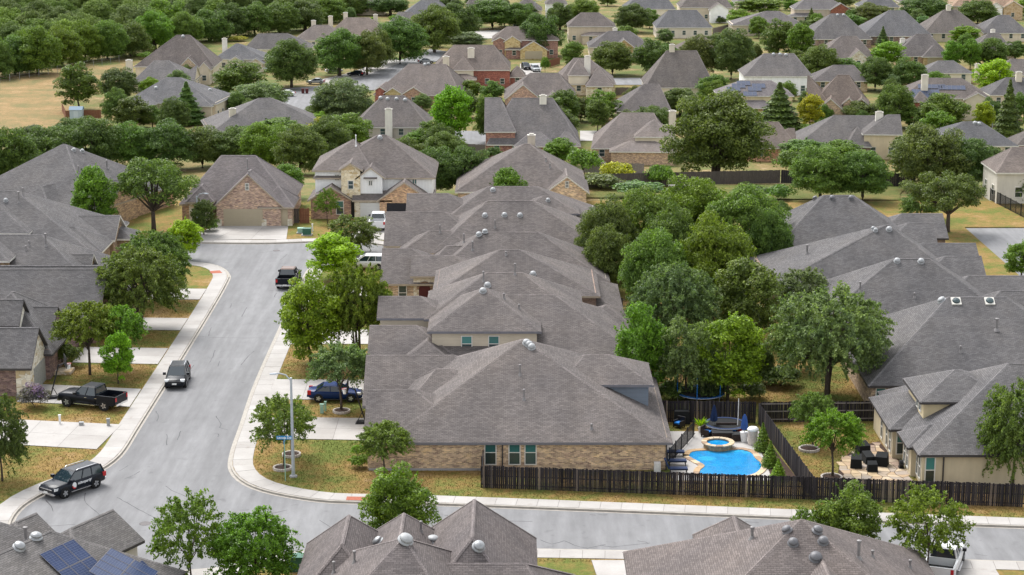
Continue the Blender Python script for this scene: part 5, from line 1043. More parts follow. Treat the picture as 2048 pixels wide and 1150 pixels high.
wood = bpy.data.objects.new('wood', me); C.objects.link(wood); struct(wood, 'stuff', 'dense green wood filling the upper corner beyond the dry field')
gn = bpy.data.node_groups.new('wood_scatter', 'GeometryNodeTree'); gn.interface.new_socket('Geometry', in_out='INPUT', socket_type='NodeSocketGeometry'); gn.interface.new_socket('Geometry', in_out='OUTPUT', socket_type='NodeSocketGeometry')
ni, no = gn.nodes.new('NodeGroupInput'), gn.nodes.new('NodeGroupOutput'); iop = gn.nodes.new('GeometryNodeInstanceOnPoints'); rvr = gn.nodes.new('FunctionNodeRandomValue'); rvr.data_type = 'FLOAT_VECTOR'; rvr.inputs[1].default_value = (.1, .1, 6.28)
rvs = gn.nodes.new('FunctionNodeRandomValue'); rvs.data_type = 'FLOAT'; rvs.inputs[2].default_value = .75; rvs.inputs[3].default_value = 1.35
gl = gn.links.new
def far_src(i, col):
    o = bpy.data.objects.new('wood_leaves', PROTO['oak'][i][0]); o.color = (*col, 1); return o
mat2 = []
for i, col in enumerate((G_MID, G_OAK, G_OLIVE)):
    b = NB('wood_leaf_%d' % i); g_ = b.n('ShaderNodeNewGeometry')
    c_ = b.mix('MULTIPLY', 1, (*col, 1), b.ramp(g_.outputs['Random Per Island'], [(0, (.5, .56, .55)), (.5, (.95, .97, .9)), (1, (1.7, 1.6, 1.3))]))
    n_ = b.noise(.05, 3, .6, b.pos()); c_ = b.mix('MULTIPLY', 1, c_, b.ramp(n_.outputs[0], [(.35, (.7, .75, .8)), (.65, (1.3, 1.25, 1.0))])); b.bsdf(c_, .6, .2); b.done('wood_leaf_%d' % i)
join = gn.nodes.new('GeometryNodeJoinGeometry')
for i in range(3):
    cm = PROTO['oak'][i][0].copy(); cm.materials.clear(); cm.materials.append(MATS['wood_leaf_%d' % i])
    so_ = bpy.data.objects.new('wood_tree_source', cm)
    oi = gn.nodes.new('GeometryNodeObjectInfo'); oi.inputs['Object'].default_value = so_; oi.inputs['As Instance'].default_value = True
    gl(oi.outputs['Geometry'], join.inputs[0])
gi = gn.nodes.new('GeometryNodeGeometryToInstance')
gl(ni.outputs[0], iop.inputs['Points']); gl(join.outputs[0], iop.inputs['Instance']); iop.inputs['Pick Instance'].default_value = True
gl(rvr.outputs[0], iop.inputs['Rotation']); gl(rvs.outputs[1], iop.inputs['Scale']); gl(iop.outputs[0], no.inputs[0])
md = wood.modifiers.new('scatter', 'NODES'); md.node_group = gn
# ---------------------------------------------------------------- fences

def board_fence(label, p0, p1, h=1.85, mat='wood_dark', rails_near=False, pick=.15, joined=False, z0=.1, slope=None, group='board fences', name='wooden_fence', tint=None):
    a, b = Vector(p0), Vector(p1); d = b - a; L = d.length; rz = math.atan2(d.y, d.x); zg = lambda t: (terrain(a.y + d.y * t / L) + (0 if a.y > 262 else z0))
    root = empty(name, (a.x, a.y, 0), rz, label, 'fence', group); n = int(L / pick); fr = random.Random(int(L * 77))
    sgn = -1 if rails_near else 1
    if joined:
        m = MB()
        for i in range(n):
            x = i * pick; z = zg(x); m.box(x + .006, x + pick - .006, -.01, .012, z, z + h + fr.uniform(-.05, .03))
        struct(m.build('boards', mat, root), 'stuff'); 
    else:
        mats_ = [mesh_of(('picket', h, pick, mat, k), lambda k=k: MB().box(.006, pick - .006, -.01, .012, 0, h - .03 * k).mesh(mat)) for k in range(3)]
        for i in range(n):
            x = i * pick; o = link('picket', mats_[fr.randrange(3)], root, (x, fr.uniform(-.012, .012), zg(x) - .02)); o.rotation_euler = (0, fr.uniform(-.012, .012), 0)
    for z in (.25, .95, 1.6):
        k = max(1, int(L / 12)) 
        for q in range(k):
            x0, x1 = L * q / k, L * (q + 1) / k; z0_, z1_ = zg(x0) + z * h / 1.85, zg(x1) + z * h / 1.85; y0, y1 = sgn * .03, sgn * .075; y0, y1 = min(y0, y1), max(y0, y1)
            MB().hexa([(x0, y0, z0_), (x1, y0, z1_), (x1, y1, z1_), (x0, y1, z0_), (x0, y0, z0_ + .09), (x1, y0, z1_ + .09), (x1, y1, z1_ + .09), (x0, y1, z0_ + .09)]).build('rail', 'wood_grey' if rails_near else mat, root)
    for q in range(int(L / 2.4) + 1):
        x = q * 2.4; z = zg(x); y = sgn * .12; link('post', mesh_of(('fpost', h, mat), lambda: MB().box(-.045, .045, -.045, .045, 0, h - .08).mesh('wood_grey' if rails_near else mat)), root, (x, y, z - .05))
    return root
NF = lambda X: 143.1 - .1105 * (X + 2.2)
def m_fence():
    b = NB('fence_board'); oi = b.n('ShaderNodeObjectInfo'); n = b.noise(3, 4, .7, b.mapping(b.pos(), (6, 6, .5)))
    c = b.mix('MULTIPLY', 1, b.ramp(oi.outputs['Random'], [(0, (.018, .016, .018)), (.6, (.034, .03, .034)), (.88, (.055, .05, .052)), (.95, (.12, .1, .09)), (1, (.2, .16, .13))]), b.ramp(n.outputs[0], [(.3, G3(.6)), (.6, G3(1.05)), (.75, G3(1.9))])); b.bsdf(c, .85, .15); b.done('fence_board')
m_fence()
board_fence('long dark picket fence along the bottom street pavement', (-2.2, NF(-2.2)), (37.6, NF(37.6)), mat='fence_board')
board_fence('short dark fence return from the pavement to the brick corner house', (-2.2, NF(-2.2) + .1), (-2.2, 147.3), mat='fence_board')
board_fence('dark fence behind the pool furniture', (12.6, 160.2), (20.4, 159.9), 1.95, mat='fence_board')
board_fence('dark fence running from the pool to the street fence', (20.6, 159.8), (22.3, NF(22.3) + .15), 1.9, mat='fence_board')
board_fence('dark fence with grey rails behind the dry back lawn', (20.8, 160.1), (30.8, 160.5), 1.85, mat='fence_board', rails_near=True)
def wire_fence(label, p0, p1):
    a, b = Vector(p0), Vector(p1); d = b - a; L = d.length; root = empty('wire_fence', (a.x, a.y, terrain(a.y)), math.atan2(d.y, d.x), label, 'fence', 'wire fences')
    for q in range(int(L / 4) + 1): link('post', mesh_of('wpost', lambda: MB().tube([(0, 0, -.3), (0, 0, 1.9)], .06, 5).mesh('metal_grey')), root, (q * 4, 0, 0))
    for z in (.6, 1.2, 1.8): MB().box(0, L, -.008, .008, z, z + .016).build('wire', 'metal_grey', root)
def far_fence(label, pa, pb, h=1.9, mat='fence_board', **k):
    board_fence(label, G(*pa)[:2], G(*pb)[:2], h, mat, joined=True, pick=.3, **k)
far_fence('long black fence along the top of the grassy bank', (1160, 376), (1560, 366)); far_fence('black fence continuing behind the bank oaks', (1562, 366), (1830, 374))
far_fence('brown fence before the triple window house', (1165, 345), (1290, 347), mat='wood_grey'); far_fence('side fence of the triple window house yard', (1185, 312), (1212, 345), mat='wood_grey'); far_fence('brown fence below the cream chimney house', (1150, 211), (1245, 212), mat='wood_red'); far_fence('dark fence beside the cream chimney house', (1232, 190), (1262, 190))
far_fence('red-brown fence beside the yellow stone house', (1096, 135), (1120, 128), mat='wood_red'); far_fence('weathered fence at the edge of the dry field', (132, 238), (205, 236), mat='wood_red'); far_fence('short fence turning along the dry field', (124, 222), (132, 238), mat='wood_red'); far_fence('grey fence below the ash trees', (905, 305), (972, 308), mat='wood_grey'); wire_fence('thin wire fence along the wood edge', G(0, 166)[:2], G(250, 122)[:2]); far_fence('fence beside the beige thin chimney house', (1426, 68), (1466, 58), mat='wood_grey')
far_fence('red-brown gate panel between the garage house and the white house', (600, 448), (622, 448), mat='wood_red'); far_fence('dark fence panel beside the triple garage', (584, 448), (600, 448)); far_fence('fence in front of the two dormer house', (1560, 255), (1600, 262), mat='wood_dark'); far_fence('brown fence behind the oak cluster', (1175, 632), (1250, 634), mat='wood_grey')
def iron_fence(label, p0, p1, h=1.3, z0=.15, step=.12, pw=.01, group='iron fences'):
    a, b = Vector(p0), Vector(p1); d = b - a; L = d.length; root = empty('iron_fence', (a.x, a.y, z0), math.atan2(d.y, d.x), label, 'fence', group)
    m = MB(); 
    for i in range(int(L / step)): m.box(i * step - pw, i * step + pw, -pw, pw, .05, h)
    struct(m.build('bars', 'black', root), 'stuff')
    for z in (.12, h - .12): MB().box(0, L, -.02, .02, z, z + .04).build('rail', 'black', root)
    for q in range(int(L / 1.9) + 1): MB().box(q * 1.9 - .04, q * 1.9 + .04, -.04, .04, 0, h + .1).build('post', 'black', root)
iron_fence('black iron fence between the brick house and the pool deck', (12.3, 148.6), (15.0, 156.4), 1.3, .18)
a_, b_ = G(1980, 402)[:2], G(2060, 444)[:2]; iron_fence('dark iron fence beside the east street', a_, b_, 1.6, .1, .2, .02)
# ---------------------------------------------------------------- pool yard
deck = sheet('pool_deck', [(12.3, 144.8), (21.6, 144.8), (21.0, 150), (20.4, 157.5), (12.3, 157.5)], .16, 'concrete', thick=.1); deck['label'] = 'pale concrete deck around the kidney pool'
def zp(l): return [at(x / 2.415 + 1200, y / 2.415 + 700) for x, y in l]
POOL = smooth_line([(14.0, 150.7), (14.4, 151.9), (15.6, 152.2), (17.0, 152.2), (18.4, 152.4), (19.05, 151.6), (19.2, 150.2), (19.5, 148.9), (19.2, 147.3), (18.3, 146.0), (16.4, 145.6), (14.6, 145.9), (14.6, 147.2), (15.05, 148.3), (14.6, 149.4), (14.0, 150.7)], .35)[:-1]
pool = empty('swimming_pool', (16.6, 149, 0), 0, 'kidney-shaped blue swimming pool with stone coping beside the brick house', 'pool')
lc = lambda pts: [(x - 16.6, y - 149) for x, y in pts]
MB().prism(lc(POOL)[::-1] if sum((POOL[i][0] - POOL[i - 1][0]) * (POOL[i][1] + POOL[i - 1][1]) for i in range(len(POOL))) > 0 else lc(POOL), .0, .168, bottom=False).build('basin', 'pool_floor', pool)
def offset_loop(pts, d):
    out = []; n = len(pts)
    for i in range(n):
        a, b = pts[i - 1], pts[(i + 1) % n]; t = Vector((b[0] - a[0], b[1] - a[1])).normalized(); out.append((pts[i][0] + t.y * d, pts[i][1] - t.x * d))
    return out
area = sum(POOL[i - 1][0] * POOL[i][1] - POOL[i][0] * POOL[i - 1][1] for i in range(len(POOL)))
INN = offset_loop(POOL, -.55 if area > 0 else .55)
bi = [i for i in range(len(POOL)) if POOL[i][1] > 151.6 and 15.4 < POOL[i][0] < 19.1]; pl = lc([POOL[i] for i in bi] + [INN[i] for i in reversed(bi)]); ar_ = sum(pl[q - 1][0] * pl[q][1] - pl[q][0] * pl[q - 1][1] for q in range(len(pl))); MB().prism(pl if ar_ > 0 else pl[::-1], .1, .172, bottom=False).build('bench', 'pool_bench', pool)
MB().prism([(.75 * math.cos(R(20 * i)) - 1.2, .55 * math.sin(R(20 * i)) + 1.2) for i in range(18)], .1, .171, bottom=False).build('step', 'pool_bench', pool)
MB().prism(lc(POOL) if area > 0 else lc(POOL)[::-1], .176, .18, bottom=False).build('water', 'pool_surface', pool)
OUT = offset_loop(POOL, .5 if area > 0 else -.5); n = len(POOL); fr = random.Random(2)
for i in range(0, n, 2):
    j, k = (i + 1) % n, (i + 2) % n; pl = lc([POOL[i], POOL[j], POOL[k], OUT[k], OUT[j], OUT[i]])
    ar = sum(pl[q - 1][0] * pl[q][1] - pl[q][0] * pl[q - 1][1] for q in range(6)); pl = pl if ar > 0 else pl[::-1]; c = [sum(p[q] for p in pl) / 6 for q in (0, 1)]
    MB().prism([(c[0] + (x - c[0]) * .97, c[1] + (y - c[1]) * .97) for x, y in pl], .1, .225).build('coping_stone', 'tint_stone', pool, color=fr.choice([(.42, .28, .15), (.5, .4, .28), (.3, .2, .13), (.55, .43, .28), (.36, .24, .15)])) if 'tint_stone' in MATS else MB().prism([(c[0] + (x - c[0]) * .97, c[1] + (y - c[1]) * .97) for x, y in pl], .1, .225).build('coping_stone', 'paint', pool, color=fr.choice([(.42, .28, .15), (.5, .4, .28), (.3, .2, .13), (.55, .43, .28), (.36, .24, .15)]))
spa = empty('spa', (16.55, 153.1, .16), 0, 'raised round stone spa with blue water behind the pool', 'spa')
m = MB().lathe([(1.15, 0), (1.15, .42), (.98, .42), (.98, .3)], 28); m.f.pop(); m.m.pop(); m.build('stone_wall', 'spa_wall', spa)
MB().lathe([(1.0, .2), (1.0, .34), (.02, .345)], 28).build('water', 'water', spa)
for i in range(14):
    a0, a1 = 2 * math.pi * i / 14 + .02, 2 * math.pi * (i + 1) / 14 - .02; r0, r1 = .92, 1.34
    MB().prism([(r0 * math.cos(a0), r0 * math.sin(a0)), (r1 * math.cos(a0), r1 * math.sin(a0)), (r1 * math.cos(a1), r1 * math.sin(a1)), (r0 * math.cos(a1), r0 * math.sin(a1))], .42, .5).build('coping_stone', 'paint', spa, color=fr.choice([(.42, .28, .15), (.5, .4, .28), (.3, .2, .13), (.55, .43, .28)]))
struct(patch('planting_strip', [(19.9, 144.8), (21.9, 144.8), (21.0, 152.5), (19.9, 152.5)], .185, 'mulch'))
def thing(name, label, cat, loc, rz=0, group=None): return empty(name, loc, rz, label, cat, group)
def chair(name, label, loc, rz, frame='wicker', cush='blue_cloth', w=.75, group='pool furniture', cat='chair'):
    t = thing(name, label, cat, loc, rz, group); MB().box(-w / 2, w / 2, -.36, .36, .12, .34).build('seat', frame, t); MB().box(-w / 2, w / 2, .28, .4, .34, .86).build('backrest', frame, t)
    for sx in (-1, 1):
        x = sx * (w / 2 - .05); MB().box(x - .05, x + .05, -.34, .28, .34, .6).build('armrest', frame, t)
        for y in (-.3, .3): MB().box(x - .04, x + .04, y - .04, y + .04, 0, .12).build('leg', frame, t)
    MB().box(-w / 2 + .11, w / 2 - .11, -.34, .27, .345, .46).build('cushion', cush, t); return t
D_ = .17
chair('wicker_sofa', 'dark wicker sofa with bright blue cushions by the trampoline', (*at(1453, 872), D_), 0, w=1.7, cat='sofa')
chair('wicker_chair', 'dark wicker armchair beside the fire table', (*at(1413, 876), D_), R(60)); chair('patio_chair', 'dark chair with blue seat near the brick house corner', (*at(1358, 858), D_), R(-40), 'black')
t = thing('fire_table', 'low dark wicker fire table in front of the sofa', 'table', (*at(1444, 881), D_), 0, 'pool furniture'); MB().box(-.8, .8, -.45, .45, 0, .56).build('base', 'wicker', t); MB().box(-.86, .86, -.5, .5, .56, .62).build('top', 'black', t)
t = thing('ottoman', 'square dark wicker ottoman next to the white planter', 'ottoman', (*at(1472, 884), D_), R(8), 'pool furniture'); MB().box(-.4, .4, -.4, .4, 0, .5).build('base', 'wicker', t); MB().box(-.38, .38, -.38, .38, .5, .58).build('cushion', 'black', t)
def umbrella(label, px, py, h=2.4, mat='umbrella', pot=False):
    t = thing('closed_umbrella', label, 'umbrella', (*at(px, py), D_), 0, 'closed umbrellas'); MB().tube([(0, 0, 0), (0, 0, h)], .03, 8).build('pole', 'metal_grey', t)
    m = MB(); nn = 16; prof = [(.12, 1.0), (.24, 1.1), (.22, 1.5), (.13, 2.1), (.05, h)] ; k = len(m.v)
    m.lathe([(r * 1.0, z) for r, z in prof], nn); m.v = [(x * (1 + .28 * math.cos(8 * math.atan2(y, x))), y * (1 + .28 * math.cos(8 * math.atan2(y, x))), z) for x, y, z in m.v]; m.build('canopy', mat, t)
    MB().lathe([(.24, 0), (.34, .75), (.36, .8), (.28, .8)] if pot else [(.3, 0), (.3, .07), (.06, .12)], 16).build('planter' if pot else 'base', 'white_plastic' if pot else 'black', t)
umbrella('closed blue umbrella in a white planter', 1488, 887, 2.3, pot=True); umbrella('closed navy umbrella before the fence', 1427, 870, 2.4, 'navy')
def trampoline(label, x, y, r, h=.75, net=True, zz=.15, pad='blue_cloth'):
    t = thing('trampoline', label, 'trampoline', (x, y, zz), 0, 'trampolines'); MB().lathe([(r * .86, h), (r * .86, h + .02), (.02, h + .02)], 32).build('mat', 'net', t)
    m = MB(); ring = [(r * math.cos(2 * math.pi * i / 32), r * math.sin(2 * math.pi * i / 32), h) for i in range(33)]; m.tube(ring, .04, 6, cap=False).build('ring', 'metal_grey', t)
    m = MB().lathe([(r, h + .01), (r, h + .05), (r * .86, h + .05), (r * .86, h + .01)], 32); m.f.pop(); m.m.pop(); m.build('pad', pad, t)
    for i in range(6):
        a = 2 * math.pi * i / 6 + .3; x_, y_ = r * math.cos(a), r * math.sin(a); MB().tube([(x_, y_, 0), (x_, y_, h)], .03, 6).build('leg', 'metal_grey', t)
        if net: MB().tube([(x_ * 1.02, y_ * 1.02, h), (x_ * 1.02, y_ * 1.02, h + 1.9)], .035, 6).build('net_pole', 'blue_cloth', t)
    if net:
        m = MB()
        for i in range(64):
            a = 2 * math.pi * i / 64; m.tube([(r * .99 * math.cos(a), r * .99 * math.sin(a), h + .05), (r * .99 * math.cos(a), r * .99 * math.sin(a), h + 1.8)], .012, 3, cap=False)
        for j in range(9):
            z = h + .1 + j * .21; m.tube([(r * .99 * math.cos(2 * math.pi * i / 32), r * .99 * math.sin(2 * math.pi * i / 32), z) for i in range(33)], .012, 3, cap=False)
        struct(m.build('net', 'net', t), 'stuff')
trampoline('netted trampoline with blue poles behind the back fence', *at(1400, 805), 2.1); trampoline('low black trampoline with blue rim inside the pool yard', 17.6, 157.4, 1.75, .7, False, pad='navy')
def lounger(label, px, py, rz):
    t = thing('sun_lounger', label, 'sun lounger', (*at(px, py), D_), rz, 'navy sun loungers'); MB().box(-.3, .3, -.9, .5, .3, .36).build('frame', 'black', t); MB().box(-.28, .28, -.88, .48, .36, .44).build('cushion', 'navy', t)
    MB().hexa([(-.28, .5, .38), (.28, .5, .38), (.28, .62, .38), (-.28, .62, .38), (-.28, .82, 1.15), (.28, .82, 1.15), (.28, .94, 1.15), (-.28, .94, 1.15)]).build('backrest', 'navy', t)
    for x in (-.26, .26):
        for y in (-.8, .45): MB().box(x - .025, x + .025, y - .025, y + .025, 0, .3).build('leg', 'black', t)
lounger('navy sun lounger nearest the street fence', 1352, 950, R(90)); lounger('navy sun lounger in the middle beside the house wall', 1350, 934, R(90)); lounger('navy sun lounger farthest from the street fence', 1346, 916, R(90))
t = thing('covered_grill', 'black covered grill against the pool yard fence', 'grill', (*at(1363, 850), D_), 0); MB().hexa([(-.7, -.35, 0), (.7, -.35, 0), (.7, .35, 0), (-.7, .35, 0), (-.6, -.28, 1.1), (.6, -.28, 1.1), (.6, .28, 1.1), (-.6, .28, 1.1)]).build('cover', 'net', t)
t = thing('storage_bin', 'pale ribbed bin with white domed lid beside the pool fence', 'bin', (*at(1505, 893), D_)); MB().lathe([(.36, 0), (.4, 1.2)], 18).build('body', 'edging', t); MB().lathe([(.46, 1.2), (.46, 1.32), (.34, 1.46), (.05, 1.5)], 18).build('lid', 'white_plastic', t)
t = thing('pool_pole', 'white pool cleaning pole leaning at the fence', 'pole', (*at(1474, 872), D_)); MB().tube([(0, 0, 0), (.1, .4, 1.6), (.12, .5, 2.9)], .03, 6).build('tube', 'white_plastic', t)
t = thing('red_cooler', 'small red cooler behind the sofa', 'cooler', (*at(1478, 866), D_)); MB().box(-.3, .3, -.2, .2, 0, .4).build('body', 'red', t); MB().box(-.31, .31, -.21, .21, .4, .5).build('lid', 'white_plastic', t)
def leafy(label, loc, h, w, col, n=26):
    t = thing('leafy_plant', label, 'plant', loc); MB().lathe([(.2, 0), (.28, .4), (.22, .4)], 12).build('pot', 'edging', t); pr = random.Random(8); m = MB()
    for i in range(n):
        a = pr.uniform(0, 6.28); r = w * pr.uniform(.3, 1); z1 = h * pr.uniform(.6, 1); dx, dy = math.cos(a), math.sin(a); px_, py_ = -dy * .12, dx * .12
        m.face([(0, 0, .4), (dx * r * .5 + px_, dy * r * .5 + py_, z1 * .8), (dx * r, dy * r, z1)]); m.face([(0, 0, .4), (dx * r, dy * r, z1), (dx * r * .5 - px_, dy * r * .5 - py_, z1 * .8)])
    struct(m.build('leaves', 'leaf', t, color=col), 'stuff')
leafy('broad-leaved green plant beside the navy umbrella', (*at(1402, 868), D_), 1.3, .8, G_VIVID)
# flagstone patio
PAT = [at(x, y) for x, y in ((1676, 948), (1680, 925), (1704, 905), (1740, 890), (1758, 886), (1775, 905), (1800, 925), (1822, 966), (1760, 972), (1700, 970))]
pat = sheet('patio', PAT[::-1] if sum(PAT[i - 1][0] * PAT[i][1] - PAT[i][0] * PAT[i - 1][1] for i in range(len(PAT))) < 0 else PAT, .15, 'mulch', thick=.1); pat['label'] = 'flagstone patio beside the stucco house'
def inside(p, poly):
    c = False; j = len(poly) - 1
    for i in range(len(poly)):
        if (poly[i][1] > p[1]) != (poly[j][1] > p[1]) and p[0] < (poly[j][0] - poly[i][0]) * (p[1] - poly[i][1]) / (poly[j][1] - poly[i][1]) + poly[i][0]: c = not c
        j = i
    return c
fr = random.Random(6); gx = lambda i, j: (24 + i * .72 + fr.uniform(-.26, .26), 142 + j * .72 + fr.uniform(-.26, .26)); grid = {(i, j): gx(i, j) for i in range(16) for j in range(18)}
for i in range(15):
    for j in range(17):
        q = [grid[i, j], grid[i + 1, j], grid[i + 1, j + 1], grid[i, j + 1]]; c = (sum(p[0] for p in q) / 4, sum(p[1] for p in q) / 4)
        if inside(c, PAT): MB().prism([((x - c[0]) * .93, (y - c[1]) * .93) for x, y in q], -.05, 0, bottom=False).build('flagstone', 'paint', pat, (c[0], c[1], .185 + fr.uniform(-.008, .008)), color=fr.choice([(.42, .3, .19), (.5, .4, .28), (.34, .27, .2), (.48, .36, .22), (.36, .3, .25), (.3, .22, .17)]))
def covered(label, px, py, w, d, h, rz):
    t = thing('covered_chair', label, 'chair', (*at(px, py), .18), rz, 'covered patio furniture'); MB().hexa([(-w / 2, -d / 2, 0), (w / 2, -d / 2, 0), (w / 2, d / 2, 0), (-w / 2, d / 2, 0), (-w * .46, -d * .46, h * .78), (w * .46, -d * .46, h * .78), (w * .44, d * .44, h), (-w * .44, d * .44, h)]).build('cover', 'net', t)
    MB().box(-w * .5 - .01, w * .5 + .01, -d * .5 - .01, d * .5 + .01, 0, .05).build('hem', 'black', t)
covered('black covered chair at the back of the patio', 1725, 912, 1.0, .9, 1.0, R(15)); covered('black covered chair beside the patio tree', 1712, 938, .9, 1.0, .95, R(-10)); covered('black covered table in the middle of the patio', 1736, 928, .8, 1.3, .75, R(8)); covered('black covered stool nearest the street fence', 1744, 946, .8, .6, .75, 0); covered('black covered armchair closest to the bay window', 1763, 934, 1.0, .95, .95, R(-20))
t = thing('flower_pot', 'dark empty flower pot by the stucco wall', 'pot', (*at(1781, 908), .18)); MB().lathe([(.16, 0), (.24, .4), (.27, .42), (.2, .42), (.18, .34)], 14).build('bowl', 'bin_red', t)
t = thing('hose_reel', 'black hose cart beside the bay window', 'hose', (*at(1802, 940), .18)); MB().tube([(-.15, 0, .35), (.15, 0, .35)], .3, 14).build('drum', 'black', t); MB().box(-.2, .2, -.25, .25, 0, .1).build('base', 'black', t)
# ringed tree beds
def bed(label, px, py, r=.75):
    x, y = at(px, py, .13); t = thing('tree_bed', label, 'planting bed', (x, y, .13), 0, 'ringed tree beds'); MB().lathe([(r * .86, 0), (r * .86, .1), (.02, .14)], 20).build('mulch', 'mulch', t)
    m = MB(); k = 22
    for i in range(k):
        a0, a1 = 2 * math.pi * i / k + .02, 2 * math.pi * (i + 1) / k - .02; m.prism([(r * .84 * math.cos(a0), r * .84 * math.sin(a0)), (r * math.cos(a0), r * math.sin(a0)), (r * math.cos(a1), r * math.sin(a1)), (r * .84 * math.cos(a1), r * .84 * math.sin(a1))], 0, .2)
    struct(m.build('edging', 'edging', t), 'stuff')
bed('round edged bed under the young tree by the street sign', 565, 938); bed('round edged bed just behind the street lamp', 583, 911); bed('round edged bed under the tree by the blue car', 683, 824); bed('white edged bed under the ringed tree near the patio', 1663, 957, .85); bed('white edged bed under the olive back yard tree', 1618, 900, .85)
# ---------------------------------------------------------------- street furniture
def street_lamp(label, x, y, z, h=8.0, arm=-1.4, yaw=0):
    t = thing('street_lamp', label, 'street lamp', (x, y, z), yaw, 'street lamps'); MB().lathe([(.3, 0), (.3, .12), (.2, .16)], 12).build('base', 'concrete_grey', t); MB().tube([(0, 0, .1), (0, 0, h)], [.14, .085], 10).build('pole', 'galv', t)
    MB().tube([(0, 0, h - .25), (arm * .35, 0, h + .22), (arm * .8, 0, h + .35), (arm * 1.05, 0, h + .32)], .05, 6).build('arm', 'galv', t); MB().hexa([(arm * 1.0, -.12, h + .26), (arm * 1.45, -.1, h + .26), (arm * 1.45, .1, h + .26), (arm * 1.0, .12, h + .26), (arm * 1.0, -.08, h + .38), (arm * 1.45, -.06, h + .34), (arm * 1.45, .06, h + .34), (arm * 1.0, .08, h + .38)]).build('lamp_head', 'galv', t)
x, y = at(587, 957); street_lamp('tall galvanised street lamp beside the street sign at the near bend', x, y, .13, 7.9, -1.1); x, y = at(396, 473); street_lamp('galvanised street lamp before the triple garage house', x, y, .13, 4.9, 1.0)
for lb, px, py, h, arm in (('street lamp above the parked silver car', 517, 182, 5.4, 1.6), ('tall street lamp by the green verge', 728, 146, 8.6, 1.6), ('street lamp rising near the top edge', 1070, 38, 6, 1.6), ('curved street lamp beside the golden tree', 1984, 262, 5.6, -1.6)):
    g = G(px, py); street_lamp(lb, *g, h, arm)
def text_mesh(s, size, mat, depth=.004, shear=0):
    cu = bpy.data.curves.new('lettering', 'FONT'); cu.body = s; cu.size = size; cu.extrude = depth; cu.align_x = 'CENTER'; cu.align_y = 'CENTER'; cu.shear = shear; cu.offset = size * .018
    o = bpy.data.objects.new('tmp', cu); C.objects.link(o); dg = bpy.context.evaluated_depsgraph_get(); me = bpy.data.meshes.new_from_object(o.evaluated_get(dg)); bpy.data.objects.remove(o); me.materials.clear(); me.materials.append(MATS[mat]); return me
plain('sign_blue', (.03, .2, .42), .4); plain('white_letter', (.8, .82, .84), .4)
x, y = at(571, 965); t = thing('street_sign', 'blue street name sign on a thin post by the near lamp', 'street sign', (x, y, .13)); MB().tube([(0, 0, 0), (0, 0, 3.35)], .035, 8).build('post', 'green_pale', t)
b_ = MB().box(-.6, .6, -.012, .012, 3.3, 3.58).build('sign_blade', 'sign_blue', t); o = link('lettering', text_mesh('Levoda Del', .24, 'white_letter'), b_, (0, -.018, 3.44)); o.rotation_euler = (R(90), 0, 0)
MB().box(-.012, .012, -.5, .5, 3.02, 3.28).build('sign_blade', 'sign_blue', t)
def hoop(label, px, py, yaw, lean=.9):
    x, y = at(px, py); t = thing('basketball_hoop', label, 'basketball hoop', (x, y, SLAB_Z), yaw, 'basketball hoops'); MB().hexa([(-.55, -.4, 0), (.55, -.4, 0), (.55, .4, 0), (-.55, .4, 0), (-.4, -.3, .22), (.4, -.3, .22), (.4, .3, .22), (-.4, .3, .22)]).build('base', 'black', t)
    MB().tube([(.3, 0, .15), (-.15, 0, 1.6), (-.55, 0, 3.0)], .06, 8).build('post', 'black', t); MB().tube([(-.35, 0, .2), (.05, 0, 1.0)], .035, 6).build('brace', 'black', t); MB().tube([(-.55, 0, 2.9), (-1.1, 0, 3.1)], .045, 6).build('arm', 'black', t)
    MB().box(-1.16, -1.12, -.85, .85, 2.75, 3.75).build('backboard', 'net', t); ring = [(-1.4 + .23 * math.cos(2 * math.pi * i / 16), .23 * math.sin(2 * math.pi * i / 16), 3.0) for i in range(17)]; MB().tube(ring, .02, 5, cap=False).build('rim', 'red', t)
    m = MB().lathe([(.22, 3.0), (.17, 2.8), (.12, 2.55)], 12, -1.4, 0); m.f.pop(); m.m.pop(); struct(m.build('net', 'white_plastic', t), 'stuff')
hoop('black basketball hoop at the edge of the brick house driveway', 724, 850, 0); hoop('black basketball hoop beside the black pickup', 108, 800, R(200))
def pedestal(label, px, py, w, h, mat, cat='utility box', pad=False):
    x, y = at(px, py, .13); t = thing('utility_box', label, cat, (x, y, .13), 0, 'utility boxes'); MB().box(-w / 2, w / 2, -w * .4, w * .4, 0, h).build('body', mat, t); MB().box(-w / 2 - .03, w / 2 + .03, -w * .4 - .03, w * .4 + .03, h, h + .06).build('lid', mat, t)
    if pad: MB().box(-w * .65, w * .65, -w * .6, w * .6, 0, .1).build('pad', 'concrete', t)
pedestal('slim pale pedestal on the strip before the black pickup', 120, 848, .16, .75, 'white_plastic'); pedestal('small grey box on the strip before the black pickup', 163, 851, .34, .25, 'metal_grey'); pedestal('capped meter post on the strip before the black pickup', 217, 852, .24, .6, 'metal_grey'); pedestal('leaning green pedestal beside the blue car', 644, 826, .3, .75, 'green_pale'); pedestal('thin pale pedestal beside the blue car', 651, 822, .16, .8, 'green_pale')
pedestal('dark green transformer by the triple garage driveway', 614, 470, 1.0, .8, 'green_box', pad=True); pedestal('pale green transformer beside the darker one', 602, 466, .8, .6, 'green_pale', pad=True); pedestal('white marker post by the transformers', 625, 463, .16, .9, 'white_plastic'); pedestal('green transformer half hidden at the bottom street', 592, 1140, 1.1, 1.0, 'green_box')
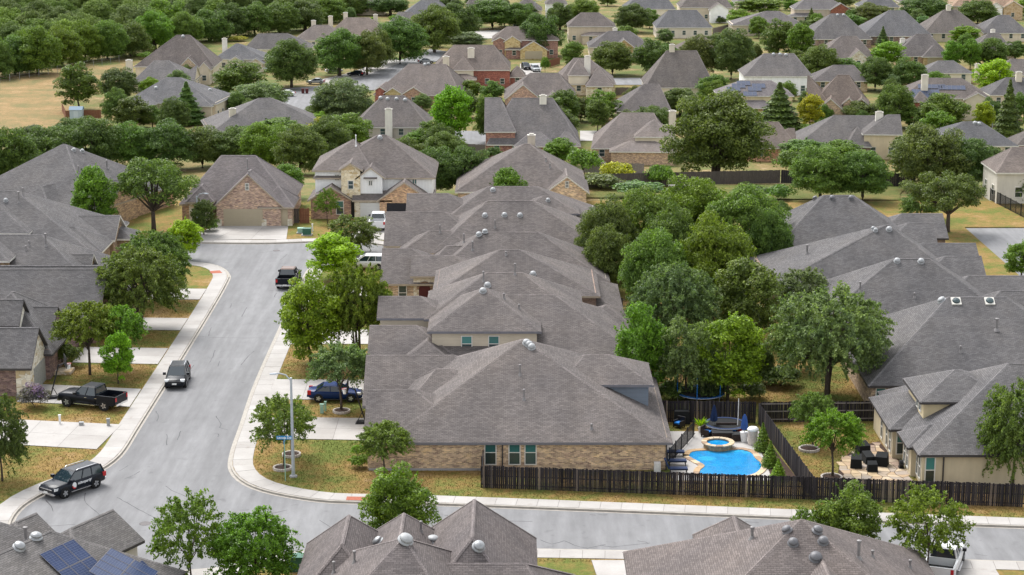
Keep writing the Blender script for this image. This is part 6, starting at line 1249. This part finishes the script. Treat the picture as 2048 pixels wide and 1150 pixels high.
for i, (px, py) in enumerate(((606, 187), (614, 187))):
    g = G(px, py); t = thing('wheelie_bin', ('dark red bin at the kerb, the one by the lane', 'dark red bin at the kerb, the one by the lawn')[i], 'bin', g, 0, 'kerb bins'); MB().hexa([(-.28, -.3, 0), (.28, -.3, 0), (.28, .3, 0), (-.28, .3, 0), (-.36, -.4, 1.1), (.36, -.4, 1.1), (.36, .4, 1.1), (-.36, .4, 1.1)]).build('body', 'bin_red', t); MB().box(-.38, .38, -.42, .42, 1.1, 1.2).build('lid', 'bin_red', t)
g = G(154, 238); t = thing('garden_shed', 'pale blue-grey garden shed beside the dry field', 'shed', g); MB().box(-1.4, 1.4, -1, 1, 0, 2.2).build('wall', 'siding', t, color=(.4, .47, .52)); MB().hexa([(-1.55, -1.2, 2.2), (1.55, -1.2, 2.2), (1.55, 1.2, 2.2), (-1.55, 1.2, 2.2), (-1.55, -.05, 2.9), (1.55, -.05, 2.9), (1.55, .05, 2.9), (-1.55, .05, 2.9)]).build('roof', 'paint', t, color=(.06, .14, .22)); MB().box(-.5, .5, -1.04, -1.003, 0, 1.9).build('door', 'paint', t, color=(.5, .56, .6))
# lavender bush, hedges
x, y = at(70, 818); r_ = tree_at(x, y, .13, 2.6, 1.9, 'shrub', (.13, .13, .13), 'grey bush with purple blossom beside the stone garage'); pm = clump_crown(2.4, 1.9, 26, 40, .1, .5, .5, .14, .9, (.6, 1), .1); struct(link('blossom', leaf_mesh('blossom', pm[0], pm[1], .09), r_, color=(.26, .17, .36)), 'stuff')
for lb, px, py, w, h, col in (('clipped round hedge by the long gabled house', 200, 622, 1.9, 1.2, G_OAK), ('green hedge clump against the brick corner house', 718, 938, 1.6, 1.0, G_MID), ('lighter hedge clump at the driveway corner', 716, 915, 1.2, .9, G_BRIGHT), ('round shrub beside the single garage door', 579, 448, 1.2, 1.2, G_MID), ('dark shrub in the stone-edged bed', 130, 735, 3.2, 2.2, G_OAK), ('shrub under the dark tree by the garage entrance', 420, 464, 2.2, 1.2, G_MID)):
    x, y = at(px, py); tree_at(x, y, .13, w, h, 'shrub', col, lb)
# ---------------------------------------------------------------- vehicles
def loft(st, W_, m=None):
    """st: (x, half-width factor, z bottom, z top) from tail to nose"""
    m = m or MB(); n = 10; k0 = len(m.v)
    for x, f, zb, zt in st:
        hw = W_ / 2 * f; zm = zb + (zt - zb) * .55
        half = [(hw * .84, zb), (hw * .97, zb + .1), (hw, zm), (hw * .96, zt - .07), (hw * .84, zt)]
        for y, z in half: m.v.append((x, y, z))
        for y, z in reversed(half): m.v.append((x, -y, z))
    for i in range(len(st) - 1):
        for q in range(n):
            a, b = k0 + i * n + q, k0 + i * n + (q + 1) % n; m.f.append((a, a + n, b + n, b)); m.m.append(0)
    m.f.append(tuple(k0 + q for q in range(n))); m.m.append(0); e = k0 + (len(st) - 1) * n; m.f.append(tuple(e + q for q in range(n - 1, -1, -1))); m.m.append(0)
    return m
def wheel_mesh(r, w):
    m = MB(); prof = [(r * .62, -w / 2), (r * .94, -w / 2), (r, -w / 2 + .05), (r, w / 2 - .05), (r * .94, w / 2), (r * .62, w / 2)]; nn = 20; k = len(m.v)
    for a, y in prof:
        for q in range(nn): t = 2 * math.pi * q / nn; m.v.append((a * math.cos(t), y, a * math.sin(t)))
    for i in range(len(prof) - 1):
        for q in range(nn): q2 = (q + 1) % nn; m.f.append((k + i * nn + q, k + i * nn + q2, k + (i + 1) * nn + q2, k + (i + 1) * nn + q)); m.m.append(0)
    return m.mesh('rubber')
def rim_mesh(r, w):
    m = MB(); m.tube([(0, -w / 2 + .06, 0), (0, w / 2 - .06, 0)], r * .62, 18, 1)
    for i in range(5):
        a = 2 * math.pi * i / 5; c, s_ = math.cos(a), math.sin(a)
        for sd_ in (-1, 1):
            y0, y1 = sorted((sd_ * (w / 2 - .07), sd_ * (w / 2 - .01))); q = []
            for y in (y0, y1):
                for u, v in ((.0, -.07), (r * .6, -.05), (r * .6, .05), (0, .07)): q.append((u * c - v * s_, y, u * s_ + v * c))
            m.hexa(q, 0)
    m.tube([(0, -w / 2 + .02, 0), (0, w / 2 - .02, 0)], r * .16, 10, 0); return m.mesh(['rim', 'black'])
KIND = {  # L, W, H, wheel r, wheel xs, body stations, greenhouse (rear bottom, front bottom, rear top, front top, belt z)
    'suv': (4.98, 1.98, 1.76, .39, (-1.48, 1.5), [(-2.49, .88, .52, .95), (-2.38, .97, .36, 1.1), (-1.2, 1, .3, 1.14), (.6, 1, .3, 1.12), (1.05, .99, .3, 1.1), (1.9, .97, .32, 1.04), (2.32, .93, .34, .97), (2.49, .86, .42, .84)], (-2.4, 1.15, -2.15, .35, 1.1)),
    'crossover': (4.6, 1.86, 1.68, .36, (-1.35, 1.36), [(-2.3, .86, .5, .95), (-2.18, .97, .34, 1.06), (-1.1, 1, .28, 1.08), (.5, 1, .28, 1.04), (1.0, .99, .28, 1.02), (1.75, .96, .3, .95), (2.15, .91, .32, .86), (2.3, .82, .4, .72)], (-2.2, 1.1, -1.75, .2, 1.02)),
    'sedan': (4.7, 1.83, 1.46, .34, (-1.4, 1.4), [(-2.35, .86, .5, .88), (-2.2, .95, .34, .98), (-1.1, 1, .26, .98), (.5, 1, .26, .93), (1.0, .98, .26, .9), (1.8, .95, .28, .8), (2.2, .9, .3, .72), (2.35, .8, .36, .6)], (-1.75, 1.15, -1.0, .2, .92)),
    'pickup': (5.85, 2.06, 1.94, .42, (-1.72, 1.95), [(-.95, 1, .42, 1.2), (.0, 1, .42, 1.22), (.95, 1, .42, 1.24), (1.3, .99, .42, 1.24), (2.3, .98, .44, 1.2), (2.75, .95, .44, 1.12), (2.92, .9, .5, .98)], (-.95, 1.25, -.8, .55, 1.18))}
def vehicle(name, label, loc, heading, kind, paint, cat='car', group=None, simple=False, rails=False, chrome=False, roof_paint=None):
    L, W_, H, wr_, wx, st, gh = KIND[kind]; t = thing(name, label, cat, loc, heading, group)
    me = mesh_of(('body', kind, paint), lambda: loft(st, W_).mesh(paint, True, 'body')); me.polygons.foreach_set('use_smooth', [len(p.vertices) == 4 for p in me.polygons]); body = link('body', me, t)
    rb, fb, rt_, ft, bz = gh; hb, ht = W_ * .45, W_ * .36; zt = H - .07
    B = [(rb, -hb, bz), (fb, -hb, bz), (fb, hb, bz), (rb, hb, bz)]; Tt = [(rt_, -ht, zt), (ft, -ht, zt), (ft, ht, zt), (rt_, ht, zt)]
    link('windows', mesh_of(('glass', kind), lambda: MB().hexa(B + Tt).mesh('car_glass')), t)
    def roofm():
        m = MB(); o = .03; m.hexa([(rt_ - o, -ht - o, zt - .02), (ft + o, -ht - o, zt - .02), (ft + o, ht + o, zt - .02), (rt_ - o, ht + o, zt - .02), (rt_ + .12, -ht + .1, H), (ft - .12, -ht + .1, H), (ft - .12, ht - .1, H), (rt_ + .12, ht - .1, H)]); return m.mesh(roof_paint or paint)
    link('roof', mesh_of(('roof', kind, roof_paint or paint), roofm), t)
    def pillars():
        m = MB()
        def bar(a, b, w=.05): m.tube([a, b], w, 5)
        for s_ in (-1, 1):
            bar((fb - .02, s_ * hb * .98, bz), (ft, s_ * ht, zt), .045); bar((rb + .04, s_ * hb * .98, bz), (rt_, s_ * ht, zt), .07)
            for u in ((.36, .66) if kind in ('suv', 'crossover') else (.5,)): bar((rb + (fb - rb) * u * .95, s_ * hb * 1.0, bz), (rt_ + (ft - rt_) * u, s_ * ht * 1.01, zt), .04)
        return m.mesh(paint)
    link('pillars', mesh_of(('pil', kind, paint), pillars), t)
    wm, rm = mesh_of(('wheel', kind), lambda: wheel_mesh(wr_, .25)), mesh_of(('rim', kind), lambda: rim_mesh(wr_, .25))
    for x in wx:
        for s_ in (-1, 1):
            w = link('wheel', wm, t, (x, s_ * (W_ / 2 - .1), wr_)); link('rim', rm, w)
            link('wheel_arch', mesh_of(('arch', kind), lambda: MB().tube([(0, -.12, 0), (0, .12, 0)], wr_ * 1.16, 18).mesh('black')), t, (x, s_ * (W_ / 2 - .125), wr_ + .02))
    xf, xr = L / 2, -L / 2; zl = .8 if kind == 'sedan' else 1.0 if kind == 'pickup' else .9
    if kind == 'pickup':
        bx0, bx1 = -2.88, -.98; bed_ = MB().box(bx0, bx1, -W_ / 2 + .1, W_ / 2 - .1, .5, .72).box(bx0 + .09, bx1, -W_ / 2, -W_ / 2 + .13, .5, 1.28).box(bx0 + .09, bx1, W_ / 2 - .13, W_ / 2, .5, 1.28).box(bx1 - .08, bx1, -W_ / 2 + .13, W_ / 2 - .13, .72, 1.28).build('bed', paint, t)
        MB().box(bx0 + .02, bx1 - .08, -W_ / 2 + .14, W_ / 2 - .14, .722, .75).build('liner', 'black', bed_); MB().box(bx0 - .02, bx0 + .085, -W_ / 2 + .03, W_ / 2 - .03, .62, 1.27).build('tailgate', paint, t); xr = -2.9
        for s_ in (-1, 1): MB().box(-.9, 1.1, s_ * (W_ / 2 + .04) - .06, s_ * (W_ / 2 + .04) + .06, .38, .44).build('side_step', 'chrome', t)
    for s_ in (-1, 1):
        y = s_ * W_ * .37
        MB().hexa([(xf - .32, y - .2, zl - .16), (xf - .03, y - .17, zl - .16), (xf - .03, y + .17, zl - .16), (xf - .32, y + .2, zl - .16), (xf - .4, y - .2, zl + .02), (xf - .1, y - .17, zl), (xf - .1, y + .17, zl), (xf - .4, y + .2, zl + .02)]).build('headlight', 'lamp_clear', t)
        MB().box(xr - .015, xr + .3, s_ * W_ * .43 - .1, s_ * W_ * .43 + .11, zl - .15, zl + .2).build('taillight', 'lamp_red', t)
        mm = MB().box(fb - .35, fb - .12, s_ * (W_ / 2 + .12) - .13, s_ * (W_ / 2 + .12) + .13, bz + .02, bz + .22).build('mirror', paint if kind != 'pickup' else 'black', t)
        for dx in (.05, -.95):
            MB().box(dx - .12, dx + .1, s_ * (W_ / 2 - .02) - .035, s_ * (W_ / 2 - .02) + .035, bz - .2, bz - .16).build('door_handle', 'chrome' if chrome else paint, t)
    MB().box(xf - .12, xf + .01, -W_ * .3, W_ * .3, zl - .42, zl - .1).build('grille', 'grille', t); MB().box(xf - .2, xf + .05, -W_ * .42, W_ * .42, .4, .56).build('front_bumper', 'chrome' if chrome else paint, t)
    MB().box(xr - .06, xr + .2, -W_ * .45, W_ * .45, .45, .62).build('rear_bumper', 'chrome' if chrome else paint, t)
    MB().box(xf + .045, xf + .065, -.2, .2, .5, .64).build('number_plate', 'plate', t); MB().box(xr - .075, xr - .055, -.2, .2, .5, .64).build('number_plate', 'plate', t)
    if chrome:
        for z in (zl - .12, zl - .42): MB().box(xf - .02, xf + .03, -W_ * .33, W_ * .33, z, z + .05).build('grille_bar', 'chrome', t)
    if rails:
        for s_ in (-1, 1): MB().tube([(rt_ + .3, s_ * ht * .92, H + .0), (rt_ + .4, s_ * ht * .92, H + .06), (ft - .4, s_ * ht * .92, H + .06), (ft - .25, s_ * ht * .92, H)], .025, 5).build('roof_rail', 'chrome', t)
        for s_ in (-1, 1): MB().box(wx[0] + .55, wx[1] - .55, s_ * (W_ / 2) - .02, s_ * (W_ / 2) + .02, .34, .39).build('sill_strip', 'chrome', t)
    return t
def by_wheels(pf, pr, W_, side):
    """centre and heading from the ground points of the two near-side wheels"""
    a, b = Vector(at(*pf)), Vector(at(*pr)); d = (a - b).normalized(); n = Vector((-d.y, d.x)) * side; c = (a + b) / 2 + n * (W_ / 2 - .1); return c, math.atan2(d.y, d.x)
c, hd = by_wheels((134, 995), (188, 977), 1.98, -1); SUV = vehicle('parked_suv', 'black suv with white door lettering parked at the street elbow', (c.x, c.y, .005), hd, 'suv', 'car_navy', 'suv', rails=True, chrome=True)
side = 1 if True else -1
o = link('lettering', text_mesh('autosparty', .3, 'white_letter', .004, .2), SUV, (-.35, 1.0, .86)); o.rotation_euler = (R(90), 0, R(180)); SUV_TXT = o
m = MB().lathe([(.2, 0), (.2, .012), (.02, .014)], 16); em = m.build('emblem', 'white_letter', SUV, (.62, .985, .78)); em.rotation_euler = (R(-90), 0, 0); em.scale = (1, 1.25, 1)
m = MB().prism([(.21 * math.cos(a), .21 * math.sin(a)) for a in [R(20 + 10 * i) for i in range(13)]] + [(.13 * math.cos(a), .13 * math.sin(a)) for a in [R(140 - 10 * i) for i in range(13)]], .012, .018); em2 = m.build('emblem_arc', 'red', em); em2.rotation_euler = (0, 0, R(-20))
x, y = at(347, 781); vehicle('parked_crossover', 'black compact crossover parked facing downhill beside the west pavement', (x, y + 2.4, .005), R(-88), 'crossover', 'car_black', 'car', rails=True)
c, hd = by_wheels((130, 816), (218, 826), 2.06, -1); vehicle('pickup_truck', 'black pickup truck on the driveway beside the basketball hoop', (c.x, c.y, SLAB_Z + .015), hd, 'pickup', 'car_black', 'pickup', 'pickup trucks', chrome=True)
x, y = at(572, 580); vehicle('pickup_truck', 'black and tan pickup driving away up the street', (x, y + 2.75, .005), R(88), 'pickup', 'car_black', 'pickup', 'pickup trucks', chrome=True, roof_paint='car_tan')
x, y = at(754, 466); vehicle('pickup_truck', 'white pickup on the driveway of the white two-storey house', (x, y + 2.9, SLAB_Z + .015), R(90), 'pickup', 'car_white', 'pickup', 'pickup trucks')
c, hd = by_wheels((702, 808), (637, 808), 1.86, 1); vehicle('parked_car', 'blue car on the driveway behind the ringed tree', (c.x, c.y, SLAB_Z + .015), hd, 'sedan', 'car_blue', 'car')
x, y = at(1888, 1146); vehicle('pickup_truck', 'white pickup cut by the bottom edge behind the airy tree', (x, y, SLAB_Z), R(70), 'pickup', 'car_white', 'pickup', 'pickup trucks')
x, y = at(735, 540); vehicle('parked_car', 'white car behind the round lime green tree', (x, y, SLAB_Z + .01), R(175), 'crossover', 'car_white', 'car')
for lb, px, py, hd, kind, paint in (('silver sedan on the upper cul-de-sac driveway', 632, 168, 178, 'sedan', 'car_silver'), ('white car in the shade of the cul-de-sac trees', 572, 192, 150, 'sedan', 'car_white'), ('silver suv parked before the yellow stone house garage', 1071, 143, -80, 'suv', 'car_silver'), ('dark suv beside the silver one at the yellow stone house', 1052, 139, -80, 'suv', 'car_navy'), ('light blue sedan on the lane by the green verge', 852, 127, 10, 'sedan', 'car_silver'), ('white car half hidden under the street oaks', 668, 146, 20, 'sedan', 'car_white'), ('dark car parked under the upper street trees', 712, 152, 160, 'sedan', 'car_black'), ('dark car far up the street near the top', 1040, 55, 180, 'sedan', 'car_black')):
    g = G(px, py); vehicle('parked_car', lb, (g[0], g[1], g[2] + .08), R(hd), kind, paint, 'car', 'cars parked in the lower neighbourhood')

# small second pool seen between the roofs and the oaks
x, y = at(1242, 652); t = thing('small_pool', 'small turquoise pool beside a white deck behind the tan sided house', 'pool', (x + .6, y, .13)); MB().lathe([(1.3, 0), (1.3, .5), (1.18, .5), (1.15, .4), (.02, .4)], 22).build('water', 'teal', t)
struct(MB().box(-3, -.9, -1.4, 1.8, 0, .3).build('white_deck', 'white_plastic', t), 'structure') if False else MB().box(-3, -1.3, -1.4, 1.8, 0, .3).build('white_deck', 'white_plastic', t)
# ---------------------------------------------------------------- grass blades on the near lawns
def grass():
    g = np.random.default_rng(12); n = 330000; X = g.uniform(-46, 38, n); Y = g.uniform(127.5, 205, n); keep = np.ones(n, bool)
    def d2(line, d):
        L = np.array(resample(line, 1.0)); m = np.zeros(n, bool)
        for px_, py_ in L: m |= (X - px_) ** 2 + (Y - py_) ** 2 < d * d
        return m
    def poly_mask(poly):
        m = np.zeros(n, bool); j = len(poly) - 1
        for i in range(len(poly)):
            xi, yi = poly[i]; xj, yj = poly[j]
            if yi != yj: m ^= ((yi > Y) != (yj > Y)) & (X < (xj - xi) * (Y - yi) / (yj - yi) + xi)
            j = i
        return m
    cen = poly_mask([(56.5, 238), (-18, 224.2)] + ci[1:-1] + [(56.5, 132.3)]); west = poly_mask([(-140, 224)] + list(reversed(lk))[1:] + se[1:i_w] + [(-140, 126)]); south = poly_mask([(-60, 90), (-60, 124.5)] + se[i_w:] + [(75, 90)])
    keep &= cen | west | south
    for ln in (RIGHT_KERB, LEFT_KERB, SW_ELBOW): keep &= ~d2(ln, 1.9)
    for q in DRIVES: keep &= ~poly_mask(q)
    keep &= ~poly_mask(PAT); keep &= ~((X > 12.2) & (X < 22.2) & (Y > 144.6) & (Y < 157.6))
    for h_ in HOUSES:
        if h_.o[1] > 215 or h_.rot: continue
        for w_ in h_.w: keep &= ~((X > w_.x0 + h_.o[0]) & (X < w_.x1 + h_.o[0]) & (Y > w_.y0 + h_.o[1]) & (Y < w_.y1 + h_.o[1]))
    X, Y = X[keep], Y[keep]; k = len(X); a = g.uniform(0, 6.28, k); hh = g.uniform(.04, .13, k); w = g.uniform(.015, .035, k)
    V = np.empty((k, 3, 3), np.float32); V[:, 0] = np.stack([X - w * np.cos(a), Y - w * np.sin(a), np.full(k, LAWN_Z - .005)], 1); V[:, 1] = np.stack([X + w * np.cos(a), Y + w * np.sin(a), np.full(k, LAWN_Z - .005)], 1); V[:, 2] = np.stack([X + g.normal(0, .04, k), Y + g.normal(0, .04, k), LAWN_Z + hh], 1)
    me = bpy.data.meshes.new('grass'); me.vertices.add(3 * k); me.vertices.foreach_set('co', V.ravel()); me.loops.add(3 * k); me.loops.foreach_set('vertex_index', np.arange(3 * k, dtype=np.int32)); me.polygons.add(k); me.polygons.foreach_set('loop_start', np.arange(0, 3 * k, 3, dtype=np.int32)); me.polygons.foreach_set('loop_total', np.full(k, 3, np.int32)); me.update(calc_edges=True)
    me.materials.append(MATS['lawn']); struct(link('grass', me), 'stuff', 'short dry grass on the front lawns and verges')
grass()

g_ = G(1362, 391); t = thing('culvert_headwall', 'pale concrete culvert headwall on the grassy bank', 'culvert', (g_[0], g_[1], g_[2])); MB().box(-1.6, 1.6, -.2, .2, -.5, 1.3).build('wall', 'concrete', t); MB().box(-1.7, 1.7, -.25, .25, 1.3, 1.45).build('cap', 'concrete', t); MB().lathe([(.45, 0), (.45, .03), (.02, .03)], 14).build('pipe_mouth', 'black', t, (0, -.2, .5)).rotation_euler = (R(90), 0, 0)
# ---------------------------------------------------------------- labels that single each tree out
def finish_trees():
    used = {}
    for rec in TREES:
        root, x, y, w, h, kind, col, label, group, desc = rec
        if not label:
            best = min((r for r in REFS if r[0]), key=lambda r: (r[1] - x) ** 2 * 1.0 + ((r[2] - y) * .8) ** 2); dx, dy = x - best[1], y - best[2]
            rel = 'before' if dy < -6 and abs(dx) < 14 else 'behind' if dy > 6 and abs(dx) < 14 else 'beside'
            size = 'tall' if h > 10.5 else 'small' if h < 5 else 'broad' if w > 11 else 'medium'
            label = '%s %s %s %s the %s' % (size, COLN[col], desc, rel, best[0])
        used.setdefault(label, []).append(rec)
    for label, recs in used.items():
        recs.sort(key=lambda r: r[1])
        words = ['first', 'second', 'third', 'fourth', 'fifth', 'sixth', 'seventh', 'eighth', 'ninth', 'tenth', 'eleventh', 'twelfth']
        for i, r in enumerate(recs):
            lb = label if len(recs) == 1 else '%s, %s from west' % (label, words[min(i, 11)])
            tag(r[0], lb, 'shrub' if r[5] in ('shrub', 'evergreen') else 'tree', r[8])
finish_trees()
